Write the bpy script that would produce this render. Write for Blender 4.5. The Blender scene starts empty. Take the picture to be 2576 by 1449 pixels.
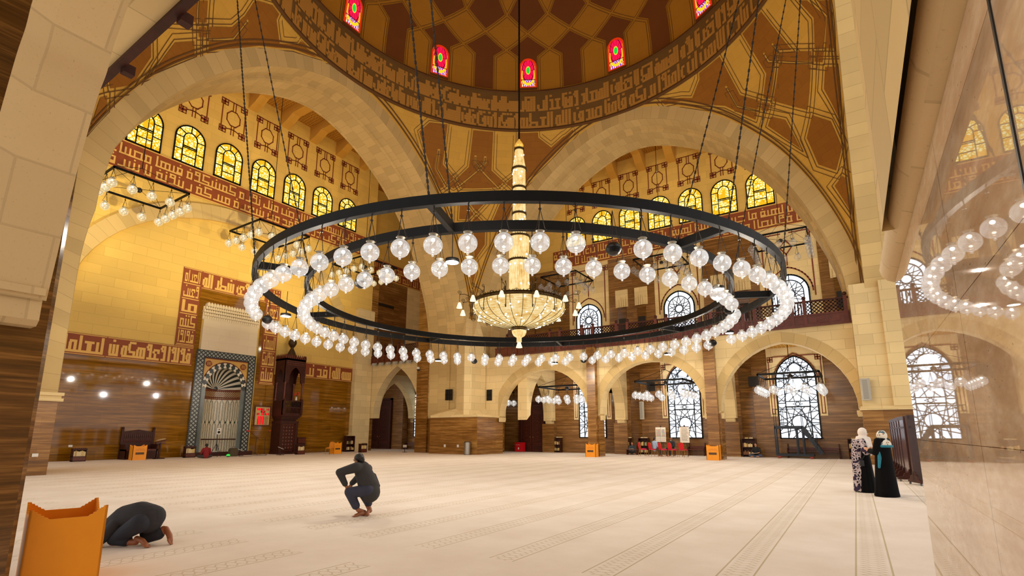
import bpy, bmesh, math, random
from math import sin, cos, pi, radians as R_, sqrt, atan2, tan, hypot, degrees, acos
from mathutils import Vector, Matrix
from mathutils.geometry import tessellate_polygon, delaunay_2d_cdt
random.seed(7)
scene = bpy.context.scene
COL = scene.collection
# ---------------------------------------------------------------- camera
FPX, PPX, PPY, PITCH, YAW, CH = 1283.0, 1306.0, 854.0, R_(10.45), R_(33.0), 1.55
W_, H_ = 2576.0, 1449.0
cam_d = bpy.data.cameras.new('camera')
cam_d.sensor_width = 36.0; cam_d.sensor_fit = 'HORIZONTAL'
cam_d.lens = FPX / W_ * 36.0
cam_d.shift_x = -(PPX - W_/2) / W_
cam_d.shift_y = (PPY - H_/2) / W_
cam_d.clip_start = 0.02; cam_d.clip_end = 300
cam = bpy.data.objects.new('camera', cam_d); COL.objects.link(cam)
cam.location = (0, 0, CH); cam.rotation_euler = (pi/2 + PITCH, 0, YAW)
scene.camera = cam
def ray(x, y):
    a = (x-PPX)/FPX; b = (PPY-y)/FPX
    F = cos(PITCH)-b*sin(PITCH); U = b*cos(PITCH)+sin(PITCH)
    return Vector((a*cos(YAW)-F*sin(YAW), a*sin(YAW)+F*cos(YAW), U))
EYE = Vector((0, 0, CH))
def QX(x, y, X): d = ray(x, y); return EYE + d*(X/d.x)
def QY(x, y, Y): d = ray(x, y); return EYE + d*(Y/d.y)
def QZ(x, y, Z=0.0): d = ray(x, y); return EYE + d*((Z-CH)/d.z)
def PROJ(P):
    P = Vector(P)-EYE
    Rr = P.x*cos(YAW)+P.y*sin(YAW); F = -P.x*sin(YAW)+P.y*cos(YAW)
    zc = F*cos(PITCH)+P.z*sin(PITCH); yc = P.z*cos(PITCH)-F*sin(PITCH)
    return PPX+FPX*Rr/zc, PPY-FPX*yc/zc, zc
# ---------------------------------------------------------------- mesh builder
class MB:
    def __init__(s): s.v = []; s.f = []; s.uv = {}; s.sm = set()
    def add(s, vs, fs, uvs=None, smooth=False):
        o = len(s.v); s.v += [tuple(p) for p in vs]
        for i, f in enumerate(fs):
            k = len(s.f); s.f.append(tuple(o+j for j in f))
            if uvs: s.uv[k] = [uvs[j] for j in f]
            if smooth: s.sm.add(k)
        return s
    def box(s, lo, hi, M=None):
        x0, y0, z0 = lo; x1, y1, z1 = hi
        vs = [Vector(p) for p in ((x0,y0,z0),(x1,y0,z0),(x1,y1,z0),(x0,y1,z0),(x0,y0,z1),(x1,y0,z1),(x1,y1,z1),(x0,y1,z1))]
        if M is not None: vs = [M @ p for p in vs]
        return s.add(vs, [(0,3,2,1),(4,5,6,7),(0,1,5,4),(1,2,6,5),(2,3,7,6),(3,0,4,7)])
    def cbox(s, c, d, M=None): return s.box([c[i]-d[i]/2 for i in range(3)], [c[i]+d[i]/2 for i in range(3)], M)
    def bar(s, p, q, w, h=None, up=(0,0,1)):
        p = Vector(p); q = Vector(q); d = q-p; L = d.length
        if L < 1e-6: return s
        d = d/L; u = Vector(up); 
        if abs(d.dot(u)) > .99: u = Vector((1,0,0))
        a = d.cross(u).normalized(); b = a.cross(d).normalized(); h = w if h is None else h
        vs = []
        for e in (p, q):
            for sa, sb in ((-1,-1),(1,-1),(1,1),(-1,1)): vs.append(e+a*(sa*w/2)+b*(sb*h/2))
        return s.add(vs, [(0,1,2,3),(7,6,5,4),(0,4,5,1),(1,5,6,2),(2,6,7,3),(3,7,4,0)])
    def cyl(s, p, q, r0, r1=None, n=10, cap=True, smooth=True):
        p = Vector(p); q = Vector(q); d = q-p; r1 = r0 if r1 is None else r1
        if d.length < 1e-7: return s
        d.normalize(); u = Vector((0,0,1)) if abs(d.z) < .95 else Vector((1,0,0))
        a = d.cross(u).normalized(); b = d.cross(a)
        vs = [p+(a*cos(2*pi*i/n)+b*sin(2*pi*i/n))*r0 for i in range(n)]+[q+(a*cos(2*pi*i/n)+b*sin(2*pi*i/n))*r1 for i in range(n)]
        s.add(vs, [(i,(i+1)%n,n+(i+1)%n,n+i) for i in range(n)], smooth=smooth)
        if cap: s.add(vs[:n], [tuple(range(n-1,-1,-1))]); s.add(vs[n:], [tuple(range(n))])
        return s
    def tube(s, pts, r, n=6, closed=False, rfun=None):
        pts = [Vector(p) for p in pts]; N = len(pts); rings = []
        prev = None
        for i in range(N):
            t = (pts[(i+1)%N]-pts[i-1]) if closed else (pts[min(i+1,N-1)]-pts[max(i-1,0)])
            if t.length < 1e-9: t = Vector((0,0,1))
            t.normalize()
            if prev is None:
                u = Vector((0,0,1)) if abs(t.z) < .9 else Vector((1,0,0)); a = t.cross(u).normalized()
            else:
                a = prev - t*prev.dot(t)
                a = a.normalized() if a.length > 1e-6 else t.orthogonal().normalized()
            prev = a; b = t.cross(a); rr = rfun(i/(N-1)) if rfun else r
            rings.append([pts[i]+(a*cos(2*pi*k/n)+b*sin(2*pi*k/n))*rr for k in range(n)])
        vs = [p for r_ in rings for p in r_]; fs = []
        for i in range(N if closed else N-1):
            j = (i+1)%N
            for k in range(n): fs.append((i*n+k, i*n+(k+1)%n, j*n+(k+1)%n, j*n+k))
        s.add(vs, fs, smooth=True)
        if not closed: s.add(rings[0], [tuple(range(n-1,-1,-1))]); s.add(rings[-1], [tuple(range(n))])
        return s
    def lathe(s, prof, c=(0,0,0), n=20, M=None, smooth=True):
        vs = []; fs = []; c = Vector(c)
        for (r, z) in prof:
            for k in range(n):
                p = Vector((r*cos(2*pi*k/n), r*sin(2*pi*k/n), z))
                vs.append((M @ p if M is not None else p)+c)
        for i in range(len(prof)-1):
            for k in range(n): fs.append((i*n+k, i*n+(k+1)%n, (i+1)*n+(k+1)%n, (i+1)*n+k))
        return s.add(vs, fs, smooth=smooth)
    def ell(s, c, r, n=14, m=9, M=None):
        c = Vector(c); rx, ry, rz = (r, r, r) if not hasattr(r, '__len__') else r
        vs = []; fs = []
        for i in range(m+1):
            t = pi*i/m
            for k in range(n):
                p = Vector((rx*sin(t)*cos(2*pi*k/n), ry*sin(t)*sin(2*pi*k/n), rz*cos(t)))
                vs.append(c+(M @ p if M is not None else p))
        for i in range(m):
            for k in range(n):
                if i == 0: fs.append((k, n+k, n+(k+1)%n))
                elif i == m-1: fs.append((i*n+k, (i+1)*n+k, i*n+(k+1)%n))
                else: fs.append((i*n+k, (i+1)*n+k, (i+1)*n+(k+1)%n, i*n+(k+1)%n))
        return s.add(vs, fs, smooth=True)
    def prism(s, poly, fn, t0, t1, holes=(), sides=True):
        """poly/holes in 2D (u,v); fn(u,v,t)->3D; both faces and the rims"""
        loops = [list(poly)]+[list(h) for h in holes]
        tri = tessellate_polygon([[Vector((p[0],p[1],0)) for p in l] for l in loops])
        flat = [p for l in loops for p in l]; n = len(flat)
        vs = [fn(p[0],p[1],t0) for p in flat]+[fn(p[0],p[1],t1) for p in flat]
        s.add(vs, [tuple(t) for t in tri]+[tuple(n+i for i in reversed(t)) for t in tri])
        if sides:
            for l in loops:
                m = len(l)
                vs = [fn(p[0],p[1],t0) for p in l]+[fn(p[0],p[1],t1) for p in l]
                s.add(vs, [(i,(i+1)%m,m+(i+1)%m,m+i) for i in range(m)])
        return s
    def face(s, poly, fn, holes=()):
        loops = [list(poly)]+[list(h) for h in holes]
        tri = tessellate_polygon([[Vector((p[0],p[1],0)) for p in l] for l in loops])
        flat = [p for l in loops for p in l]
        return s.add([fn(*p) for p in flat], [tuple(t) for t in tri])
    def grid(s, rows, uvs=None, smooth=True, closed=False):
        n = len(rows[0]); m = len(rows); vs = [p for r in rows for p in r]
        fs = [(i*n+k, i*n+(k+1)%n, (i+1)*n+(k+1)%n, (i+1)*n+k) for i in range(m-1) for k in range(n if closed else n-1)]
        u = [p for r in uvs for p in r] if uvs else None
        return s.add(vs, fs, u, smooth)
    def build(s, name, mat, parent=None, fixn=False, loc=None):
        me = bpy.data.meshes.new(name)
        me.from_pydata([tuple(p) for p in s.v], [], s.f)
        ul = me.uv_layers.new(name='UVMap')
        for p in me.polygons:
            k = p.index
            if k in s.sm: p.use_smooth = True
            e = s.uv.get(k)
            nx, ny, nz = abs(p.normal.x), abs(p.normal.y), abs(p.normal.z)
            for j, li in enumerate(p.loop_indices):
                if e: ul.data[li].uv = e[j]
                else:
                    co = me.vertices[me.loops[li].vertex_index].co
                    if nz > .71: ul.data[li].uv = (co.x, co.y)
                    elif nx > ny: ul.data[li].uv = (co.y, co.z)
                    else: ul.data[li].uv = (co.x, co.z)
        if fixn:
            bm = bmesh.new(); bm.from_mesh(me); bmesh.ops.recalc_face_normals(bm, faces=bm.faces); bm.to_mesh(me); bm.free()
        me.materials.append(mat) if not isinstance(mat, (list, tuple)) else [me.materials.append(m) for m in mat]
        o = bpy.data.objects.new(name, me); COL.objects.link(o)
        if parent is not None: o.parent = parent
        if loc is not None: o.location = loc
        return o
def empty(name, loc=(0,0,0), rz=0.0, label=None, cat=None, group=None, kind=None, parent=None):
    o = bpy.data.objects.new(name, None); COL.objects.link(o); o.empty_display_size = .1
    o.location = loc; o.rotation_euler = (0, 0, rz)
    if parent is not None: o.parent = parent
    return tag(o, label, cat, group, kind)
def tag(o, label=None, cat=None, group=None, kind=None):
    for k, v in (('label',label),('category',cat),('group',group),('kind',kind)):
        if v: o[k] = v
    return o
def struct(name, mb, mat, label=None, cat=None, **kw): return tag(mb.build(name, mat, **kw), label, cat, None, 'structure')
def copy_tree(o, parent=None):
    c = o.copy(); COL.objects.link(c)
    if parent is not None: c.parent = parent
    for ch in list(o.children): copy_tree(ch, c)
    return c
# ---------------------------------------------------------------- materials
def lin(c):
    f = lambda u: u/12.92 if u <= .04045 else ((u+.055)/1.055)**2.4
    return tuple(f(x/255) for x in c)+(1.0,)
class NT:
    def __init__(s, name):
        s.m = bpy.data.materials.new(name); s.m.use_nodes = True; s.t = s.m.node_tree; s.t.nodes.clear()
        s.out = s.n('ShaderNodeOutputMaterial')
    def n(s, t, **kw):
        o = s.t.nodes.new(t)
        for k, v in kw.items():
            if k.startswith('i_'):
                o.inputs[k[2:].replace('_', ' ')].default_value = v
            else: setattr(o, k, v)
        return o
    def l(s, a, b): s.t.links.new(a, b)
    def math(s, op, a, b=None, c=None):
        o = s.n('ShaderNodeMath', operation=op)
        for i, x in enumerate((a, b, c)):
            if x is None: continue
            if isinstance(x, (int, float)): o.inputs[i].default_value = x
            else: s.l(x, o.inputs[i])
        return o.outputs[0]
    def mix(s, f, a, b):
        o = s.n('ShaderNodeMix', data_type='RGBA')
        for i, x in ((0, f), (6, a), (7, b)):
            if isinstance(x, (int, float, tuple)): o.inputs[i].default_value = x
            else: s.l(x, o.inputs[i])
        return o.outputs[2]
    def ramp(s, f, stops):
        o = s.n('ShaderNodeValToRGB'); e = o.color_ramp.elements
        while len(e) < len(stops): e.new(.5)
        for i, (p, c) in enumerate(stops): e[i].position = p; e[i].color = c
        s.l(f, o.inputs[0]); return o.outputs[0]
    def bsdf(s, col=None, rough=.5, metal=0.0, spec=.5, **kw):
        b = s.n('ShaderNodeBsdfPrincipled')
        if col is not None:
            if isinstance(col, tuple): b.inputs['Base Color'].default_value = col
            else: s.l(col, b.inputs['Base Color'])
        if isinstance(rough, (int, float)): b.inputs['Roughness'].default_value = rough
        else: s.l(rough, b.inputs['Roughness'])
        b.inputs['Metallic'].default_value = metal; b.inputs['Specular IOR Level'].default_value = spec
        for k, v in kw.items():
            k = k.replace('_', ' ')
            if isinstance(v, (int, float, tuple)): b.inputs[k].default_value = v
            else: s.l(v, b.inputs[k])
        s.l(b.outputs[0], s.out.inputs[0]); return b
    def coord(s, which='UV'):
        return s.n('ShaderNodeTexCoord').outputs[which]
    def mapn(s, v, scale=(1,1,1), rot=(0,0,0), loc=(0,0,0)):
        m = s.n('ShaderNodeMapping'); m.inputs['Scale'].default_value = scale; m.inputs['Rotation'].default_value = rot; m.inputs['Location'].default_value = loc
        s.l(v, m.inputs['Vector']); return m.outputs[0]
    def noise(s, v, scale=5, detail=4, rough=.55):
        o = s.n('ShaderNodeTexNoise'); o.inputs['Scale'].default_value = scale; o.inputs['Detail'].default_value = detail; o.inputs['Roughness'].default_value = rough
        s.l(v, o.inputs['Vector']); return o.outputs['Fac']
    def bump(s, h, strength=.3, dist=.02):
        b = s.n('ShaderNodeBump'); b.inputs['Strength'].default_value = strength; b.inputs['Distance'].default_value = dist
        s.l(h, b.inputs['Height']); return b.outputs[0]
def plain(name, rgb, rough=.6, metal=0.0, spec=.5, var=0.0, vscale=8, **kw):
    t = NT(name); c = lin(rgb)
    if var:
        f = t.noise(t.coord('Object'), vscale, 5)
        d = tuple(max(0, x*(1-var)) for x in c[:3])+(1,); u = tuple(min(1, x*(1+var)) for x in c[:3])+(1,)
        c = t.ramp(f, [(.3, d), (.7, u)])
    t.bsdf(c, rough, metal, spec, **kw); return t.m
def emit(name, rgb, strength):
    t = NT(name); e = t.n('ShaderNodeEmission'); e.inputs[0].default_value = lin(rgb); e.inputs[1].default_value = strength
    t.l(e.outputs[0], t.out.inputs[0]); return t.m
def ashlar(name, rgb, bw=1.1, bh=.5, vary=.10, joint=.82, rough=.75, speck=0.0, jw=.012):
    t = NT(name); uv = t.coord('UV'); c = lin(rgb)
    b = t.n('ShaderNodeTexBrick', offset=.5); t.l(uv, b.inputs['Vector'])
    b.inputs['Scale'].default_value = 1; b.inputs['Brick Width'].default_value = bw; b.inputs['Row Height'].default_value = bh
    b.inputs['Mortar Size'].default_value = jw; b.inputs['Mortar Smooth'].default_value = .3; b.inputs['Bias'].default_value = 0
    b.inputs['Color1'].default_value = tuple(x*(1-vary) for x in c[:3])+(1,); b.inputs['Color2'].default_value = tuple(min(1,x*(1+vary)) for x in c[:3])+(1,)
    b.inputs['Mortar'].default_value = tuple(x*joint for x in c[:3])+(1,)
    f = t.noise(uv, .9, 6, .6); col = t.mix(t.math('MULTIPLY', f, .35), b.outputs['Color'], tuple(x*k for x, k in zip(c[:3], (.80,.70,.5)))+(1,))
    if speck:
        n2 = t.noise(uv, 38, 3, .7); k = t.ramp(n2, [(.62, (0,0,0,1)), (.72, (1,1,1,1))])
        col = t.mix(t.math('MULTIPLY', k, speck), col, tuple(x*.45 for x in c[:3])+(1,))
    h = t.math('ADD', t.math('MULTIPLY', b.outputs['Fac'], -1.0), t.math('MULTIPLY', t.noise(uv, 30, 4), .25))
    t.bsdf(col, rough, 0, .3, Normal=t.bump(h, .35, .02)); return t.m
def travertine(name, dark, mid, light, rough=.22, pw=2.2, ph=.55, vs=1.0, spec=.5, planks=True):
    """horizontally veined stone laid in thin courses"""
    t = NT(name); uv = t.coord('UV')
    v1 = t.mapn(uv, (.35*vs, 7*vs, 1)); v2 = t.mapn(uv, (1.1*vs, 26*vs, 1), loc=(3.1, 1.7, 0))
    a = t.noise(v1, 1.0, 6, .62); b_ = t.noise(v2, 1.0, 5, .6)
    f = t.math('ADD', t.math('MULTIPLY', a, .65), t.math('MULTIPLY', b_, .35))
    if planks:
        b = t.n('ShaderNodeTexBrick', offset=.42); t.l(uv, b.inputs['Vector']); b.inputs['Scale'].default_value = 1
        b.inputs['Brick Width'].default_value = pw; b.inputs['Row Height'].default_value = ph; b.inputs['Mortar Size'].default_value = .004
        b.inputs['Color1'].default_value = (.38,.38,.38,1); b.inputs['Color2'].default_value = (.62,.62,.62,1); b.inputs['Mortar'].default_value = (.2,.2,.2,1)
        bw = t.n('ShaderNodeRGBToBW'); t.l(b.outputs['Color'], bw.inputs[0])
        f = t.math('ADD', f, t.math('MULTIPLY', t.math('SUBTRACT', bw.outputs[0], .5), .30))
    col = t.ramp(f, [(.30, lin(dark)), (.5, lin(mid)), (.70, lin(light))])
    t.bsdf(col, rough, 0, spec); return t.m
# ---------------------------------------------------------------- palette
M_STONE = ashlar('cream_stone', (228,204,152), 1.25, .56, .09, .70)
M_STONE_S = ashlar('sanded_stone', (212,186,142), .92, .62, .06, .80, speck=.6)
M_VOUSS = ashlar('voussoir_stone', (208,180,124), .62, .95, .13, .70)
M_QIBLA = ashlar('pale_limestone', (226,190,104), 1.5, .62, .08, .78)
M_TRAV = travertine('brown_travertine', (80,50,14), (134,90,36), (188,142,78), .24)
M_TRAVD = travertine('dark_travertine', (52,34,14), (98,64,26), (160,112,58), .12, spec=.55, planks=False, vs=1.6)
M_TRAVQ = travertine('golden_travertine', (78,48,6), (128,84,16), (172,120,36), .05, spec=.6)
M_TRAVR = travertine('rear_travertine', (78,50,20), (124,84,38), (176,132,78), .26)
M_PEND = ashlar('pendentive_stone', (206,160,68), .9, .45, .05, .9)
M_STRAP = ashlar('strapwork_stone', (222,180,88), 1.2, 1.2, .03, .92)
M_BROWN = ashlar('brown_panel_stone', (146,92,22), .75, .4, .05, .86)
M_DOMEB = plain('dome_brown_plaster', (116,64,8), .8, var=.06, vscale=.6)
M_DOMEC = ashlar('dome_cream_plaster', (182,128,36), .9, .9, .03, .90)
M_LINE = plain('incised_line', (96,60,14), .8)
M_BAND = plain('drum_band_stone', (116,84,36), .8, var=.08, vscale=.5)
M_LETT = plain('drum_letter_stone', (188,136,58), .75)
M_RED = plain('red_inlay', (136,62,20), .6, var=.06, vscale=2)
M_REDL = plain('red_line_inlay', (118,40,14), .6)
M_TAN = plain('tan_letter_stone', (224,176,92), .65)
M_CEIL = ashlar('ceiling_plaster', (196,146,60), 2, 2, .03, .95)
M_WOOD = plain('dark_carved_wood', (60,24,12), .5, spec=.3, var=.25, vscale=5)
M_WOODR = plain('red_brown_wood', (92,36,18), .36, var=.25, vscale=6)
M_BLACK = plain('black_iron', (9,8,8), .55, .0, spec=.18, var=.2, vscale=3)
M_DARK = plain('dark_vent_metal', (30,26,20), .5, .3)
M_WHITE = plain('white_plastic', (220,216,206), .4)

CX, CY, A_ = -12.527, 19.289, 13.7
def catmull(P, k=6):
    out = []
    for i in range(len(P)-1):
        p0 = P[max(i-1,0)]; p1 = P[i]; p2 = P[i+1]; p3 = P[min(i+2,len(P)-1)]
        for j in range(k):
            t = j/k
            out.append(tuple(.5*((2*b)+(-a+c)*t+(2*a-5*b+4*c-d)*t*t+(-a+3*b-3*c+d)*t**3) for a,b,c,d in zip(p0,p1,p2,p3)))
    out.append(P[-1]); return out
I_C = catmull([(12.95,2.9),(12.95,7.6),(12.88,9.6),(12.62,11.3),(12.2,12.7),(11.5,14.5),(10.65,16.3),(9.55,18.1),(8.25,19.75),(6.75,21.25),(5.0,22.55),(3.1,23.55),(1.4,24.12),(0,24.3)], 4)
E_C = catmull([(13.7,2.9),(13.7,8.2),(13.66,9.8),(13.45,11.6),(13.05,13.1),(12.35,15.0),(11.45,16.9),(10.3,18.8),(8.9,20.5),(7.3,22.1),(5.4,23.45),(3.35,24.5),(1.5,25.05),(0,25.25)], 4)
def interp(P, z):     # half-width at height z
    for (w0,z0),(w1,z1) in zip(P, P[1:]):
        if z0 <= z <= z1 and z1 > z0: return w0+(w1-w0)*(z-z0)/(z1-z0)
    return P[0][0] if z < P[0][1] else 0.0
def SIDE(k):
    return {'west': lambda w,t,z: Vector((CX-A_-t, CY+w, z)), 'north': lambda w,t,z: Vector((CX+w, CY+A_+t, z)),
            'east': lambda w,t,z: Vector((CX+A_+t, CY-w, z)), 'south': lambda w,t,z: Vector((CX-w, CY-A_-t, z))}[k]
def RZ(z):
    if z >= 28.4: return sqrt(max(0.0, 13.75**2-(z-28.4)**2))
    if z >= 25.1: return 13.75
    w = interp(E_C, z); return sqrt(A_*A_+w*w)
def SP(th, z, off=0.0):
    r = RZ(z)-off
    return Vector((CX+r*sin(th), CY+r*cos(th), z))
def surf_px(x, y, z0=8.0, z1=41.0):
    d = ray(x, y); last = None; N = 900
    for i in range(N+1):
        z = z0+(z1-z0)*i/N; t = (z-CH)/d.z
        X = d.x*t-CX; Y = d.y*t-CY; g = hypot(X, Y)-RZ(z)
        if last is not None and last[0] <= 0 < g: best = (atan2(X, Y), z)
        last = (g,)
    return best
# ---------------------------------------------------------------- floor : carpet with woven prayer rows
t = NT('prayer_carpet'); co = t.coord('Object'); sep = t.n('ShaderNodeSeparateXYZ'); t.l(co, sep.inputs[0])
X, Y = sep.outputs[0], sep.outputs[1]
base = t.ramp(t.noise(co, .8, 6, .6), [(.3, lin((226,213,200))), (.7, lin((240,230,220)))])
base = t.mix(t.math('MULTIPLY', t.noise(t.mapn(co, (18,3,1)), 4, 3), .10), base, lin((196,168,130)))
u = t.math('SUBTRACT', t.math('FRACT', t.math('ADD', t.math('DIVIDE', t.math('SUBTRACT', X, .02), 1.30), .5)), .5)
u = t.math('MULTIPLY', u, 1.30)            # metres from the nearest row centre
au = t.math('ABSOLUTE', u)
def win(v, lo, hi): return t.math('MULTIPLY', t.math('GREATER_THAN', v, lo), t.math('LESS_THAN', v, hi))
edge = win(au, .165, .185)
gapn = t.math('ADD', t.math('GREATER_THAN', Y, 5.55), t.math('LESS_THAN', Y, 4.45))
# star lattice inside the strip: crossing diagonals on two phases
def tri(v, per): return t.math('ABSOLUTE', t.math('SUBTRACT', t.math('MULTIPLY', t.math('FRACT', t.math('DIVIDE', v, per)), 2.0), 1.0))
un = t.math('DIVIDE', u, .15)
l1 = t.math('ABSOLUTE', t.math('SUBTRACT', t.math('MULTIPLY', tri(Y, .24), 2.0), t.math('ADD', un, 1.0)))
l2 = t.math('ABSOLUTE', t.math('SUBTRACT', t.math('MULTIPLY', tri(t.math('ADD', Y, .12), .24), 2.0), t.math('ADD', un, 1.0)))
l3 = t.math('ABSOLUTE', t.math('SUBTRACT', t.math('ABSOLUTE', un), t.math('ADD', .25, t.math('MULTIPLY', tri(Y, .12), .5))))
ln = t.math('MINIMUM', t.math('MINIMUM', l1, l2), l3)
pat = t.math('MULTIPLY', t.math('LESS_THAN', ln, .075), t.math('LESS_THAN', au, .135))
m = t.math('MULTIPLY', t.math('ADD', t.math('MULTIPLY', edge, .62), t.math('MULTIPLY', pat, .42)), gapn)
col = t.mix(m, base, lin((168,150,96)))
hn = t.noise(co, 160, 2)
t.bsdf(col, .95, 0, .1, Normal=t.bump(hn, .25, .006)); M_CARPET = t.m
fl = MB(); fl.add([(-46,-9,0),(9,-9,0),(9,40,0),(-46,40,0)], [(0,1,2,3)])
struct('floor', fl, M_CARPET)

# ---------------------------------------------------------------- the four great arches
def cumlen(P):
    L = [0.0]
    for a, b in zip(P, P[1:]): L.append(L[-1]+hypot(a[0]-b[0], a[1]-b[1]))
    return L
IF0 = [(-w, z) for w, z in I_C]+[(w, z) for w, z in reversed(I_C[:-1])]
Efull = [(-w, z) for w, z in E_C]+[(w, z) for w, z in reversed(E_C[:-1])]
DEP = 3.9
for k in ('west', 'north', 'east', 'south'):
    f = SIDE(k); L = cumlen(IF0); mb = MB()
    Ifull = IF0 if k != 'west' else [((p[0]+.66*max(0,min(1,(14.0-p[1])/3.0))) if p[0] < 0 else p[0], p[1]) for p in IF0]
    mb.grid([[f(p[0],0,p[1]) for p in Ifull], [f(p[0],0,p[1]) for p in Efull]], [[(l, 0) for l in L], [(l, .93) for l in L]], smooth=False)
    rows = []; uv = []
    for tt, dd in ((0,0),(.08,.0),(1.5,0),(1.5,.14),(DEP,.14)):
        rows.append([f(p[0]+(dd if p[0] < 0 else -dd)*min(1, abs(p[0])/3), tt, p[1]-dd*(1-min(1,abs(p[0])/13))) for p in Ifull]); uv.append([(l, .95+tt+dd) for l in L])
    mb.grid(rows, uv, smooth=False)
    # spandrel at the back of the arch, up to the vault
    struct('wall_%s' % k, mb, M_VOUSS, 'great stone arch with wedge shaped blocks on the %s side of the hall' % k, 'arch')
    # thin archivolt moulding that follows the arch on the pendentive
    tr = MB()
    for (d0, d1, off) in ((.10,.20,.07),(.34,.42,.06)):
        ra, rb = [], []
        for i in range(len(Efull)):
            a = Efull[max(i-1,0)]; b = Efull[min(i+1,len(Efull)-1)]; n = Vector((-(b[1]-a[1]), b[0]-a[0]))
            if n.length < 1e-6: continue
            n.normalize(); p = Efull[i]
            if p[1] < 9.4: continue
            for d, r_ in ((d0, ra), (d1, rb)):
                w = p[0]+n.x*d; z = min(p[1]+n.y*d, 25.6)
                r = RZ(min(z,25.09))-off if z < 25.09 else 13.75-off
                q = f(w, 0, z); c2 = Vector((q.x-CX, q.y-CY)); c2 = c2.normalized()*r; r_.append(Vector((CX+c2.x, CY+c2.y, z)))
        tr.grid([ra, rb], smooth=False)
    tag(tr.build('trim_arch_%s' % k, M_LINE), None, None, None, 'structure')
# pendentives + dome, surfaces turned about the hall's axis
ped = MB()
for q in range(4):
    rows = []; uv = []
    zs = [9.9+(25.1-9.9)*i/44 for i in range(45)]
    for z in zs:
        w = interp(E_C, z); ha = max(0.0, pi/4-atan2(w, A_)); m0 = -pi/4+q*pi/2
        rows.append([SP(m0+ha*s/12, z) for s in range(-12, 13)]); uv.append([((ha*s/12)*16, z) for s in range(-12, 13)])
    ped.grid(rows, uv)
struct('ceiling_pendentives', ped, M_PEND)
def revolve(name, zs, mat, off=0.0, n=96):
    mb = MB(); rows = []; uv = []; l = 0
    for i, z in enumerate(zs):
        if i: l += hypot(RZ(z)-RZ(zs[i-1]), z-zs[i-1])
        rows.append([SP(2*pi*s/n, z, off) for s in range(n+1)]); uv.append([(2*pi*s/n*13, l) for s in range(n+1)])
    mb.grid(rows, uv); return struct(name, mb, mat)
revolve('ceiling_dome', [28.4+13.74*sin(pi/2*i/30) for i in range(31)], M_DOMEC)
revolve('wall_drum', [25.1, 25.3, 26, 27, 28, 28.4], M_BAND, .12)
rim = MB()
for z0, z1, o0 in ((25.02,25.16,.22),(28.34,28.5,.22)):
    for i in range(1): rim.grid([[SP(2*pi*s/96, z0, o0-.14) for s in range(97)],[SP(2*pi*s/96, z0, o0) for s in range(97)],[SP(2*pi*s/96, z1, o0) for s in range(97)],[SP(2*pi*s/96, z1, o0-.2) for s in range(97)]])
struct('trim_drum', rim, M_LINE)
# ------- patches (panels inlaid in curved surfaces) given in (angle, height)
def subdiv(poly, step):
    out = []
    for i in range(len(poly)):
        a = poly[i]; b = poly[(i+1)%len(poly)]; d = hypot((a[0]-b[0])*14, a[1]-b[1]); n = max(1, int(d/step))
        out += [(a[0]+(b[0]-a[0])*j/n, a[1]+(b[1]-a[1])*j/n) for j in range(n)]
    return out
def patch(mb, poly, off, step=.7):
    P = subdiv(poly, step); K = 14.0
    area = sum(a[0]*b[1]-b[0]*a[1] for a, b in zip(P, P[1:]+P[:1]))
    if area < 0: P.reverse()
    n = len(P); pts = [Vector((p[0]*K, p[1])) for p in P]
    us = [p.x for p in pts]; vs_ = [p.y for p in pts]
    def inside(q):
        c = False
        for i in range(n):
            a, b = pts[i], pts[i-1]
            if (a.y > q.y) != (b.y > q.y) and q.x < (b.x-a.x)*(q.y-a.y)/(b.y-a.y)+a.x: c = not c
        return c
    g = step*1.2; y = min(vs_)+g
    ext = []
    while y < max(vs_):
        x = min(us)+g
        while x < max(us):
            q = Vector((x, y))
            if inside(q) and min((q-p).length for p in pts) > g*.5: ext.append(q)
            x += g
        y += g
    V, Ed, F, *_ = delaunay_2d_cdt(pts+ext, [(i,(i+1)%n) for i in range(n)], [], 1, 1e-4)
    mb.add([SP(v.x/K, v.y, off) for v in V], [tuple(reversed(f)) for f in F], [(v.x, v.y) for v in V], smooth=True)
def ribbon(mb, pts, w, off, closed=False, step=.5):
    """flat line of width w along (angle,height) points"""
    K = 14.0
    if closed: pts = list(pts)+[pts[0]]
    P = []
    for a, b in zip(pts, pts[1:]):
        d = hypot((a[0]-b[0])*K, a[1]-b[1]); n = max(1, int(d/step))
        seg = [(a[0]+(b[0]-a[0])*j/n, a[1]+(b[1]-a[1])*j/n) for j in range(n+1)]
        t_ = Vector(((b[0]-a[0])*K, b[1]-a[1]))
        if t_.length < 1e-6: continue
        t_.normalize(); nx, ny = -t_.y*w/2/K, t_.x*w/2
        mb.grid([[SP(p[0]+nx, p[1]+ny, off) for p in seg], [SP(p[0]-nx, p[1]-ny, off) for p in seg]], smooth=False)
def inset(poly, d, K=14.0):
    P = [Vector((p[0]*K, p[1])) for p in poly]; n = len(P)
    area = sum(P[i-1].x*P[i].y-P[i].x*P[i-1].y for i in range(n))
    if area < 0: d = -d
    out = []
    for i in range(n):
        a, b, c = P[i-1], P[i], P[(i+1)%n]
        e1 = (b-a).normalized(); e2 = (c-b).normalized(); n1 = Vector((-e1.y, e1.x)); n2 = Vector((-e2.y, e2.x))
        m_ = n1+n2
        if m_.length < .2: m_ = n1; k = 1
        else: m_.normalize(); k = min(2.2, 1/max(.3, m_.dot(n1)))
        q = b+m_*d*k; out.append((q.x/K, q.y))
    return out
def c3(*pts): return [(1716+x/2.994, y/2.994) for x, y in pts]
def c1(*pts): return [(x/2.994, y/2.994) for x, y in pts]
def c10(*pts): return [(1020+x/2.338, 300+y/2.338) for x, y in pts]
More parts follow.
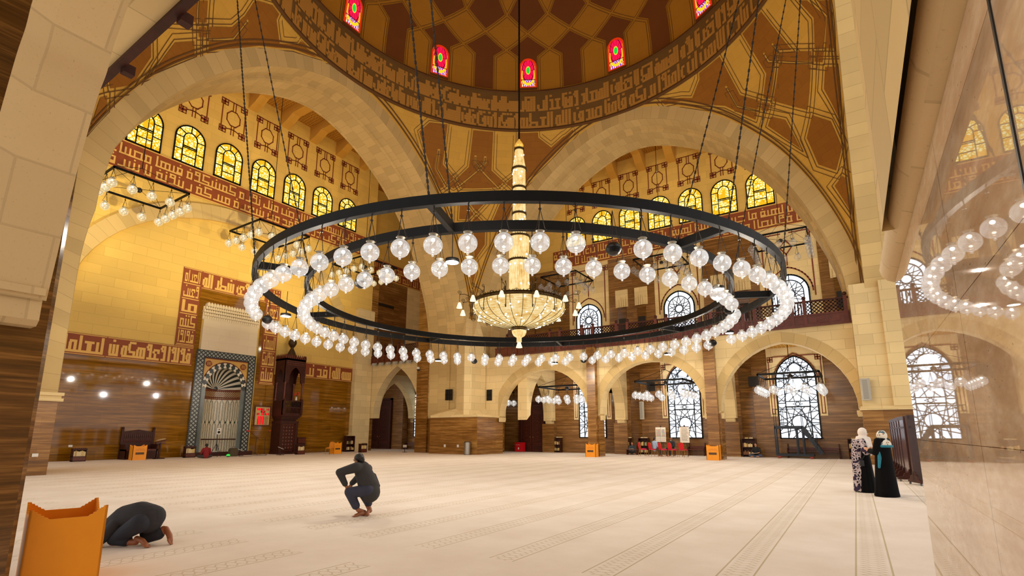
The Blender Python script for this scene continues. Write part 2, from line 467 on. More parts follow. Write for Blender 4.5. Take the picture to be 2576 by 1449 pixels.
PEND = [
 c3((450,235),(590,75),(830,378),(735,380),(690,325),(678,335),(722,400),(712,452),(660,455),(622,395),(612,405),(655,475),(708,478),(668,745),(617,738),(637,555)),
 c3((742,395),(832,388),(980,388),(980,460),(735,457)), c3((735,478),(975,490),(950,830),(690,762)), c3((1005,388),(1075,385),(1065,470),(1005,465)),
 c3((880,5),(950,5),(1090,130),(1070,365),(1008,365),(1000,135)), c3((1030,5),(1120,5),(1148,365),(1082,365),(1098,122)),
 c3((1085,505),(1165,505),(1195,900),(1075,670)), c3((945,1040),(985,870),(1125,915),(1210,1110),(1165,1285),(1030,1240)),
 c3((650,950),(670,880),(785,905),(895,1120)),
 c3((135,600),(125,540),(280,412),(440,718),(588,762),(578,825),(425,795),(340,648),(325,655),(412,812),(568,852),(560,905),(330,800),(0,765),(-130,790),(-160,760),(0,740),(80,742)),
 c3((605,770),(665,780),(655,840),(598,830)), [(2120,443),(2131,450),(2139,528),(2103,468)],
 c10((80,75),(140,22),(248,25),(217,268),(283,347),(240,383),(187,292),(203,178),(188,178),(172,295),(228,395),(205,410),(180,360)),
 c10((250,390),(285,360),(312,390),(280,412)),
 c10((398,66),(516,70),(505,305),(578,372),(545,400),(440,290),(475,262),(475,220),(462,220),(460,255),(437,278),(418,255),(418,215),(405,215),(405,260),(432,290),(320,385),(300,355),(372,285)),
 c10((437,302),(540,405),(330,410),(322,395)),
 c10((660,70),(780,72),(782,112),(858,170),(928,108),(940,100),(985,62),(990,80),(700,375),(640,420),(590,380),(655,330)),
 c10((372,490),(470,490),(416,548)), c10((320,495),(350,490),(400,560),(370,590),(315,590)), c10((560,490),(625,490),(610,595),(515,595)), c10((390,600),(416,570),(445,598)),
 c10((400,660),(468,660),(465,740),(405,830)), c10((375,870),(400,850),(413,900),(393,985)),
 c1((1175,160),(1420,8),(1478,5),(1472,165)), c1((1495,5),(1555,5),(1550,170),(1490,170)),
 c1((1570,202),(1745,205),(1840,120),(1905,20),(1930,5),(2060,5),(2110,90),(2080,150),(2100,330),(2240,340),(2270,290),(2420,440),(2200,370),(1950,345),(1565,375),(1565,315),(1755,305),(1872,160),(1860,145),(1745,285),(1565,285)),
 c1((1490,205),(1545,205),(1545,280),(1490,280)), c1((1315,320),(1455,310),(1455,410),(1150,545)),
 c1((870,470),(1060,300),(1135,215),(1125,430),(985,640),(820,665),(810,545)), c1((745,735),(795,720),(800,830),(665,990)),
]
pb = MB(); pl = MB()
for poly in PEND:
    try: P = [surf_px(x, y) for x, y in poly]
    except Exception as e: continue
    P = [(a, min(z, 24.98)) for a, z in P]
    patch(pb, P, .025, .8)
    ribbon(pl, inset(P, -.12), .035, .03, True)
    ribbon(pl, inset(P, -.34), .03, .03, True)
struct('trim_pendentive_panels', pb, M_BROWN); struct('trim_pendentive_lines', pl, M_LINE)
# dome: repeat of 7.5 degree columns
db = MB(); dl = MB(); D75 = R_(7.5); T0 = R_(.05)
def P_(j, z): return (T0+j*D75, z)
zB, zS, z1, z2, z3, z4, z5, z6, z7 = 28.55, 31.36, 31.95, 33.15, 34.36, 35.35, 36.5, 37.3, 38.2
for j in range(-14, 11):
    odd = (j % 2 == 0)         # even index = brown column (windows stand on every fourth column)
    if odd:
        full = [P_(j-.5,zB), P_(j+.5,zB), P_(j+.5,zS), P_(j+1,z1), P_(j,z2), P_(j-1,z1), P_(j-.5,zS)]
        p = inset(full, .16); patch(db, p, .03); ribbon(dl, inset(full, .07), .03, .03, True)
        full = [P_(j,z2), P_(j+1,z3), P_(j+.62,z4), P_(j,z5), P_(j-.62,z4), P_(j-1,z3)]
        patch(db, inset(full, .16), .03); ribbon(dl, inset(full, .07), .03, .03, True)
    else:
        full = [P_(j-.5,zB), P_(j+.5,zB), P_(j+.5,zS), P_(j,z1), P_(j-.5,zS)]; ribbon(dl, inset(full, .1), .03, .03, True)
        full = [P_(j,z1), P_(j+1,z2), P_(j,z3), P_(j-1,z2)]; ribbon(dl, inset(full, .1), .03, .03, True)
        full = [P_(j,z3), P_(j+.38,z4), P_(j+.38,z6), P_(j-.38,z6), P_(j-.38,z4)]; ribbon(dl, inset(full, .1), .03, .03, True)
        full = [P_(j+.38,z4+.3), P_(j+1,z5), P_(j+.38,z6)]
struct('trim_dome_panels', db, M_DOMEB); struct('trim_dome_lines', dl, M_LINE)

# ---------------------------------------------------------------- centre pier, far right pier
def hz(px, F):     # plan point seen in column px at forward distance F
    r = (px-PPX)/1305.0*F
    return (r*cos(YAW)-F*sin(YAW), r*sin(YAW)+F*cos(YAW))
def flat(mb, poly, z0, z1): return mb.prism(poly, lambda u,v,t_: Vector((u,v,t_)), z0, z1)
pA, pB, pC = hz(1081, 41.3), hz(1200, 38.7), hz(1265, 41.3)
back = [(-25.48, 36.9), (-30.1, 36.9), (-30.1, 32.24)]
struct('wall_pier_dado', flat(MB(), [pA, pB, pC, (-25.45,33.5)]+back, 0, 2.78), M_TRAV, 'broad brown travertine base of the stone pier behind the chandelier', 'pier')
g = lambda p, k: (CX+(p[0]-CX)*(1-k), CY+(p[1]-CY)*(1-k))
pl_ = [g(pA,.008), g(pB,.008), g(pC,.008)]
struct('trim_pier_ledge', flat(flat(MB(), pl_+[(-25.4,33.5)]+back, 2.78, 2.88), [g(pA,.004), g(pB,.004), g(pC,.004), (-25.4,33.5)]+back, 2.88, 2.96), M_STONE)
pm1, pm2, pm3, pm4 = hz(1146, 41.0), hz(1165, 39.9), hz(1184, 40.0), hz(1220, 41.2)
mb = MB(); flat(mb, [pm1, pm2, pm3, pm4, (-25.5,33.1), (-26.3,33.1), (-26.3,32.3)], 2.96, 8.6)
lo = [pm1, pm2, pm3, pm4]; hi_ = [(-26.2,32.3),(-26.15,32.95),(-26.1,33.0),(-25.5,33.0)]
mb.grid([[Vector((x,y,8.6)) for x,y in lo], [Vector((x,y,11.0)) for x,y in hi_]], smooth=False)
mb.add([Vector((*pA,2.96)), Vector((*pm2,2.96)), Vector((*pm1,3.5)), Vector((-28.4,32.28,3.5))], [(0,1,2,3)])
mb.add([Vector((*pC,2.96)), Vector((*pm3,2.96)), Vector((*pm4,3.5)), Vector((-25.5,35,3.5))], [(0,1,2,3)])
struct('wall_pier', mb, M_STONE, 'cream stone pier rising from the travertine base to the dome corner', 'pier')
vn = MB()
for (x0,y0,x1,y1,ax) in ((1120,979,1137,1007,'y'),(1224,980,1237,1008,'x')):
    fn = (lambda x,y: QY(x,y,32.05)) if ax == 'y' else (lambda x,y: QY(x,y,33.12))
    a, b = fn(x0,y1), fn(x1,y0); mvn = MB()
    lo = (min(a.x,b.x)-.0,min(a.y,b.y)-.02,a.z); hi = (max(a.x,b.x)+.02,max(a.y,b.y)+.06,b.z); mvn.box(lo, hi)
    vo = mvn.build('wall_vent', M_DARK)
    tag(vo, 'small dark square vent on the %s face of the central stone pier' % ('left' if ax=='y' else 'right'), 'vent', 'vents in the central pier')
    s2 = MB()
    for k in range(1,3):
        if 1: s2.box((a.x+(b.x-a.x)*k/3-.02, lo[1]-.02, a.z), (a.x+(b.x-a.x)*k/3+.02, lo[1], b.z))
    z_ = (a.z+b.z)/2
    if 1: s2.box((lo[0], lo[1]-.02, z_-.02), (hi[0], lo[1], z_+.02))
    s2.build('grille', M_BLACK, vo)
# far right pier (north-east): dado, ledge, projecting pilaster
n1, n2, n3 = (.42,32.5), (1.1,31.9), (6.0,31.9)
struct('wall_northeast_pier_dado', flat(MB(), [(.40,37),(.40,32.1),(6.0,32.1),(6.0,37)], 0, 2.78), M_TRAV)
struct('trim_northeast_ledge', flat(flat(MB(), [(.30,37),(.30,31.98),(6.0,31.98),(6.0,37)], 2.74, 2.84), [(.34,37),(.34,32.04),(6.0,32.04),(6.0,37)], 2.84, 2.94), M_STONE)
mb = MB(); flat(mb, [(.43,37),(.43,32.2),(1.75,32.2),(1.75,31.98),(5,31.98),(5,37)], 2.94, 9.5)
struct('wall_northeast_pier', mb, M_STONE)
# near left corner pier (south-west)
mb = MB(); flat(mb, [(-26.05,7.0),(-26.0,5.2),(-30.2,5.2),(-30.2,7.0)], 0, 2.78)
struct('wall_southwest_pier_dado', mb, M_TRAV)
mb = MB(); flat(mb, [(-25.9,7.12),(-25.85,5.0),(-30.2,5.0),(-30.2,7.12)], 2.78, 2.9); flat(mb, [(-25.97,7.06),(-25.92,5.0),(-30.2,5.0),(-30.2,7.06)], 2.9, 3.0); flat(mb, [(-25.9,7.12),(-25.85,5.0),(-30.2,5.0),(-30.2,7.12)], 3.0, 3.12)
struct('trim_southwest_ledge', mb, M_STONE)
# ---------------------------------------------------------------- near right pier: polished marble face that mirrors the hall
t = NT('polished_beige_marble'); uv = t.coord('UV')
v1 = t.mapn(uv, (.9, 2.2, 1), (0,0,R_(38)))
f1 = t.noise(v1, 1.6, 8, .62); f2 = t.noise(t.mapn(uv, (3, 9, 1), (0,0,R_(30))), 2.2, 5, .6)
f = t.math('ADD', t.math('MULTIPLY', f1, .62), t.math('MULTIPLY', f2, .38))
col = t.ramp(f, [(.26, lin((176,140,106))), (.47, lin((204,174,142))), (.68, lin((232,212,186)))])
pits = t.ramp(t.noise(t.mapn(uv, (5, 11, 1), (0,0,R_(60))), 6, 2, .5), [(.70,(0,0,0,1)),(.74,(1,1,1,1))])
col = t.mix(t.math('MULTIPLY', pits, .7), col, lin((90,66,46)))
sepu = t.n('ShaderNodeSeparateXYZ'); t.l(uv, sepu.inputs[0])
jl = t.math('LESS_THAN', t.math('ABSOLUTE', t.math('SUBTRACT', t.math('FRACT', t.math('DIVIDE', sepu.outputs[1], .60)), .5)), .0025)
jv = t.math('LESS_THAN', t.math('ABSOLUTE', t.math('SUBTRACT', t.math('FRACT', t.math('DIVIDE', sepu.outputs[0], 1.42)), .96)), .0022)
col = t.mix(t.math('MAXIMUM', jl, jv), col, lin((84,62,40)))
t.bsdf(col, .015, 0, .5, IOR=1.5)
M_MIRR = t.m
XM = .42
mb = MB(); mb.box((XM,-3.5,0), (1.9,5.4,2.86)); struct('wall_southeast_pier', mb, M_MIRR, 'polished beige marble pier face mirroring the windows beside the viewer', 'pier')
mb = MB(); mb.tube([(XM+.03,-3.5,2.99),(XM+.03,5.45,2.99)], .13, 14); mb.tube([(XM+.03,5.42,2.99),(1.9,5.42,2.99)], .13, 14)
mb.box((XM+.005,-3.5,2.861), (1.9,5.4,3.16))
struct('trim_southeast_ledge', mb, M_STONE_S)
mb = MB(); mb.box((XM-.004,1.69,0),(XM+.01,1.705,2.85)); struct('trim_southeast_joint', mb, M_DARK)
mb = MB(); flat(mb, [(XM+.01,-3.5),(XM+.01,5.0),(XM+.16,5.34),(1.9,5.34),(1.9,-3.5)], 3.16, 9.0)
struct('wall_southeast_upper', mb, M_STONE_S)
# ---------------------------------------------------------------- near left arcade column, its arch and the balcony over it
XC, YC = -6.6, 1.637
mb = MB(); mb.box((XC-1.2,-.2,0), (XC,YC-.04,9)); mb.prism([(XC,YC-.04),(XC-.04,YC),(XC-1.2,YC),(XC-1.2,YC-.04)], lambda u,v,t_: Vector((u,v,t_)), 0, 9)
struct('wall_arcade_column', mb, M_TRAVD, 'dark travertine arcade column at the near edge beside the orange lectern box', 'column')
edge_px = [(132,660),(191,444),(219,339),(248,239),(269,182),(282,128),(301,73),(328,0)]
far_e = [QY(x,y,YC-.14) for x, y in edge_px]
cur = [(p.x, p.z) for p in far_e]; cur = [(XC+.26, 2.79)]+[(max(x, XC+.26), z) for x, z in cur[1:]]
last = cur[-1]; cur += [(last[0]+.55, last[1]+.75), (last[0]+1.5, last[1]+1.6), (last[0]+3.0, last[1]+2.1), (last[0]+5.0, last[1]+2.1)]
cur = catmull(cur, 5); L = cumlen(cur); mb = MB()
YN = YC-.57
mb.grid([[Vector((x,YN-.16,z+.05)) for x,z in cur],[Vector((x,YN,z)) for x,z in cur],[Vector((x,YC-.14,z)) for x,z in cur]], [[(-.16,l) for l in L],[(0,l) for l in L],[(.52,l) for l in L]], smooth=False)
top = [(x, 9.0) for x, z in reversed(cur)]
mb.face([(x,z) for x,z in cur]+[(cur[-1][0],9.0),(cur[0][0]-.3,9.0)], lambda u,v: Vector((u,YC-.14,v)))
struct('wall_south_arcade_arch', mb, M_STONE_S, 'sanded stone arch springing over the dark column at the near left', 'arch')
mb = MB()
prof = [(0,2.55),(.17,2.55),(.23,2.60),(.23,2.79),(.26,2.83),(.30,2.83),(.30,2.90),(0,2.95)]
mb.prism(prof, lambda u,v,t_: Vector((XC+u, t_, v)), YN-.1, YC-.16)
struct('trim_arcade_corbel', mb, M_STONE_S)
rail0, rail1 = QZ(268,182,7.5), QZ(470,-45,7.5)
mb = MB(); mb.box((rail0.x-2,rail0.y,7.5), (rail1.x+8,rail0.y+.12,7.72))
for x in (rail0.x+.35, rail0.x+2.3, rail0.x+4.3): mb.box((x-.07,rail0.y+.10,7.42), (x+.07,rail0.y+.26,7.58))
struct('trim_south_balcony_fascia', mb, M_WOOD)
mb = MB(); mb.box((-26,-.2,7.56),(.4,rail0.y,7.7)); struct('ceiling_south_balcony', mb, M_STONE)
QW, NL, NU = -38.0, 38.5, 44.8
# -------- flat art helpers: lines on a plane fn(u,z,depth)  (depth = out of the wall, toward the hall)
FQ = lambda u, z, d=0: Vector((QW+d, u, z))
FL = lambda u, z, d=0: Vector((u, NL-d, z))
FU = lambda u, z, d=0: Vector((u, NU-d, z))
def strip(mb, fn, pts, w, d, closed=False, thick=0.02):
    if closed: pts = list(pts)+[pts[0]]
    for a, b in zip(pts, pts[1:]):
        a = Vector((a[0],a[1])); b = Vector((b[0],b[1])); t_ = b-a
        if t_.length < 1e-5: continue
        t_.normalize(); n = Vector((-t_.y, t_.x))*w/2; a = a-t_*w/2; b = b+t_*w/2
        q = [a+n, b+n, b-n, a-n]
        mb.add([fn(p.x,p.y,d) for p in q]+[fn(p.x,p.y,d-thick) for p in q], [(0,1,2,3),(3,2,6,7),(1,0,4,5),(2,1,5,6),(0,3,7,4)])
def rectp(mb, fn, u0, z0, u1, z1, d, thick=.05):
    q = [(u0,z0),(u1,z0),(u1,z1),(u0,z1)]
    mb.add([fn(u,z,d) for u,z in q]+[fn(u,z,d-thick) for u,z in q], [(0,1,2,3),(3,2,6,7),(1,0,4,5),(2,1,5,6),(0,3,7,4)])
def archpts(hw, zs, za, n=10):
    """pointed-round arch from (-hw,zs) over the apex (0,za) to (hw,zs)"""
    h = za-zs; r = (hw*hw+h*h)/(2*hw)
    if r < hw: 
        return [(-hw*cos(pi*i/(2*n)), zs+h*sin(pi*i/(2*n))) for i in range(2*n+1)]
    a0 = acos(max(-1,min(1,(r-hw)/r)))
    left = [(-hw+r-r*cos(a0*i/n), zs+r*sin(a0*i/n)) for i in range(n+1)]
    return left+[(-u, z) for u, z in reversed(left[:-1])]
# -------- qibla wall
wq = MB(); _h = [(19.28-1.24,0.05)]+[(19.28-1.24*cos(pi*i/16), 4.73+1.24*1.18*sin(pi*i/16)) for i in range(17)]+[(19.28+1.24,0.05)]
wq.face([(-2,0),(32.4,0),(32.4,28.4),(-2,28.4)], lambda u,v: FQ(u,v), [_h])
struct('wall_qibla', wq, M_QIBLA)
BZ0, BZ1 = 6.12, 7.40
mb = MB()
MH0, MH1 = 17.30, 21.55      # mihrab opening zone
FR0, FR1, FZ = 15.77, 23.0, 12.95
mb.add([FQ(-2,0,.04),FQ(MH0,0,.04),FQ(MH0,BZ0,.04),FQ(-2,BZ0,.04)], [(0,1,2,3)])
mb.add([FQ(MH1,0,.04),FQ(32,0,.04),FQ(32,BZ0,.04),FQ(MH1,BZ0,.04)], [(0,1,2,3)])
mb.add([FQ(FR0+1.2,BZ0,.05),FQ(MH0,BZ0,.05),FQ(MH0,FZ-1.3,.05),FQ(FR0+1.2,FZ-1.3,.05)], [(0,1,2,3)])
mb.add([FQ(MH1,BZ0,.05),FQ(FR1-1.2,BZ0,.05),FQ(FR1-1.2,FZ-1.3,.05),FQ(MH1,FZ-1.3,.05)], [(0,1,2,3)])
mb.add([FQ(MH0,10.2,.05),FQ(MH1,10.2,.05),FQ(MH1,FZ-1.3,.05),FQ(MH0,FZ-1.3,.05)], [(0,1,2,3)])
struct('wall_qibla_dado', mb, M_TRAVQ)
# blind arch in relief
ii = [QX(192,706,QW),QX(277,644,QW),QX(434,581,QW),QX(568,572,QW)]
ee = [QX(200,648,QW),QX(361,561,QW),QX(484,544,QW),QX(601,554,QW)]
yc = 19.3
inn = [(p.y-yc, p.z) for p in ii]; apex_i = max(p.z for p in ii)
ringI = archpts(9.6, 9.3, apex_i+.35, 14); ringE = archpts(10.5, 9.3, apex_i+1.45, 14)
mb = MB(); L = cumlen(ringI)
mb.grid([[FQ(yc+u,z,.0) for u,z in ringI],[FQ(yc+u,z,.22) for u,z in ringI],[FQ(yc+u,z,.22) for u,z in ringE],[FQ(yc+u,z,.0) for u,z in ringE]], [[(l,0) for l in L],[(l,.2) for l in L],[(l,.93) for l in L],[(l,.99) for l in L]], smooth=False)
struct('trim_qibla_blind_arch', mb, M_VOUSS)
mb = MB(); mb.box((QW, 30.5, 0), (QW+.5, 32.4, 13)); struct('wall_qibla_end_pilaster', mb, M_STONE)
# -------- square Kufic lettering
G = {}
def g_(ch, med, fin=None, conn=True): G[ch] = (med, fin or med, conn)
TOOTH = "#/#/#"
g_('ا', "#/#/#/#/#/#/#", None, False); g_('آ', "#/#/#/#/#/#/#", None, False)
g_('ل', "#/#/#/#/#/#/#", "...#/...#/...#/...#/#..#/#..#/####")
for c in 'بتثيئ': g_(c, "#/#/#", "....#/#...#/#...#/#####" if c != 'ي' else "####/#..#/#.../#.../####")
g_('ن', "#/#/#", "#..#/#..#/#..#/####")
for c in 'جحخ': g_(c, "####/#..#/.#../####", "####/#.../#.../####")
g_('د', "###/..#/..#/###", None, False); g_('ذ', "###/..#/..#/###", None, False)
g_('ر', "..#/..#/###", None, False); g_('ز', "#..../..../..#/..#/###".replace('#..../..../', ''), None, False)
for c in 'سش': g_(c, "#.#.#/#.#.#/#####", "#..#.#.#/#..#.#.#/#..#####/####....".replace('/####....','/####....') if False else "#..#.#.#/#..#.#.#/########")
for c in 'صض': g_(c, "#.####/#.#..#/######", "#..#.####/#..#.#..#/#########")
for c in 'طظ': g_(c, "#..../#..../#..../#####/#...#/#####")
for c in 'عغ': g_(c, "####/.##./.##./####", "####/#.../####/#.../####")
for c in 'فق': g_(c, "###/#.#/###/###", "#..###/#..#.#/#..###/######")
g_('ك', "####/#.../####/...#/####", "####/#.../####/#..#/####")
g_('م', "###/#.#/###"); g_('ه', "#####/#.#.#/#####", "###/#.#/#.#/###"); g_('ة', "###/#.#/#.#/###", None, False)
g_('و', "###/#.#/###/..#/###", None, False); g_('ء', "##/#./##", None, False); g_('ى', "####/#..#/#.../####", None, False)
DOTTED = set('نتثقفشضخغذظة')
def grow(pat, target):
    rows = pat.split('/'); w = max(len(r) for r in rows); rows = [r.ljust(w, '.') for r in rows]
    while len(rows) < target:      # lengthen the stems: repeat the rows that are not bars
        k = min(range(len(rows)-1), key=lambda i: (rows[i].count('#')/w, i)); rows.insert(k, rows[k])
    return '/'.join(rows)
for ch in list(G):
    m0, f0, c0 = G[ch]
    G[ch] = tuple(grow(q, 5 if q.count('/') < 4 else 7) for q in (m0, f0))+(c0,)
def kufic(text, H=7):
    """list of (col,row) runs, laid right to left; returns cells set and width"""
    cells = set(); x = 0
    for word in text.split():
        n = len(word)
        for i, ch in enumerate(word):
            if ch not in G: continue
            med, fin, conn = G[ch]; last = (i == n-1)
            pat = (fin if last else med).split('/'); h = len(pat); w = len(pat[0])
            for r, row in enumerate(pat):
                for c, k in enumerate(row):
                    if k == '#': cells.add((x+(w-1-c), H-h+r))
            if ch in DOTTED and h < 6: cells.add((x+w//2, 0))
            if ch == 'ي' and w > 1: cells.add((x+w//2, 0))
            x += w
            if not last:
                if conn: cells.add((x, H-1))
                x += 1
        x += 2
    return cells, x-2
def runs(cells):
    out = []; 
    for r in sorted({c[1] for c in cells}):
        cs = sorted(c[0] for c in cells if c[1] == r); i = 0
        while i < len(cs):
            j = i
            while j+1 < len(cs) and cs[j+1] == cs[j]+1: j += 1
            out.append((cs[i], cs[j]+1, r)); i = j+1
    return out
def stretch_fill(lines, total, H=7):
    """each line of text repeated/cut so that it fills the wanted number of columns"""
    return [kufic(l, H) for l in lines]
def lay(mb, fn, text, u_start, du, z_top, unit_u, unit_z, d, maxcols, H=7):
    """right-to-left from u_start; du = +1/-1 is the direction in which columns advance"""
    cells, w = kufic(text, H)
    k = min(1.6, max(.62, maxcols/w)) if w else 1
    for a, b, r in runs(cells):
        a2, b2 = a*k, b*k
        if a2 > maxcols: continue
        b2 = min(b2, maxcols)
        u0, u1 = u_start+du*a2*unit_u, u_start+du*b2*unit_u; z1, z0 = z_top-r*unit_z, z_top-(r+1)*unit_z
        if b-a == 1 and k != 1:   # keep stems an even width
            u1 = u0+du*unit_u
        if u0 > u1: u0, u1 = u1, u0
        mb.add([fn(u0,z0,d), fn(u1,z0,d), fn(u1,z1,d), fn(u0,z1,d)], [(0,1,2,3)])
AYN = ["الله نور السموت والارض مثل نوره كمشكوة فيها مصباح المصباح في زجاجة الزجاجة", "كانها كوكب دري يوقد من شجرة مبركة زيتونة لا شرقية ولا غربية يكاد زيتها يضيء"]
AYN2 = ["في بيوت اذن الله ان ترفع ويذكر فيها اسمه يسبح له فيها بالغدو والاصال", "رجال لا تلهيهم تجرة ولا بيع عن ذكر الله واقام الصلوة وايتاء الزكوة"]
KB0, KB1 = 18.32, 20.22
def big_band(name, fn, u0, u1, start, du, lines, un=.105):
    b = MB(); rectp(b, fn, u0, KB0, u1, KB1, .06); o = tag(b.build(name, M_RED), None, None, None, 'structure')
    lt = MB(); strip(lt, fn, [(u0,KB1+.04),(u1,KB1+.04)], .07, .08); strip(lt, fn, [(u0,KB0-.04),(u1,KB0-.04)], .07, .08)
    n = abs(u1-u0)/un-2
    for i, l in enumerate(lines): lay(lt, fn, l, start+du*un, du, KB1-.13-i*.87, un, .11, .085, n)
    lt.build('lettering', M_TAN, o)
big_band('trim_qibla_inscription', FQ, 0.0, 31.5, 31.5, -1, AYN)
big_band('trim_north_inscription', FU, -24.8, 3.0, -24.8, 1, [AYN2[0], AYN2[1]])
# in the photo the north band reads from its right end
# -------- mihrab frame of inscriptions
b = MB(); lt = MB()
def frame(fn, u0, z0, u1, z1, text, mode, un):
    rectp(b, fn, u0, z0, u1, z1, .07)
    strip(lt, fn, [(u0+.05,z0+.05),(u1-.05,z0+.05)], .04, .085); strip(lt, fn, [(u0+.05,z1-.05),(u1-.05,z1-.05)], .04, .085)
    words = text.split()
    if mode == 'h':
        rows = 1 if (z1-z0) < 1.5 else 2
        uz = (z1-z0-.26)/7
        lay(lt, fn, text, u1-.14, -1, z1-.13, uz, uz, .09, (u1-u0-.28)/uz)
    else:
        n = len(words); hz_ = (z1-z0-.2)/n
        for i, wd in enumerate(words):
            uz = (hz_-.22)/7; cells, w = kufic(wd); 
            lay(lt, fn, wd, u1-.12, -1, z1-.15-i*hz_, (u1-u0-.24)/max(w,1)/1.0, uz, .09, w)
            strip(lt, fn, [(u0+.1, z1-.1-(i+1)*hz_+.05),(u1-.1, z1-.1-(i+1)*hz_+.05)], .06, .09)
frame(FQ, -1.5, BZ0, 6.0, BZ1, "وان الذين اوتوا الكتب", 'h', 1)
frame(FQ, 6.0, BZ0, 12.05, BZ1, "ليعلمون انه الحق", 'h', 1); frame(FQ, 12.05, BZ0, FR0+1.2, BZ1, "فولوا وجوهكم شطره", 'h', 1)
frame(FQ, FR0, BZ1, FR0+1.22, FZ, "الحرام وحيث ما كنتم فولوا", 'v', 1)
frame(FQ, FR0+1.22, FZ-1.28, 19.4, FZ, "شطر المسجد", 'h', 1); frame(FQ, 19.4, FZ-1.28, FR1-1.2, FZ, "فول وجهك", 'h', 1)
frame(FQ, FR1-1.2, 5.25, FR1, FZ, "تقلب وجهك في السماء فلنولينك قبلة", 'v', 1)
frame(FQ, 24.9, BZ0, 28.0, BZ1, "قد نرى", 'h', 1); frame(FQ, 28.0, BZ0, 30.5, BZ1, "بسم الله الرحمن", 'h', 1)
o = tag(b.build('trim_mihrab_inscription', M_RED), None, None, None, 'structure'); lt.build('lettering', M_TAN, o)
# -------- drum lettering, two lines round the ring
def FD(u, z, d=0): return SP(u, z, .13+d)
VS = ["بسم الله الرحمن الرحيم ان في خلق السموت والارض واختلاف اليل والنهار لايت لاولي الالبب الذين يذكرون الله قيما وقعودا وعلى جنوبهم", "ويتفكرون في خلق السموت والارض ربنا ما خلقت هذا بطلا سبحنك انك من تدخل النار فقد اخزيته وما للظلمين من انصار"]
VE = ["ربنا وءاتنا ما وعدتنا على رسلك ولا تخزنا يوم القيمة انك لا تخلف الميعاد وقنا عذاب النار", "ربنا اننا سمعنا منادي ينادي للايمن ان ءامنوا بربكم فامنا صدق الله العظيم"]
lt = MB(); UN = .20; ua = UN/13.6
for i in range(2):
    for (txt, st, ncol) in ((VS[i], -.58, 2.0), (VE[i], 1.35, 1.92)):
        cells, w = kufic(txt); k = (ncol/ua)/w
        for a, b_, r in runs(cells):
            a0 = st-a*k*ua; a1 = st-b_*k*ua if b_-a > 1 else a0-ua*1.05
            z1_ = 28.05-i*1.47-r*.192; z0_ = z1_-.186
            m_ = max(1, int(abs(a1-a0)/.05))
            for j in range(m_):
                p0 = a0+(a1-a0)*j/m_; p1 = a0+(a1-a0)*(j+1)/m_
                lt.add([FD(p1,z0_,.02),FD(p0,z0_,.02),FD(p0,z1_,.02),FD(p1,z1_,.02)], [(0,1,2,3)])
struct('trim_drum_lettering', lt, M_LETT)
# -------- stained glass of the dome
def glassmat(name):
    t = NT(name); uv = t.coord('UV'); sp = t.n('ShaderNodeSeparateXYZ'); t.l(uv, sp.inputs[0]); x, y = sp.outputs[0], sp.outputs[1]
    # uv: x -1..1 , y 0..1 (rosette centre at y=.62)
    yy = t.math('MULTIPLY', t.math('SUBTRACT', y, .62), 2.05)
    r = t.math('SQRT', t.math('ADD', t.math('MULTIPLY', x, x), t.math('MULTIPLY', yy, yy)))
    an = t.math('ARCTAN2', yy, x); pet = t.math('ABSOLUTE', t.math('SINE', t.math('MULTIPLY', an, 5.0)))
    red = lin((228,20,70)); grn = lin((30,200,60)); blu = lin((40,50,220)); yel = lin((250,200,40)); wht = lin((245,240,255)); drk = lin((60,6,10))
    c = t.mix(t.math('LESS_THAN', r, .26), red, grn)
    c = t.mix(win2(t, r, .26, .33), c, yel)
    c = t.mix(t.math('MULTIPLY', win2(t, r, .33, .80), t.math('LESS_THAN', pet, .12)), c, drk)
    c = t.mix(win2(t, r, .80, .86), c, drk)
    ck = t.n('ShaderNodeTexChecker'); t.l(t.mapn(uv, (7,9,1)), ck.inputs[0]); ck.inputs['Scale'].default_value = 1.0
    ck.inputs[1].default_value = blu; ck.inputs[2].default_value = wht
    low = t.math('LESS_THAN', y, .26)
    c = t.mix(t.math('MULTIPLY', low, t.math('GREATER_THAN', t.noise(t.mapn(uv,(5,5,1)), 2, 1), .48)), c, ck.outputs[0])
    ex = t.math('MAXIMUM', t.math('ABSOLUTE', x), 0.0)
    c = t.mix(win2(t, r, .98, 1.2), c, yel); c = t.mix(t.math('MULTIPLY', win2(t, ex, .80, .9), t.math('LESS_THAN', y, .62)), c, yel)
    c = t.mix(t.math('MAXIMUM', win2(t, y, .25, .275), win2(t, ex, .90, .94)), c, drk)
    e = t.n('ShaderNodeEmission'); t.l(c, e.inputs[0]); e.inputs[1].default_value = 1.25; t.l(e.outputs[0], t.out.inputs[0]); return t.m
def win2(t, v, lo, hi): return t.math('MULTIPLY', t.math('GREATER_THAN', v, lo), t.math('LESS_THAN', v, hi))
M_STAIN = glassmat('stained_glass'); M_STREV = NT('red_lit_reveal'); M_STREV.bsdf(lin((190,50,20)), .7, 0, .2, Emission_Color=lin((255,60,10)), Emission_Strength=.45); M_STREV = M_STREV.m
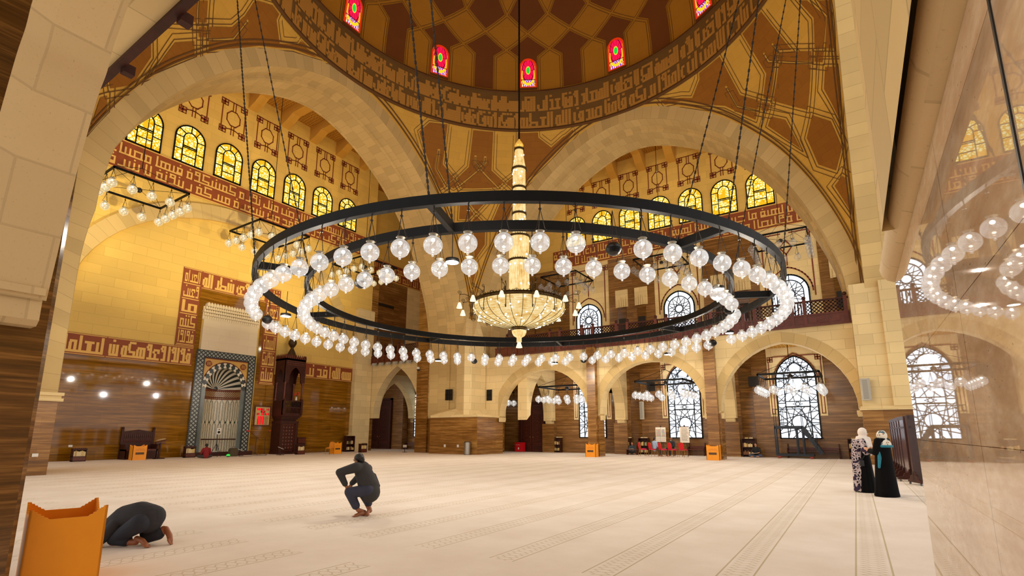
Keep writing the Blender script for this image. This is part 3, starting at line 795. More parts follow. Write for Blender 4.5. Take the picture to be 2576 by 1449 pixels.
for n_, k in enumerate((-12,-8,-4,0,4,8)):
    th = T0+k*D75; hwA = .62/13.6
    zb, zsp, za = 28.95, 30.62, 31.28
    outl = [(-1, zb),(1, zb),(1, zsp)]+[(cos(pi*i/10), zsp+(za-zsp)*sin(pi*i/10)) for i in range(1,10)]+[(-1, zsp)]
    rv = MB(); big = [(u*1.12, (z if z > zb+.01 else z-.03)+(.05 if z > zsp else 0)) for u, z in outl]
    tri_ = tessellate_polygon([[Vector((u,z,0)) for u,z in big]]); rv.add([SP(th+u*hwA, z, .04) for u,z in big], [tuple(q) for q in tri_])
    o = tag(rv.build('window_dome_%d' % (n_+1), M_STREV), 'stained glass window at the foot of the dome, %s' % ['far left of the ring','second from the left','third from the left','just right of the chandelier rod','second from the right','far right of the ring'][n_], 'window', 'stained glass windows in the dome', 'structure')
    gl = MB(); gl.add([SP(th+(u*.9+.08*(1 if k>-4 else -1)*0)*hwA, zb+.05+(z-zb)*.93, .06) for u,z in outl], [tuple(q) for q in tri_], [(u, (z-zb)/(za-zb)) for u,z in outl])
    gl.build('glass_pane', M_STAIN, o)
# -------- yellow clerestory windows
t = NT('yellow_glass'); uv = t.coord('UV'); vo = t.n('ShaderNodeTexVoronoi', feature='DISTANCE_TO_EDGE'); t.l(uv, vo.inputs['Vector']); vo.inputs['Scale'].default_value = 4.6; vo.inputs['Randomness'].default_value = .8
f = vo.outputs['Distance']
v2 = t.n('ShaderNodeTexVoronoi'); t.l(uv, v2.inputs['Vector']); v2.inputs['Scale'].default_value = 3.4; v2.inputs['Randomness'].default_value = .72
col = t.ramp(f, [(.0, lin((214,140,4))), (.05, lin((236,178,14))), (.10, lin((252,228,70))), (.2, lin((255,252,190)))])
ed = t.mix(t.math('GREATER_THAN', t.noise(uv, 1.1, 2), .60), col, lin((238,176,30)))
e = t.n('ShaderNodeEmission'); t.l(ed, e.inputs[0]); e.inputs[1].default_value = 1.25; t.l(e.outputs[0], t.out.inputs[0]); M_YGL = t.m
def yellow_window(name, fn, uc, hw, z0, za, label):
    zs = za-hw*1.05; o_ = [(-hw,z0),(hw,z0)]+[(-u,z) for u,z in archpts(hw,zs,za)]
    rvl = MB(); rvl.face([(uc+u*1.0,z) for u,z in o_], lambda u,z: fn(u,z,.03)); 
    for i in range(len(rvl.f)): pass
    gl = rvl.build(name, M_YGL); tag(gl, label[0], 'window', label[1], 'structure')
    fr = MB(); w = .062
    pts = [(uc-hw,z0)]+[(uc+u,z) for u,z in archpts(hw,zs,za)]+[(uc+hw,z0)]
    strip(fr, fn, pts, w*1.3, .10, True, .1)
    ih = hw*.46; izs = zs+.0; iza = za-hw*.52
    ia = archpts(ih, izs, iza, 6); strip(fr, fn, [(uc-ih,z0)]+[(uc+u,z) for u,z in ia]+[(uc+ih,z0)], w, .09, False, .08)
    for k, (iu, iz) in enumerate(ia):
        if k in (3,6,9):
            ox = {3:-.72,6:0,9:.72}[k]; oz = [p for p in archpts(hw,zs,za) if abs(p[0]-ox*hw) < hw*.14]
            if oz: strip(fr, fn, [(uc+iu,iz),(uc+oz[0][0],oz[0][1])], w*.8, .09, False, .08)
    H = zs-z0
    for zz in (z0+H*.02, z0+H*.5, zs): strip(fr, fn, [(uc-hw,zz),(uc-ih,zz)], w*.8, .09, False, .08); strip(fr, fn, [(uc+ih,zz),(uc+hw,zz)], w*.8, .09, False, .08)
    for zz in (z0+H*.62, z0+H*.30): strip(fr, fn, [(uc-ih,zz),(uc+ih,zz)], w*.8, .09, False, .08)
    strip(fr, fn, [(uc-ih,z0+H*.68),(uc+ih,z0+H*.68)], w*1.2, .10, False, .08)
    fr.build('window_frame', M_BLACK, gl)
def octo_motif(mb, fn, uc, zc, s=1.0):
    r = .58*s; oc = [(uc+r*cos(pi/8+pi/4*i)*.92, zc+r*sin(pi/8+pi/4*i)*1.12) for i in range(8)]
    L = []; strip(mb, fn, oc, .07, .03, True)
    hw, h = .86*s, 1.35*s
    for sg in (1, -1):
        strip(mb, fn, [(uc-.10,zc+sg*r*1.05),(uc-.10,zc+sg*h)], .06, .03); strip(mb, fn, [(uc+.10,zc+sg*r*1.05),(uc+.10,zc+sg*h)], .06, .03)
    strip(mb, fn, [(uc-hw,zc-h*.86),(uc-hw,zc+h*.8)], .07, .03); strip(mb, fn, [(uc+hw,zc-h*.86),(uc+hw,zc+h*.8)], .07, .03)
    strip(mb, fn, [(uc-hw,zc+h),(uc+hw,zc+h)], .07, .03)
    strip(mb, fn, [(uc+hw*(-1+2*i/8), zc-h*.92+ (.34*s)*(1-(abs(-1+2*i/8))**2)) for i in range(9)], .07, .03)
    for sx in (-1,1):
        for sz in (-1,1):
            cx, cz = uc+sx*hw*.86, zc+sz*h*.84; q = .13*s
            for (dx,dz) in ((-q,-q),(q,q),(-q,q),(q,-q)):
                strip(mb, fn, [(cx+dx-q*.8,cz+dz-q*.8),(cx+dx+q*.8,cz+dz-q*.8),(cx+dx+q*.8,cz+dz+q*.8),(cx+dx-q*.8,cz+dz+q*.8)], .05, .035, True)
orn = MB(); orn2 = MB()
names = 'first second third fourth fifth sixth seventh eighth ninth'.split()
for i, k in enumerate(range(-3, 5)):
    y = 19.3+1.375+2.75*(k-1)
    yellow_window('window_west_%d' % (i+1), FQ, y, .97, 20.38, 23.28, ('yellow stained arched window over the mihrab wall inscription, %s from the left' % names[i], 'yellow windows on the mihrab side'))
    octo_motif(orn, FQ, y, 25.45)
for i, k in enumerate(range(-4, 5)):
    x = -13.44+2.88*k+.0
    if x < -24: continue
    yellow_window('window_north_%d' % (i+1), FU, x, 1.03, 20.40, 23.52, ('yellow stained arched window above the balcony side inscription, %s from the left' % names[i], 'yellow windows on the balcony side'))
    octo_motif(orn2, FU, x, 25.4, 1.02)
struct('trim_west_ornaments', orn, M_REDL); struct('trim_north_ornaments', orn2, M_REDL)
# -------- side vault ceilings with deep beams
t = NT('patterned_ceiling'); co = t.coord('UV'); vo = t.n('ShaderNodeTexVoronoi', feature='DISTANCE_TO_EDGE'); t.l(co, vo.inputs['Vector']); vo.inputs['Scale'].default_value = 4.2; vo.inputs['Randomness'].default_value = .35
col = t.ramp(vo.outputs['Distance'], [(.03, lin((206,152,62))), (.10, lin((150,102,34)))]); t.bsdf(col, .8, 0, .2); M_CPAT = t.m
mb = MB(); mb.box((-70,-3,28.3),(CX-A_-3.7,45,28.6)); struct('ceiling_west', mb, M_CPAT)
mb = MB(); mb.box((-70,CY+A_+3.7,28.3),(6,NU+.3,28.62)); struct('ceiling_north', mb, M_CPAT)
mb = MB()
for k in range(-5, 7):
    y = 19.3+2.75*k
    mb.prism([(QW,28.3),(QW,27.0),(QW+.9,27.25),(QW+1.6,27.6),(-29.4,27.6),(-29.4,28.3)], lambda u,v,t_: Vector((u,t_,v)), y-.36, y+.36)
struct('ceiling_west_beams', mb, M_CEIL)
mb = MB()
for k in range(-5, 6):
    x = -13.44+2.88*(k+.5)
    mb.prism([(NU,28.3),(NU,26.6),(NU-.9,27.0),(NU-1.6,27.6),(36.4,27.6),(36.4,28.3)], lambda u,v,t_: Vector((t_,u,v)), x-.38, x+.38)
struct('ceiling_north_beams', mb, M_CEIL)
# -------- north gallery wall (upper) and the wall under the gallery
mb = MB(); mb.add([FU(-70,7),FU(8,7),FU(8,28.4),FU(-70,28.4)], [(0,1,2,3)], [(-70,7),(8,7),(8,28.4),(-70,28.4)]); struct('wall_north_upper', mb, M_QIBLA)
gcs = [-20.85+8.78*i for i in range(3)]
rec = MB(); recs = MB(); srd = MB(); srl = MB(); vg = []
edges = sorted([-27, 6.5]+[e for c in gcs for e in (c-2.15, c+2.15)])
for i in range(0, len(edges), 2):
    rectp(rec, FU, edges[i], 7.3, edges[i+1], 18.25, .10)
struct('wall_north_gallery_travertine', rec, M_TRAVR)
for c in gcs:
    rectp(srd, FU, c-2.15, 7.3, c+2.15, 18.25, .06)
    strip(srl, FU, [(c-1.75,12.2),(c-1.75,17.6),(c-.35,17.6)], .09, .09); strip(srl, FU, [(c+1.75,12.2),(c+1.75,17.6),(c+.35,17.6)], .09, .09)
    strip(srl, FU, [(c-.45,16.4),(c,17.0),(c+.45,16.4),(c,15.8)], .09, .09, True); strip(srl, FU, [(c,15.8),(c,14.9)], .09, .09)
    strip(srl, FU, [(c+u,z) for u,z in archpts(1.62,12.6,14.7)], .10, .09)
    for sx in (-1,1):
        for dx,dz in ((0,0),(.28,0),(0,.28),(.28,.28)): 
            u0,z0 = c+sx*1.75-.14*0+dx-.14, 17.3+dz; strip(srl, FU, [(u0,z0),(u0+.2,z0),(u0+.2,z0+.2),(u0,z0+.2)], .05, .095, True)
o = tag(srd.build('trim_gallery_surround', M_STONE), None, None, None, 'structure'); srl.build('red_line_inlay', M_REDL, o)
# niches with muqarnas heads between the gallery windows
nm = MB(); nh = MB(); nv = MB()
for c in [gcs[0]+4.39, gcs[1]+4.39, gcs[2]+4.39]:
    for s in (-1, 1):
        u = c+s*.95
        rectp(nm, FU, u-.42, 7.3, u+.42, 13.3, .13); rectp(nh, FU, u-.62, 13.3, u+.62, 15.0, .14)
        for a in range(4): rectp(nh, FU, u-.42+a*.21, 13.3, u-.42+a*.21+.17, 14.0+.25*(a%2), .22)
        rectp(nv, FU, u-.33, 10.9, u+.33, 12.2, .16)
struct('trim_gallery_niches', nm, M_TRAVD); struct('trim_gallery_niche_heads', nh, M_STONE); struct('trim_gallery_vents', nv, M_DARK)
mb = MB(); mb.add([FL(-70,0),FL(8,0),FL(8,7.35),FL(-70,7.35)], [(0,1,2,3)], [(-70,0),(8,0),(8,7.35),(-70,7.35)]); struct('wall_north_lower', mb, M_TRAVR)
mb = MB(); mb.box((-46,33.5,7.3),(8,NU,7.6)); struct('floor_gallery', mb, M_CPAT)
# white rosette lattices
M_DAY = None
t = NT('daylight_glass'); uv = t.coord('UV'); sp = t.n('ShaderNodeSeparateXYZ'); t.l(uv, sp.inputs[0])
c = t.mix(t.noise(uv, .5, 2), lin((205,228,255)), lin((255,255,255))); e = t.n('ShaderNodeEmission'); t.l(c, e.inputs[0]); e.inputs[1].default_value = 1.9; t.l(e.outputs[0], t.out.inputs[0]); M_DAY = t.m
M_LATT = plain('grey_lattice', (112,116,124), .6)
def lattice(mb, fn, segs, inside, w, d):
    for a, b in segs:
        n = max(4, int(hypot(a[0]-b[0], a[1]-b[1])/.06)); cur = None
        for i in range(n+1):
            p = (a[0]+(b[0]-a[0])*i/n, a[1]+(b[1]-a[1])*i/n)
            if inside(p):
                if cur is None: cur = p
                lastp = p
            elif cur is not None:
                strip(mb, fn, [cur, lastp], w, d, False, .05); cur = None
        if cur is not None and cur != lastp: strip(mb, fn, [cur, lastp], w, d, False, .05)
def rosette(c, r, n=12, k=5, rot=0.0):
    P = [(c[0]+r*cos(rot+2*pi*i/n), c[1]+r*sin(rot+2*pi*i/n)) for i in range(n)]
    out = []
    for i in range(n):
        a, b = P[i], P[(i+k)%n]
        # only the outer thirds of each chord: keeps the open star in the middle
        m0 = (a[0]+(b[0]-a[0])*.40, a[1]+(b[1]-a[1])*.40); m1 = (a[0]+(b[0]-a[0])*.60, a[1]+(b[1]-a[1])*.60)
        out += [(a, m0), (m1, b), (m0, m1)]
    return out
def tall_window(name, fn, uc, hw, z0, za, label):
    zs = za-hw*1.32; ap = archpts(hw, zs, za)
    gl = MB(); gl.face([(uc-hw,z0),(uc+hw,z0)]+[(uc-u,z) for u,z in ap], lambda u,z: fn(u,z,.03))
    o = tag(gl.build(name, M_DAY), label, 'window', 'tall lattice windows under the balcony', 'structure')
    fr = MB(); w = .055
    strip(fr, fn, [(uc-hw,z0)]+[(uc+u,z) for u,z in ap]+[(uc+hw,z0)], .075, .12, True, .1)
    ih = hw*.60; ia = archpts(ih, zs, za-hw*.36); strip(fr, fn, [(uc-ih,z0)]+[(uc+u,z) for u,z in ia]+[(uc+ih,z0)], w, .11, False, .09)
    zm = z0+2.05
    for zz in (zm, zm+.36): strip(fr, fn, [(uc-ih,zz),(uc+ih,zz)], .085 if zz == zm else w, .11, False, .09)
    for zz in (z0+1.0, z0+2.3, zs+.05):
        strip(fr, fn, [(uc-hw,zz),(uc-ih,zz)], w, .11, False, .09); strip(fr, fn, [(uc+hw,zz),(uc+ih,zz)], w, .11, False, .09)
    for k, ux in ((3,-.7),(10,0),(17,.7)):
        p = ia[k]; q = min(ap, key=lambda s: abs(s[0]-ux*hw)) if k != 10 else (0, za); strip(fr, fn, [(uc+p[0],p[1]),(uc+q[0],q[1])], w, .11, False, .09)
    fr.build('window_frame', M_BLACK, o)
    la = MB()
    def ins(p):
        u, z = p[0]-uc, p[1]
        if abs(u) > hw-.02 or z < z0+.02: return False
        if z > zs:
            h = za-zs; r = (hw*hw+h*h)/(2*hw); return hypot(abs(u)+(r-hw), z-zs) < r-.02
        return True
    inner = lambda p: ins(p) and abs(p[0]-uc) < ih
    outer = lambda p: ins(p) and abs(p[0]-uc) > ih
    low = lambda p: inner(p) and p[1] < zm; up = lambda p: inner(p) and p[1] > zm+.36
    lattice(la, fn, rosette((uc, z0+1.05), 1.62), lambda p: ins(p) and p[1] < zm, .055, .09)
    lattice(la, fn, rosette((uc, zm+.36+1.15), 1.75), lambda p: ins(p) and zm+.36 < p[1] < zm+.36+2.0, .055, .09)
    lattice(la, fn, rosette((uc, zs+.75), 1.1, 10, 4, .3), lambda p: ins(p) and p[1] > zm+.36+2.0, .05, .09)
    lattice(la, fn, rosette((uc, zm+.18), .28, 8, 3), lambda p: inner(p) and zm < p[1] < zm+.36, .035, .09)
    for s in (-1, 1):
        lattice(la, fn, rosette((uc+s*hw*.8, zm+.18), .6, 8, 3, .39), outer, .045, .09)
    la.build('star_lattice', M_LATT, o)
LW = [(-17.85, 'first tall window with white star lattice, partly hidden by the left arcade column'), (-10.42, 'tall window with white star lattice behind the red chairs'), (-3.03, 'tall window with white star lattice behind the rolling stairs'), (-36.6, 'narrow view of a white lattice window left of the central pier')]
sr = MB(); sl = MB()
for i, (u, lab) in enumerate(LW):
    tall_window('window_%d' % (i+1), FL, u, 1.17, 1.24, 6.66, lab)
    for s in (-1, 1): rectp(sr, FL, u+s*1.24, 2.68, u+s*1.66, 7.3, .06)
    rectp(sr, FL, u-1.66, 5.4, u+1.66, 7.3, .02)
    for s in (-1, 1):
        strip(sl, FL, [(u+s*1.36,5.5),(u+s*1.36,2.85),(u+s*1.54,2.85),(u+s*1.54,6.3)], .05, .085)
        for dx,dz in ((0,0),(.17,0),(0,.17),(.17,.17)):
            a, b_ = u+s*1.42+dx-.17, 6.35+dz; strip(sl, FL, [(a,b_),(a+.14,b_),(a+.14,b_+.14),(a,b_+.14)], .04, .09, True)
    strip(sl, FL, [(u-1.3,6.68),(u+1.3,6.68)], .05, .085)
    strip(sl, FL, [(u+a,z) for a,z in archpts(1.33,4.9,6.85)], .05, .085)
o = tag(sr.build('trim_lower_window_surround', M_STONE), None, None, None, 'structure'); sl.build('red_line_inlay', M_REDL, o)
for i, c in enumerate(gcs):
    hw, z0, za = 1.32, 8.6, 14.05; zs = za-hw*1.1; ap = archpts(hw, zs, za)
    gl = MB(); gl.face([(c-hw,z0),(c+hw,z0)]+[(c-u,z) for u,z in ap], lambda u,z: FU(u,z,.11))
    o = tag(gl.build('window_gallery_%d' % (i+1), M_DAY), 'arched window with white rosette above the balcony, %s' % ['just right of the crystal chandelier','between the inner and outer ring lamps','near the right end of the balcony'][i], 'window', 'rosette windows behind the balcony', 'structure')
    fr = MB(); strip(fr, FU, [(c-hw,z0)]+[(c+u,z) for u,z in ap]+[(c+hw,z0)], .11, .2, True, .1)
    ih = hw*.72; ia = archpts(ih, zs, za-hw*.34); strip(fr, FU, [(c-ih,z0)]+[(c+u,z) for u,z in ia]+[(c+ih,z0)], .07, .19, False, .08)
    for k in (4,10,16):
        p = ia[k]; q = ap[k]; strip(fr, FU, [(c+p[0],p[1]),(c+q[0],q[1])], .06, .19, False, .08)
    strip(fr, FU, [(c-hw,zs-.9),(c-ih,zs-.9)], .06, .19, False, .08); strip(fr, FU, [(c+hw,zs-.9),(c+ih,zs-.9)], .06, .19, False, .08)
    fr.build('window_frame', M_BLACK, o)
    la = MB(); cc = (c, zs-.15)
    lattice(la, FU, rosette(cc, 1.2, 12, 5), lambda p: abs(p[0]-c) < ih and z0 < p[1] and hypot(p[0]-c, max(0, p[1]-zs)) < ih, .06, .17)
    lattice(la, FU, rosette((c, zs-2.3), 1.1, 12, 5), lambda p: abs(p[0]-c) < ih and z0 < p[1], .06, .17)
    la.build('star_lattice', M_LATT, o)
# -------- arcade under the balcony
AY0, AY1 = 33.15, 33.95
cA = (QY(1478,1050,32.75).x, QY(1499,1050,32.75).x); cB = (QY(1778,1050,32.75).x, QY(1806.5,1050,32.75).x)
bays = [(-23.6+.1, cA[0]), (cA[1], cB[0]), (cB[1], .42)]
poly = [(-25.5,7.6),(-25.5,2.75)]
for (a, b_), za in zip(bays, (6.35, 6.35, 6.85)):
    m_ = (a+b_)/2; hw = (b_-a)/2
    poly += [(a, 2.75)]+[(m_+u, z) for u, z in archpts(hw-.14, 2.9, za, 10)]+[(b_, 2.75)]
poly += [(.42,7.6)]
mb = MB(); mb.prism(poly, lambda u,v,t_: Vector((u,t_,v)), AY0, AY1); struct('wall_arcade', mb, M_STONE)
vr = MB()
for (a, b_), za in zip(bays, (6.35, 6.35, 6.85)):
    m_ = (a+b_)/2; hw = (b_-a)/2; i_ = archpts(hw-.14, 2.9, za, 10); e_ = archpts(hw+.42, 2.9, za+.62, 10); L = cumlen(i_)
    e_ = [(max(-hw+.0, min(hw, u)), z) for u, z in e_]
    vr.grid([[Vector((m_+u,AY0-.012,z)) for u,z in i_],[Vector((m_+u,AY0-.012,z)) for u,z in e_]], [[(l,0) for l in L],[(l,.5) for l in L]], smooth=False)
struct('trim_arcade_voussoirs', vr, M_VOUSS)
for i, (a, b_) in enumerate((cA, cB)):
    mb = MB(); mb.box((a, 32.75, 0), (b_+.0, AY1+.1, 7.6)); mb.box((b_, 33.0, 0), (b_+.10, AY1, 2.75))
    struct('wall_column_%d' % (i+1), mb, M_TRAV, 'slim brown travertine column of the far arcade with an orange box at its foot, %s' % ['nearer the central pier','nearer the rolling stairs'][i], 'column')
cb = MB()
for (a, b_) in bays:
    for s, x in ((1, a), (-1, b_)):
        cb.prism([(0,2.45),(.22,2.45),(.26,2.62),(.26,2.78),(0,2.78)], lambda u,v,t_: Vector((x+s*u,t_,v)), AY0+.1, AY1-.1)
struct('trim_arcade_corbels', cb, M_STONE)
# transverse arches from the columns to the outer wall
tv = MB(); tb = MB()
for xc in (-21.75, (cA[0]+cA[1])/2, (cB[0]+cB[1])/2):
    p = [(AY1,7.4)]+[(AY1,2.6)]+[((AY1+NL)/2+u, z) for u,z in archpts((NL-AY1)/2-.55, 3.0, 6.3, 8)]+[(NL-.55,2.6),(NL,2.6),(NL,7.4)]
    tv.prism(p, lambda u,v,t_: Vector((t_,u,v)), xc-.42, xc+.42)
    tb.box((xc-.55, NL-.55, 0), (xc+.55, NL, 2.35))
    tv.prism([(NL,2.35),(NL-.40,2.35),(NL-.48,2.6),(NL,2.6)], lambda u,v,t_: Vector((t_,u,v)), xc-.30, xc+.30)
struct('wall_transverse_arches', tv, M_STONE); struct('trim_outer_pilasters', tb, M_TRAVR)
nd = MB()
for xc in ((cA[0]+cA[1])/2, (cB[0]+cB[1])/2):
    for s in (-1, 1): rectp(nd, FL, xc+s*1.1-.42, 0, xc+s*1.1+.42, 6.3, .03)
struct('trim_outer_recesses', nd, M_TRAVD)
nv = MB()
for x in (-21.0+4.9,-15.9,-12.9,-8.6,-5.6): rectp(nv, FL, x-.33, 4.75, x+.33, 5.45, .06)
for x in (-41.4,): rectp(nv, FL, x-1.5, 5.9, x+1.0, 6.4, .06)
struct('trim_outer_vents', nv, M_DARK)
# west bay arcade, left of the central pier
WY = 32.45
L0, L1 = QY(917,1000,WY).x, -30.1; m_ = QY(998,950,WY).x; hw = m_-QY(938,1040,WY).x
mb = MB(); mb.prism([(L0,8.2),(L0,2.9)]+[(max(L0+.02,m_+u),z) for u,z in archpts(hw,2.95,QY(998,921,WY).z,10)]+[(L1,2.9),(L1,8.2)], lambda u,v,t_: Vector((u,t_,v)), WY, WY+.8); struct('wall_west_bay_arcade', mb, M_STONE)
mb = MB(); mb.box((L0-.0,WY-.1,0),(L0+.32,WY+.8,16)); mb.box((QY(1053,1000,32.3).x,32.0,0),(-30.0,32.3,15)); struct('wall_west_bay_columns', mb, M_TRAV)
mb = MB(); mb.prism([(WY+.8,8.0),(WY+.8,3.0)]+[((WY+.8+NL)/2+u,z) for u,z in archpts((NL-WY-.8)/2-.3,3.1,6.6,8)]+[(NL,3.0),(NL,8.0)], lambda u,v,t_: Vector((t_,u,v)), -38.4, -37.7); struct('wall_west_bay_transverse', mb, M_STONE)
mb = MB(); mb.add([FU(-70,8,.25),FU(-27,8,.25),FU(-27,19,.25),FU(-70,19,.25)], [(0,1,2,3)]); struct('wall_west_bay_travertine', mb, M_TRAVR)
mb = MB(); v0 = QX(948,760,-42); v1 = QX(990,778,-42); mb.box((-42.1,v0.y,v1.z),(-41.94,v1.y,v0.z))
struct('trim_west_bay_vent', mb, M_DARK)
mb = MB(); a = QX(1026,700,-42); mb.box((-42.1,a.y,7.3),(-41.95,44.6,18.2)); struct('trim_west_bay_panel', mb, M_STONE)
mb = MB(); mb.box((-42.4,32.4,18.2),(-42,45,28.4)); struct('wall_west_bay_upper', mb, M_QIBLA)
mb = MB(); mb.box((-42.4,32.4,7.3),(-42,45,18.2)); struct('wall_west_bay_gallery', mb, M_TRAVR)
mb = MB(); mb.box((-45.4,31,0),(-45,45,7.5)); struct('wall_west_bay_end', mb, M_TRAVR)
big_band('trim_west_bay_inscription', lambda u,z,d=0: Vector((-42+d,u,z)), 32.5, 44.7, 44.7, -1, ["سبحن الله وبحمده سبحن الله العظيم", "لا اله الا الله وحده لا شريك له"])
# ---------------------------------------------------------------- lamp materials
def globe_mat(name, tint, haze, rimk, base=.16, bub=.35):
    t = NT(name); lw = t.n('ShaderNodeLayerWeight'); lw.inputs[0].default_value = .35
    fc = lw.outputs['Facing']; f3 = t.math('POWER', fc, 2.2)
    sp = t.ramp(t.noise(t.coord('Object'), 55, 2, .6), [(.55,(0,0,0,1)),(.68,(1,1,1,1))])
    e = t.n('ShaderNodeEmission'); e.inputs[0].default_value = lin(tint); e.inputs[1].default_value = haze
    g = t.n('ShaderNodeBsdfGlossy'); g.inputs['Roughness'].default_value = .04; g.inputs[0].default_value = (1,1,1,1)
    tr = t.n('ShaderNodeBsdfTransparent'); tr.inputs[0].default_value = (.97,.97,.98,1)
    m1 = t.n('ShaderNodeMixShader'); m1.inputs[0].default_value = .55; t.l(e.outputs[0], m1.inputs[1]); t.l(g.outputs[0], m1.inputs[2])
    m2 = t.n('ShaderNodeMixShader')
    fac = t.math('ADD', t.math('ADD', t.math('MULTIPLY', f3, rimk), base), t.math('MULTIPLY', sp, bub*.3)); fac = t.math('MINIMUM', fac, .95)
    t.l(fac, m2.inputs[0]); t.l(tr.outputs[0], m2.inputs[1]); t.l(m1.outputs[0], m2.inputs[2]); t.l(m2.outputs[0], t.out.inputs[0]); return t.m
M_GLOBE = globe_mat('clear_bubble_glass', (246,242,236), 1.15, .70, .42, .7)
M_GLOBEO = globe_mat('opal_glass', (255,232,178), 1.05, .25, .72)
M_GLOBEG = globe_mat('unlit_clear_glass', (200,196,180), .55, .6, .14)  # lamps are unlit; the pale haze is put into the glass by emission
M_BULB = emit('bulb', (255,248,228), 18); M_BULBW = emit('warm_bulb', (255,226,160), 9); M_FLOOD = emit('flood_lamp_face', (255,252,244), 9)
M_CAP = plain('smoked_glass_collar', (150,142,128), .25, .4); M_CHAIN = plain('dark_chain', (44,34,24), .5, .5)
def scale_pts(pts, c, s): return [Vector(c)+(Vector(p)-Vector(c))*s for p in pts]
# prototype globe: origin at the globe's centre, hook above
def make_globe(parent, r, up, glass, bulb, mesh_cache, key, at, rz=0.0, light=True, subs=True):
    """one hanging globe as a part with its own collar, chain, finial and bulb"""
    if key not in mesh_cache:
        a = MB(); a.ell((0,0,0), r, 20, 12)
        b = MB(); b.lathe([(.38*r,.90*r),(.36*r,1.02*r),(.46*r,1.16*r),(.50*r,1.20*r),(.40*r,1.20*r),(.30*r,1.06*r)], n=16)
        c = MB(); top = (0,0,up)
        for i in range(3):
            an = 2*pi*i/3; q = (.52*r*cos(an), .52*r*sin(an), 1.2*r); mid = (.16*r*cos(an), .16*r*sin(an), up*.72+1.2*r*.28)
            c.tube([q, (.66*r*cos(an), .66*r*sin(an), 1.28*r), (.52*r*cos(an),.52*r*sin(an),1.45*r), (0,0,up-.16)], .006+r*.012, 4)
        c.cyl((0,0,up-.18), (0,0,up), .012+r*.02, n=5); c.cyl((0,0,up-.19),(0,0,up-.165), .03+r*.05, n=8)
        d = MB(); d.ell((0,0,-1.12*r), .14*r, 8, 6); d.cyl((0,0,-1.0*r),(0,0,-1.08*r), .05*r, n=6)
        e = MB(); e.ell((0,0,.58*r), (.20*r,.20*r,.20*r), 10, 7)
        g = a.build('globe', glass, None)
        for nm, mb_, mt in (('collar', b, M_CAP), ('chain', c, M_CHAIN), ('finial', d, glass), ('bulb', e, bulb)):
            mb_.build(nm, mt, g)
        mesh_cache[key] = g; o = g
    else:
        o = copy_tree(mesh_cache[key])
    o.location = at; o.rotation_euler = (0,0,rz)
    if parent is not None: o.parent = parent
    return o
cache = {}
def ang(a): # degrees, 0 = toward the viewer, positive to the right
    th = YAW+pi  # direction of viewer seen from the axis in world (sin,cos) form
    fw = Vector((-sin(YAW), cos(YAW))); rg = Vector((cos(YAW), sin(YAW))); a = R_(a)
    return -fw*cos(a)+rg*sin(a)
RC = Vector((CX, CY, 0))
def rp(R, a, z): d = ang(a); return Vector((CX+d.x*R, CY+d.y*R, z))
ring = empty('ring_chandelier', (CX, CY, 7.45), 0, 'huge black double ring chandelier hung with clear glass globe lamps', 'chandelier')
def local(p): return Vector(p)-Vector(ring.location)
ZT, ZB = 7.585, 7.30
for nm, R0, wd in (('outer_ring_beam', 11.04, .17), ('inner_ring_beam', 9.22, .17)):
    mb = MB(); n = 120; rows = []
    for (rr, zz) in ((R0, ZB),(R0, ZT),(R0-wd, ZT),(R0-wd, ZB),(R0, ZB)):
        rows.append([local(rp(rr, 360*i/n, zz)) for i in range(n)])
    mb.grid(rows, smooth=False, closed=True); mb.build(nm, M_BLACK, ring)
for a in (-12.3, 33.5, -58.8, 80.3, -101.7, 122.0, -148.0, 165.0):
    mb = MB(); mb.bar(local(rp(9.1, a, 7.44)), local(rp(10.95, a, 7.44)), .16, .27); mb.build('spoke', M_BLACK, ring)
M_CH2 = M_CHAIN
def chain(mb, p, q, r=.022):
    p, q = Vector(p), Vector(q); d = q-p; n = int(d.length/.16); 
    mb.cyl(p, q, r*.75, n=5)
    for i in range(n):
        m_ = p+d*((i+.5)/n); mb.bar(m_-d.normalized()*.05, m_+d.normalized()*.05, r*2.6 if i%2 else r*1.3, r*1.3 if i%2 else r*2.6)
for a in (-12.3, 33.5, -58.8-1, 80.3-12):
    an0 = {-12.3:-17, 33.5:46, -59.8:-66, 68.3:71}[round(a,1)]
    for R0, dz in ((10.95, 0), (9.15, .4)):
        mb = MB(); tp = rp(13.45, an0+(1.5 if dz else -1.5), 25.05) if a > -50 and a < 60 else rp(13.45, an0+(1.5 if dz else -1.5), 25.05)
        chain(mb, local(rp(R0, a, ZT)), local(tp)); mb.build('support_chain', M_CHAIN, ring)
globes = []
sp_out = [(11.9+1.2, 'near side'), (-78.2, 'left'), (108.6, 'right, far side'), (-164.0, 'far side'), (157.0, 'far right side')]
sp_in = [(-33.9, 'near left'), (64.5, 'right')]
def near(a, L): return any(abs((a-b+180)%360-180) < 2.3 for b in L)
NO, NI = 76, 64
for i in range(NO):
    a = -2.0+360*i/NO
    if near(a, [s for s, _ in sp_out]): continue
    globes.append((a, 10.96, 'o'))
for i in range(NI):
    a = -3.3+360*i/NI
    if near(a, [s for s, _ in sp_in]): continue
    globes.append((a, 9.16, 'i'))
ZG = 6.235
def camd(g): p = rp(g[1], g[0], ZG); return (p-EYE).length
globes.sort(key=camd)
gr = .245
for a, R0, k in globes[:100]:
    p = rp(R0, a, ZG); make_globe(ring, gr, ZB-ZG, M_GLOBE, M_BULB, cache, 'ring', local(p), R_(random.uniform(0,120)))
far = {n: MB() for n in ('glass','collar','chain','bulb')}
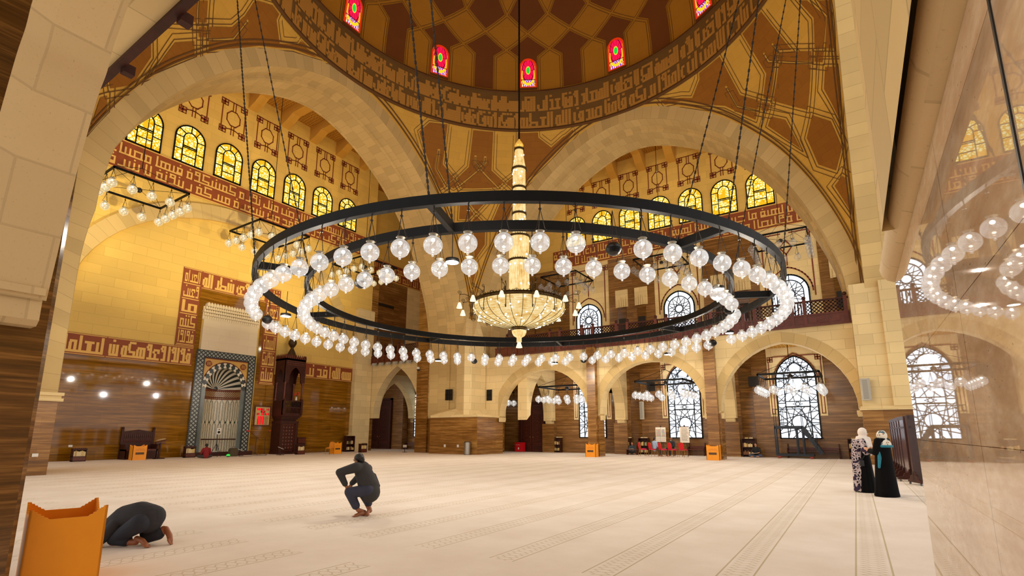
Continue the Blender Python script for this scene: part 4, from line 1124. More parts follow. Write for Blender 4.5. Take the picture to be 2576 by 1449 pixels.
for a, R0, k in globes[100:]:
    p = local(rp(R0, a, ZG)); far['glass'].ell(p, gr, 14, 9); far['glass'].ell(p+Vector((0,0,-1.12*gr)), .13*gr, 6, 4)
    far['collar'].cyl(p+Vector((0,0,.95*gr)), p+Vector((0,0,1.18*gr)), .4*gr, .5*gr, 10)
    for j in range(3): far['chain'].cyl(p+Vector((.5*gr*cos(2.1*j),.5*gr*sin(2.1*j),1.2*gr)), p+Vector((0,0,ZB-ZG)), .008, n=4)
    far['bulb'].ell(p+Vector((0,0,.5*gr)), .26*gr, 8, 6)
fo = tag(far['glass'].build('far_globes', M_GLOBE, ring), None, None, None, 'stuff')
far['collar'].build('collar', M_CAP, fo); far['chain'].build('chain', M_CHAIN, fo); far['bulb'].build('bulb', M_BULB, fo)
# flood lamps in the rings (flat glaring discs)
for a, R0, z in ((-12.3,9.1,6.42),(-74,9.9,6.25),(48.5,9.15,6.42),(-150,10.2,6.05),(100,10.6,6.45),(167,10.4,6.05),(127,10.9,6.1)):
    p = local(rp(R0, a, z)); mb = MB(); mb.lathe([(.05,.14),(.20,.10),(.21,.02),(.19,.0)], p, 16); mb.cyl(p+Vector((0,0,.12)), p+Vector((0,0,ZB-z)), .012, n=5)
    f = mb.build('flood_lamp', M_BLACK, ring); mb = MB(); mb.lathe([(0.001,-.015),(.185,-.012),(.19,.004)], p, 16); mb.build('lamp_face', M_FLOOD, f)
M_SPK = plain('black_speaker_plastic', (22,20,19), .35)
spk = None
def speaker_ball(p, hook, label, grp='black ball loudspeakers hanging from the ring'):
    t_ = empty('ball_speaker', p, 0, label, 'speaker', grp)
    mb = MB(); mb.ell((0,0,0), (.20,.20,.185), 18, 12); mb.build('housing', M_SPK, t_)
    mb = MB(); mb.lathe([(.16,-.118),(.205,-.03),(.21,-.01),(.205,.01)], n=18); mb.build('grille_band', M_BLACK, t_)
    mb = MB()
    for j in range(3): mb.cyl((.16*cos(2.1*j),.16*sin(2.1*j),.12), (0,0,hook), .008, n=4)
    mb.build('chain', M_CHAIN, t_); return t_
for L, R0, nm in ((sp_out, 10.75, 'outer'), (sp_in, 8.98, 'inner')):
    for a, lab in L:
        speaker_ball(rp(R0, a, 6.24), ZB-6.24, 'black ball loudspeaker hanging among the globes of the %s ring, %s' % (nm, lab))
# ---------------------------------------------------------------- square frame chandeliers
def square_lamp(c, s, zc, drop, glass, bulb, r, label, key, rodtop, n=4):
    t_ = empty('square_chandelier', (c[0], c[1], zc), 0, label, 'chandelier', 'square frame chandeliers')
    h = s/2; fr = MB()
    for i in range(4):
        p = [(-h,-h),(h,-h),(h,h),(-h,h)]; a, b_ = p[i], p[(i+1)%4]; ex = .035
        d = Vector((b_[0]-a[0], b_[1]-a[1])).normalized()*ex
        fr.bar((a[0]-d.x,a[1]-d.y,0), (b_[0]+d.x,b_[1]+d.y,0), .07, .12)
    fr.build('frame', M_BLACK, t_)
    rd = MB()
    for x, y in ((-h,-h),(h,-h),(h,h),(-h,h)): rd.cyl((x,y,.05), (0,0,1.35 if rodtop > 4 else .9), .014, n=4)
    rd.cyl((-h,-h,0),(h,h,0), .014, n=4); rd.cyl((-h,h,0),(h,-h,0), .014, n=4)
    rd.cyl((0,0,1.35 if rodtop > 4 else .9),(0,0,rodtop), .022, n=6); rd.cyl((0,0,rodtop-.06),(0,0,rodtop), .12, n=12)
    rd.build('hanging_rods', M_BLACK, t_)
    sb = MB(); sb.ell((0,0,-.05), .16, 14, 9); sb.build('centre_ball', M_SPK, t_)
    for i in range(4):
        for j in range(n):
            u = -h+s*j/n; x, y = [(u,-h),(h,u),(-u,h),(-h,-u)][i]
            make_globe(t_, r, drop, glass, bulb, cache, key, (x, y, -drop), R_(random.uniform(0,120)))
    return t_
for y, lab in ((11.25,'square chandelier of glowing opal globes nearest the left arch pillar'),(19.4,'square chandelier of opal globes in front of the mihrab wall, half behind the ring'),(28.0,'square chandelier of opal globes at the far end of the mihrab aisle')):
    square_lamp((-34.0,y), 3.75, 15.7, .92, M_GLOBEO, M_BULBW, .245, lab, 'opal', 11.6)
for x, lab in ((-21.2,'square chandelier of dim clear globes high beyond the crystal chandelier'),(-12.3,'square chandelier of dim clear globes high behind the right part of the ring'),(-3.3,'square chandelier of dim clear globes near the right arch pillar above the balcony')):
    square_lamp((x,40.9), 3.6, 15.75, .95, M_GLOBEG, M_GLOBEG, .25, lab, 'unlit', 11.6)
for x, lab in ((-3.1,'square chandelier of lit clear globes under the widest arch, before the stairs window'),(-10.95,'square chandelier of lit clear globes under the middle arch above the red chairs'),(-18.8,'square chandelier of lit clear globes under the arch right of the central pier'),(-26.6,'square chandelier of lit globes just showing behind the central pier')):
    square_lamp((x,35.9), 3.3, 5.12, .95, M_GLOBE, M_BULB, .245, lab, 'under', 2.15)
# ---------------------------------------------------------------- crystal chandelier on the hall's axis
def crystal(name, strands, e0, dark):
    t = NT(name); uv = t.coord('UV'); n1 = t.noise(t.mapn(uv, strands), 1.0, 4, .7); n2 = t.noise(t.mapn(uv, (2.2,2.2,1)), 1.0, 3, .6)
    f = t.math('ADD', t.math('MULTIPLY', n1, .62), t.math('MULTIPLY', n2, .38))
    col = t.ramp(f, [(.30, lin(dark)), (.41, lin((222,168,80))), (.52, lin((250,218,146))), (.66, lin((255,244,208)))])
    e = t.n('ShaderNodeEmission'); t.l(col, e.inputs[0]); e.inputs[1].default_value = e0
    g = t.n('ShaderNodeBsdfGlossy'); g.inputs['Roughness'].default_value = .15; m = t.n('ShaderNodeMixShader'); m.inputs[0].default_value = .05
    t.l(e.outputs[0], m.inputs[1]); t.l(g.outputs[0], m.inputs[2]); t.l(m.outputs[0], t.out.inputs[0]); return t.m
M_CRYC = crystal('crystal_strands', (26,1.2,1), 1.15, (120,70,16)); M_CRYB = crystal('crystal_drapes', (1.6,24,1), 1.0, (104,72,28))
M_BRASS = plain('dark_bronze', (70,52,24), .35, .8); M_GLOW = emit('crystal_bulb', (255,248,220), 4)
cr = empty('crystal_chandelier', (CX, CY, 6.3), 0, 'tall tiered crystal chandelier glowing gold with a ribbed bowl, hung on a long black rod', 'chandelier')
def cl(prof, name, mat, n=48, smooth=True, uvs=True):
    mb = MB(); rows = []; uv = []; l = 0
    for i, (r, z) in enumerate(prof):
        if i: l += hypot(r-prof[i-1][0], z-prof[i-1][1])
        rows.append([Vector((r*sin(2*pi*k/n), r*cos(2*pi*k/n), z-6.3)) for k in range(n+1)]); uv.append([(k/n*2*pi*max(.4, prof[0][0]), l) for k in range(n+1)])
    mb.grid(rows, uv, smooth); return mb.build(name, mat, cr)
bowl_prof = catmull([(2.12,7.40),(2.13,7.22),(2.02,6.98),(1.78,6.76),(1.40,6.58),(.95,6.45),(.55,6.38),(.34,6.36)], 4)
bowl = cl(bowl_prof, 'bowl', M_CRYB, 72)
rb = MB()
for k in range(24):
    a = 2*pi*(k+.5)/24; rb.tube([Vector(((r+.012)*sin(a),(r+.012)*cos(a),z-6.3)) for r, z in bowl_prof], .013, 5)
rb.build('ribs', M_BRASS, bowl)
rm = MB(); rm.lathe([(2.10,1.08),(2.17,1.08),(2.17,1.24),(2.12,1.24)], n=72)
for k in range(90):
    a = 2*pi*k/90; rm.cyl((2.15*cos(a),2.15*sin(a),1.24),(2.15*cos(a),2.15*sin(a),1.30), .02, .008, 5)
for k in range(24):
    a = 2*pi*k/24
    rm.tube([(2.2*cos(a)+.10*sin(u)*sin(a)*-1, 2.2*sin(a)+.10*sin(u)*cos(a), 1.2+.10*cos(u)) for u in [2*pi*i/10 for i in range(11)]], .012, 4)
rm.build('rim_band', M_BRASS, cr)
for k, (r0, za, zb_) in enumerate(((.48,7.30,9.53),(.48,9.56,10.72),(.31,10.75,13.2),(.31,13.24,14.2))): cl([(r0,za),(r0,(za+zb_)/2),(r0,zb_)], 'crystal_tier', M_CRYC)
cl([(.34,14.24),(.27,14.6),(.215,15.0),(.20,15.28)], 'crystal_tier', M_CRYC)
for r0, z in ((.50,9.545),(.50,10.73),(.33,13.22),(.35,14.22),(.22,15.28),(.33,11.9)):
    mb = MB(); mb.lathe([(r0-.03,-.05),(r0+.025,-.04),(r0+.03,.04),(r0-.03,.05)], (0,0,z-6.3), 36)
    for k in range(28): a = 2*pi*k/28; mb.cyl(((r0+.01)*cos(a),(r0+.01)*sin(a),z-6.3+.04),((r0+.02)*cos(a),(r0+.02)*sin(a),z-6.3+.10), .014, .005, 4)
    mb.build('tier_ring', M_BRASS, cr)
M_GOLDG = plain('gilded_finial', (236,190,90), .2, .6, Emission_Color=lin((255,200,90)), Emission_Strength=.5)
cl([(.12,15.30),(.20,15.42),(.22,15.52),(.15,15.66),(.06,15.78),(.02,15.9)], 'finial', M_GOLDG, 20)
cl([(.36,6.36),(.37,6.30),(.36,6.22),(.35,6.2)], 'neck_band', M_BRASS, 30)
cl([(.34,6.2),(.33,6.1),(.26,5.96),(.13,5.88)], 'cup', M_CRYC, 30); cl([(.12,5.88),(.12,5.66)], 'lower_neck', M_CRYC, 16)
def bell(mb, mb2, c, s=1.0):
    mb.lathe([(.03*s,.17*s),(.06*s,.14*s),(.085*s,.06*s),(.125*s,-.06*s),(.135*s,-.10*s)], c, 14); mb2.ell(Vector(c)+Vector((0,0,-.03*s)), .055*s, 8, 6)
M_BELL = emit('frosted_bell_glass', (255,236,196), 1.5)
mb = MB(); m2 = MB(); bell(mb, m2, (0,0,5.52-6.3), 1.1); b0 = mb.build('bell_lamp', M_BELL, cr); m2.build('bulb', M_GLOW, b0)
rodm = MB(); rodm.cyl((0,0,15.85-6.3),(0,0,42.0-6.3), .045, n=8); rodm.build('hanging_rod', M_BLACK, cr)
def spiral(c, u, v, r, turns, n=18, rev=1): return [Vector(c)+(u*cos(rev*2*pi*turns*i/n)+v*sin(rev*2*pi*turns*i/n))*(r*(1-.8*i/n)) for i in range(n+1)]
for k in range(12):
    a = R_(15+30*k); d = ang(degrees(a)); d3 = Vector((d.x,d.y,0)); U3 = Vector((0,0,1)); base = d3*2.15+U3*1.12
    arm = MB(); zb_ = 1.12
    arm.tube([base+U3*.45, base+U3*.2+d3*.02, base, base-U3*.35+d3*.03, base-U3*.6], .018, 5)
    tip = d3*2.78+U3*1.42
    arm.tube([base+U3*.02, base+d3*.18+U3*.26, base+d3*.4+U3*.34, tip], .016, 5)
    for c_, r_, rv in ((tip+U3*.09, .10, 1), (base+U3*.48+d3*.07, .08, -1), (base+d3*.25+U3*.12, .10, 1), (base-U3*.58+d3*.09, .09, 1), (base+d3*.05+U3*.25, .07, -1)):
        arm.tube(spiral(c_, d3, U3, r_, 1.6, rev=rv), .011, 4)
    arm.cyl(tip, tip-U3*.42, .012, n=5); ao = arm.build('scroll_arm', M_BRASS, cr)
    mb = MB(); m2 = MB(); bell(mb, m2, tip-U3*.53, .98); bo = mb.build('bell_lamp', M_BELL, ao); m2.build('bulb', M_GLOW, ao)
gb = MB(); random.seed(3)
for i in range(110):
    a = random.uniform(0, 2*pi); j = random.choice(range(3, len(bowl_prof)-8)); r, z = bowl_prof[j]
    gb.ell(((r-.01)*sin(a),(r-.01)*cos(a),z-6.3), .042, 7, 5)
for i in range(90):
    a = random.uniform(0, 2*pi); z = random.uniform(7.5,15.1); r = .48 if z < 10.7 else .31 if z < 14.2 else .24
    gb.ell((r*.97*sin(a), r*.97*cos(a), z-6.3), .055 if z < 10.7 else .045, 7, 5)
tag(gb.build('bulbs', M_GLOW, cr), None, None, None, 'stuff')
# ---------------------------------------------------------------- mihrab niche, its frame, hood and white panel
YM, ZSP = 19.28, 4.73
RO, RI = 1.56, 1.24
t = NT('interlace_marble'); uv = t.coord('UV'); sp = t.n('ShaderNodeSeparateXYZ'); t.l(uv, sp.inputs[0])
def tri2(t, v, per, ph=0.0): return t.math('ABSOLUTE', t.math('SUBTRACT', t.math('MULTIPLY', t.math('FRACT', t.math('ADD', t.math('DIVIDE', v, per), ph)), 2.0), 1.0))
uu, vv = sp.outputs[0], sp.outputs[1]
ls = []
for ph in (0.0, .5):
    a_ = tri2(t, vv, .56, ph); ls.append(t.math('ABSOLUTE', t.math('SUBTRACT', a_, tri2(t, uu, .56))))
ls.append(t.math('ABSOLUTE', t.math('SUBTRACT', tri2(t, vv, .28), .5))); 
mn = t.math('MINIMUM', ls[0], ls[1]); mn2 = t.math('MINIMUM', mn, t.math('ABSOLUTE', t.math('SUBTRACT', tri2(t, uu, .56, .25), tri2(t, vv, .56, .25))))
col = t.mix(t.math('LESS_THAN', mn2, .17), lin((150,154,146)), lin((18,22,24))); t.bsdf(col, .3, 0, .5); M_INTER = t.m
M_GREY = plain('grey_marble', (92,100,98), .25, var=.15, vscale=2)
M_BLK = plain('black_marble', (30,38,36), .3); M_WMAR = plain('white_marble', (214,206,184), .3, var=.06, vscale=1.5)
M_PANEL = ashlar('white_niche_panel', (232,216,186), 1.4, .5, .02, .9)
mh = empty('mihrab_niche', (QW, YM, 0), 0, 'tall prayer niche with striped shell hood and black interlace marble border in the brown wall', 'niche')
LQ = lambda y, z, d=0: Vector((d, y-YM, z))
y0, y1, yi0, yi1 = 17.2, 21.36, 17.72, 20.86
mb = MB()
for (a, b_, c, d_) in ((y0,.25,yi0,7.32),(yi1,.25,y1,7.32),(yi0,6.86,yi1,7.32)): rectp(mb, LQ, a, b_, c, d_, .16, .16)
mb.build('interlace_border', M_INTER, mh)
mb = MB()
for e in (y0, y1): strip(mb, LQ, [(e,.25),(e,7.32)], .05, .18)
strip(mb, LQ, [(yi0,.25),(yi0,6.86),(yi1,6.86),(yi1,.25)], .06, .18); strip(mb, LQ, [(y0,7.32),(y1,7.32)], .05, .18)
mb.build('border_fillet', M_BLK, mh)
M_GOLD = plain('honey_marble', (206,158,72), .35, var=.05)
out = [(yi0,ZSP-.1),(yi0,6.83),(yi1,6.83),(yi1,ZSP-.1)]
arc = [(YM+RO*cos(pi*i/20), ZSP+1.02*RO*sin(pi*i/20)*1.18) for i in range(21)]
mb = MB(); mb.face([(yi0,6.83),(yi0,ZSP)]+[(u,z) for u,z in reversed(arc)]+[(yi1,ZSP),(yi1,6.83)], lambda u,v: LQ(u,v,.10)); mb.build('spandrel', M_GOLD, mh)
mb = MB(); strip(mb, LQ, [(yi0,6.8),(yi1,6.8)], .07, .12); strip(mb, LQ, arc, .06, .125); mb.build('red_outline', M_REDL, mh)
for s in (-1, 1):
    c = (YM+s*1.22, 6.42); mb = MB(); mb.cyl(LQ(c[0],c[1],.10), LQ(c[0],c[1],.14), .21, n=20); m_o = mb.build('medallion', M_REDL, mh)
    mb = MB()
    for k in range(5): mb.bar(LQ(c[0]-.12+.06*k,c[1]-.13,.145), LQ(c[0]-.12+.06*k,c[1]+.13,.145), .02)
    mb.build('medallion_bars', M_GOLD, m_o)
# jambs and arch faces
mb = MB()
rectp(mb, LQ, yi0, .25, YM-RI, ZSP, .08, .08); mb.build('jamb', M_GREY, mh); mb = MB(); rectp(mb, LQ, YM+RI, .25, yi1, ZSP, .08, .08); mb.build('jamb', M_GREY, mh)
N = 22; bl = MB(); wh = MB()
for i in range(N):
    a0, a1 = pi*i/N, pi*(i+1)/N; am = (a0+a1)/2
    P = lambda r, a, k=1.18: (YM+r*cos(a), ZSP+r*sin(a)*k)
    w_ = (a1-a0)*.28
    pts = [P(RI,a0), P(RI+.10,a0), P(RI+.13,a0+w_*(1 if i%2 else -1)), P(RI+.2,a0+w_*(1 if i%2 else -1)), P(RI+.23,a0), P(RO,a0), P(RO,am), P(RO,a1), P(RI+.23,a1), P(RI+.2,a1-w_*(1 if i%2 else -1)), P(RI+.13,a1-w_*(1 if i%2 else -1)), P(RI+.10,a1), P(RI,a1), P(RI,am)]
    (wh if i%2 else bl).face(pts, lambda u,v: LQ(u,v,.13 if i%2 else .125))
bl.build('dark_voussoirs', M_BLK, mh); wh.build('light_voussoirs', M_WMAR, mh)
# concave body: half cylinder with a shell hood
DN = 1.15
hb = MB(); hw_ = MB(); M_ = 22
for i in range(M_):
    for j in range(10):
        q = []
        for (ii, jj) in ((i,j),(i+1,j),(i+1,j+1),(i,j+1)):
            a = pi*ii/M_; b_ = pi/2*jj/10; r = RI*cos(b_)
            q.append(LQ(YM+r*cos(a), ZSP+r*sin(a)*1.18, .08-DN*sin(b_)))
        (hb if i%2 else hw_).add(q, [(0,1,2,3)], smooth=True)
hb.build('hood_dark_stripes', M_BLK, mh); hw_.build('hood_light_stripes', M_WMAR, mh)
t = NT('niche_lancet_marble'); uv = t.coord('UV'); sp = t.n('ShaderNodeSeparateXYZ'); t.l(uv, sp.inputs[0]); uu, vv = sp.outputs[0], sp.outputs[1]
a_ = tri2(t, uu, .36); thr = t.math('MINIMUM', t.math('ABSOLUTE', t.math('SUBTRACT', a_, .26)), t.math('ABSOLUTE', t.math('SUBTRACT', a_, .62)))
ends = t.math('MINIMUM', t.math('ABSOLUTE', t.math('SUBTRACT', vv, 2.35)), t.math('ABSOLUTE', t.math('SUBTRACT', vv, 3.95)))
shift = t.math('MAXIMUM', t.math('SUBTRACT', .22, ends), 0.0)
l1 = t.math('ABSOLUTE', t.math('SUBTRACT', a_, t.math('ADD', .30, t.math('MULTIPLY', shift, 2.6)))); l2 = t.math('ABSOLUTE', t.math('SUBTRACT', a_, t.math('ADD', .62, shift)))
ln = t.math('LESS_THAN', t.math('MINIMUM', l1, l2), .075)
dm = t.math('LESS_THAN', t.math('ADD', t.math('MULTIPLY', t.math('SUBTRACT', 1.0, a_), .16), t.math('ABSOLUTE', t.math('SUBTRACT', vv, 2.35))), .085)
base = t.mix(t.math('LESS_THAN', t.math('ABSOLUTE', t.math('SUBTRACT', t.noise(t.mapn(uv,(1,.6,1),(0,0,.6)), 2.6, 5), .5)), .004), lin((212,202,178)), lin((170,134,84)))
col = t.mix(t.math('MAXIMUM', ln, dm), base, lin((44,60,44))); t.bsdf(col, .25, 0, .5); M_LANC = t.m
t = NT('niche_lozenge_band'); uv = t.coord('UV'); sp = t.n('ShaderNodeSeparateXYZ'); t.l(uv, sp.inputs[0])
dd = t.math('ADD', tri2(t, sp.outputs[0], .14), tri2(t, sp.outputs[1], .14)); col = t.mix(t.math('GREATER_THAN', t.math('ABSOLUTE', t.math('SUBTRACT', dd, 1.0)), .42), lin((78,30,18)), lin((214,180,120))); t.bsdf(col, .3); M_LOZ = t.m
def halfcyl(nm, z0, z1, mat, k=0.0):
    mb = MB(); n = 24; r0, r1 = [], []; u0, u1 = [], []
    for i in range(n+1):
        a = pi*i/n; y = YM+(RI-k)*cos(a); d = .08-(DN-k)*sin(a); r0.append(LQ(y,z0,d)); r1.append(LQ(y,z1,d)); u0.append((RI*a,z0)); u1.append((RI*a,z1))
    mb.grid([r0,r1],[u0,u1]); return mb.build(nm, mat, mh)
halfcyl('lancet_panel', .25, 4.02, M_LANC); halfcyl('lozenge_band', 4.02, ZSP, M_LOZ)
mb = MB()
for z in (4.02, 4.14, ZSP-.12, ZSP-.02):
    mb.tube([LQ(YM+(RI-.02)*cos(pi*i/20), z, .08-(DN-.02)*sin(pi*i/20)) for i in range(21)], .03, 4)
mb.build('red_beads', M_REDL, mh)
mb = MB(); mb.tube([LQ(YM+(RI-.06)*cos(pi*i/16), 1.15, .10-(DN-.06)*sin(pi*i/16)*.2) for i in range(17)], .045, 5); mb.build('wooden_rail', M_WOOD, mh)
mb = MB(); rectp(mb, LQ, y0-.1, 0, y1+.3, .28, .34, .34); mb.build('wooden_plinth', M_WOOD, mh)
mb = MB(); mb.ell(LQ(YM,ZSP+.05,.05-DN), (.06,.22,.26), 12, 8); mb.build('hood_boss', M_BLK, mh)
mb = MB(); rectp(mb, LQ, 17.4, 7.34, 21.36, 9.6, .14, .14); mb.build('white_panel', M_PANEL, mh)
mb = MB()
for r_ in range(4):
    z = 9.58+.22*r_; n = 26
    for k in range(n):
        y = 17.35+4.06*(k+.5*(r_%2))/n
        mb.prism([(y-.07,z),(y-.07,z+.14),(y,z+.22),(y+.07,z+.14),(y+.07,z)], lambda u,v,t_: LQ(u,v,t_), .0, .16+.06*r_)
for k in range(20):
    y = 17.4+4.0*(k+.5)/20; mb.prism([(y-.09,10.44),(y-.09,10.60),(y,10.74),(y+.09,10.60),(y+.09,10.44)], lambda u,v,t_: LQ(u,v,t_), 0, .42)
rectp(mb, LQ, 17.3, 9.5, 21.46, 10.46, .1, .1)
mb.build('stalactite_cornice', M_PANEL, mh)
# ---------------------------------------------------------------- minbar (pulpit tower)
PX0 = QW
pu = empty('pulpit_tower', (PX0, 23.95, 0), 0, 'tall dark carved wooden pulpit tower with crenellated canopy and bulb finial beside the mihrab', 'pulpit')
def PB(mb, y0, y1, z0, z1, d0, d1): return mb.box((d0, y0, z0), (d1, y1, z1))
mb = MB(); PB(mb,-.98,.98,0,.18,0,1.3); PB(mb,-.92,-.62,.18,2.5,0,1.2); PB(mb,.62,.92,.18,2.5,0,1.2); PB(mb,-.62,.62,.18,2.5,0,1.1); PB(mb,-.95,.95,2.3,2.5,0,1.22); mb.build('base', M_WOOD, pu)
mb = MB()
for k in range(8):
    for j in range(4): mb.cyl((1.1,-.45+.3*j,.45+.26*k),(1.14,-.45+.3*j,.45+.26*k), .10, .02, 8)
strip(mb, lambda u,v,d=0: Vector((1.12+d,u,v)), [(-.58,.25),(-.58,2.25),(.58,2.25),(.58,.25)], .06, .02, True); mb.build('carved_door', M_WOODR, pu)
mb = MB()
for k in range(4): PB(mb,-.80-.07*k,.80+.07*k,2.5+.12*k,2.62+.12*k,0,1.0+.14*k)
mb.build('corbels', M_WOOD, pu)
mb = MB(); PB(mb,-1.02,1.02,2.98,3.1,0,1.45); PB(mb,-1.02,1.02,3.5,3.58,1.37,1.45); PB(mb,-1.02,1.02,4.0,4.08,1.34,1.48)
for y in (-1.02,.82): PB(mb,y,y+.2,2.98,4.2,1.28,1.5)
for y in (-1.02,.95): PB(mb,y,y+.07,3.1,4.05,.0,1.4)
for k in range(12): PB(mb,-.78+.14*k,-.72+.14*k,3.1,3.5,1.39,1.43)
mb.build('balcony_rail', M_WOOD, pu)
M_LATW = plain('black_lattice_wood', (34,16,10), .5)
mb = MB()
for k in range(-8, 9): strip(mb, lambda u,v,d=0: Vector((1.41+d,u,v)), [(max(-.8,min(.8,.2*k)),3.58),(max(-.8,min(.8,.2*k+.42)),4.0)], .02, .0); strip(mb, lambda u,v,d=0: Vector((1.41+d,u,v)), [(max(-.8,min(.8,.2*k+.42)),3.58),(max(-.8,min(.8,.2*k)),4.0)], .02, .0)
mb.build('balcony_lattice', M_LATW, pu)
for y in (-.92,.92):
    for d in (.2,1.34):
        mb = MB(); mb.lathe([(.12,4.1),(.12,4.2),(.075,4.28),(.07,5.25),(.11,5.36),(.12,5.5)], (d,y,0), 12); mb.build('column', M_WOODR, pu)
ap_ = archpts(.66, 5.72, 6.72, 8)
mb = MB(); poly = [(-1.06,5.45),(-.66,5.45)]+[(u,z) for u,z in ap_]+[(.66,5.45),(1.06,5.45),(1.06,7.35),(-1.06,7.35)]
mb.prism(poly, lambda u,v,t_: Vector((t_,u,v)), 1.30, 1.44); 
ap2 = archpts(.42, 5.72, 6.5, 6); 
for y in (-1.06,1.0): mb.prism([(.1,5.45),(.33,5.45)]+[(.77+u,z) for u,z in ap2]+[(1.2,5.45),(1.4,5.45),(1.4,7.35),(.1,7.35)], lambda u,v,t_: Vector((u,t_,v)), y, y+.06)
PB(mb,-1.06,1.06,7.2,7.35,0,1.44); PB(mb,-1.02,1.02,4.1,7.2,.02,.08); mb.build('canopy', M_WOOD, pu)
mb = MB(); strip(mb, lambda u,v,d=0: Vector((1.45+d,u,v)), [(u,z) for u,z in ap_], .05, .01)
strip(mb, lambda u,v,d=0: Vector((1.45+d,u,v)), [(-.95,6.85),(.95,6.85),(.95,7.15),(-.95,7.15)], .05, .01, True)
for k in range(10): mb.cyl((1.44,-.8+.18*k,7.0),(1.47,-.8+.18*k,7.0), .07, .02, 6)
mb.build('canopy_moulding', M_WOODR, pu)
mb = MB(); 
for k in range(11):
    y = -1.05+.21*k; mb.prism([(y-.07,7.35),(y-.07,7.5),(y-.03,7.6),(y,7.68),(y+.03,7.6),(y+.07,7.5),(y+.07,7.35)], lambda u,v,t_: Vector((t_,u,v)), 1.36, 1.42)
    if k < 7:
        x = .1+.2*k
        for yy in (-1.06,1.0): mb.prism([(x-.07,7.35),(x-.07,7.5),(x,7.68),(x+.07,7.5),(x+.07,7.35)], lambda u,v,t_: Vector((u,t_,v)), yy, yy+.06)
mb.build('crenellation', M_WOODR, pu)
M_BRZ = plain('aged_bronze', (66,48,24), .4, .5)
mb = MB(); mb.lathe([(.48,7.35),(.44,7.6),(.30,7.95),(.16,8.2),(.12,8.3),(.22,8.4),(.36,8.62),(.36,8.82),(.22,9.02),(.08,9.1),(.12,9.2),(.14,9.28),(.05,9.4),(.02,9.75)], (.72,0,0), 20); mb.build('finial', M_BRZ, pu)
fl_ = empty('flower_vase', (PX0+1.41, 24.2, 4.09), 0, 'small vase of red flowers standing on the pulpit balcony rail', 'vase')
mb = MB(); mb.lathe([(.05,0),(.09,.08),(.06,.2),(.045,.26),(.07,.3)], n=12); mb.build('vase', plain('pale_vase', (200,196,190), .2), fl_)
mb = MB(); m2 = MB(); random.seed(5)
for i in range(9):
    p = (random.uniform(-.14,.14), random.uniform(-.16,.16), random.uniform(.42,.62)); m2.ell(p, .055, 8, 6); mb.cyl((0,0,.28), p, .008, n=4)
mb.build('stems', plain('green_stem', (40,80,30), .6), fl_); m2.build('blossoms', plain('red_petals', (196,24,28), .5), fl_)
pu.scale = (1, .81, 1)
# ---------------------------------------------------------------- balcony balustrades (carved dark wood)
def balustrade(name, x0, x1, y, zb, label, posts):
    b = empty(name, ((x0+x1)/2, y, zb), 0, label, 'balustrade'); ox = (x0+x1)/2; L = lambda x: x-ox
    mb = MB(); mb.box((L(x0),-.06,0),(L(x1),.06,.62)); mb.box((L(x0),-.10,-.06),(L(x1),.08,.06)); mb.box((L(x0),-.10,.56),(L(x1),.08,.66))
    n = int((x1-x0)/.55)
    for i in range(n): mb.box((L(x0)+.55*i+.08,-.085,.12),(L(x0)+.55*i+.47,-.05,.50))
    mb.build('fascia', M_WOODR, b)
    mb = MB(); mb.box((L(x0),-.05,1.36),(L(x1),.05,1.46)); mb.build('handrail', M_WOOD, b)
    for x in posts:
        mb = MB(); mb.box((L(x)-.09,-.11,-.02),(L(x)+.09,.09,1.52)); po = mb.build('post', M_WOODR, b)
        mb = MB(); mb.ell((L(x),0,1.64), .11, 10, 7); mb.cyl((L(x),0,1.5),(L(x),0,1.56),.06,n=8); mb.build('ball_top', M_WOOD, po)
    P = [x0]+list(posts)+[x1]
    for i, (a, c) in enumerate(zip(P, P[1:])):
        if c-a < .5: continue
        mb = MB()
        if c-a > 1.6:
            z0_, z1_ = .66, 1.36; h = z1_-z0_; k = -8
            st = .155; u = a-h
            while u < c:
                for (p, q) in (((u,z0_),(u+h,z1_)), ((u+h,z0_),(u,z1_))):
                    (ax, az), (bx, bz) = p, q
                    if ax > bx: ax, az, bx, bz = bx, bz, ax, az
                    if bx <= a or ax >= c: continue
                    if ax < a: az += (bz-az)*(a-ax)/(bx-ax); ax = a
                    if bx > c: bz -= (bz-az)*(bx-c)/(bx-ax); bx = c
                    strip(mb, lambda uu,vv,d=0: Vector((L(uu),-.02+d,vv)), [(ax,az),(bx,bz)], .045, .0, False, .03)
                u += st*1.35
            mb.build('lattice_panel', M_WOOD, b)
        else:
            n = max(3, int((c-a)/.14))
            for j in range(1, n): mb.lathe([(.03,.66),(.045,.85),(.028,1.0),(.045,1.15),(.03,1.36)], (L(a+(c-a)*j/n),0,0), 6)
            mb.build('spindles', M_WOOD, b)
    return b
pxs = [1276,1300,1383,1408,1463,1490,1549,1577,1648,1675,1758,1787,1868,1898,1992,2024]
balustrade('balcony_balustrade', -23.7, .38, 33.02, 7.62, 'long dark red wooden balcony railing with lattice panels across the right arch', [QY(p,780,33.02).x for p in pxs if QY(p,780,33.02).x < .1]+[.22])
wz = QY(985,907,32.3).z
balustrade('west_balcony_balustrade', QY(920,880,32.3).x, -30.2, 32.3, wz-.1, 'short dark wooden balcony railing above the small arch left of the central pier', [QY(p,870,32.3).x for p in (955,968,1003,1016,1050)])
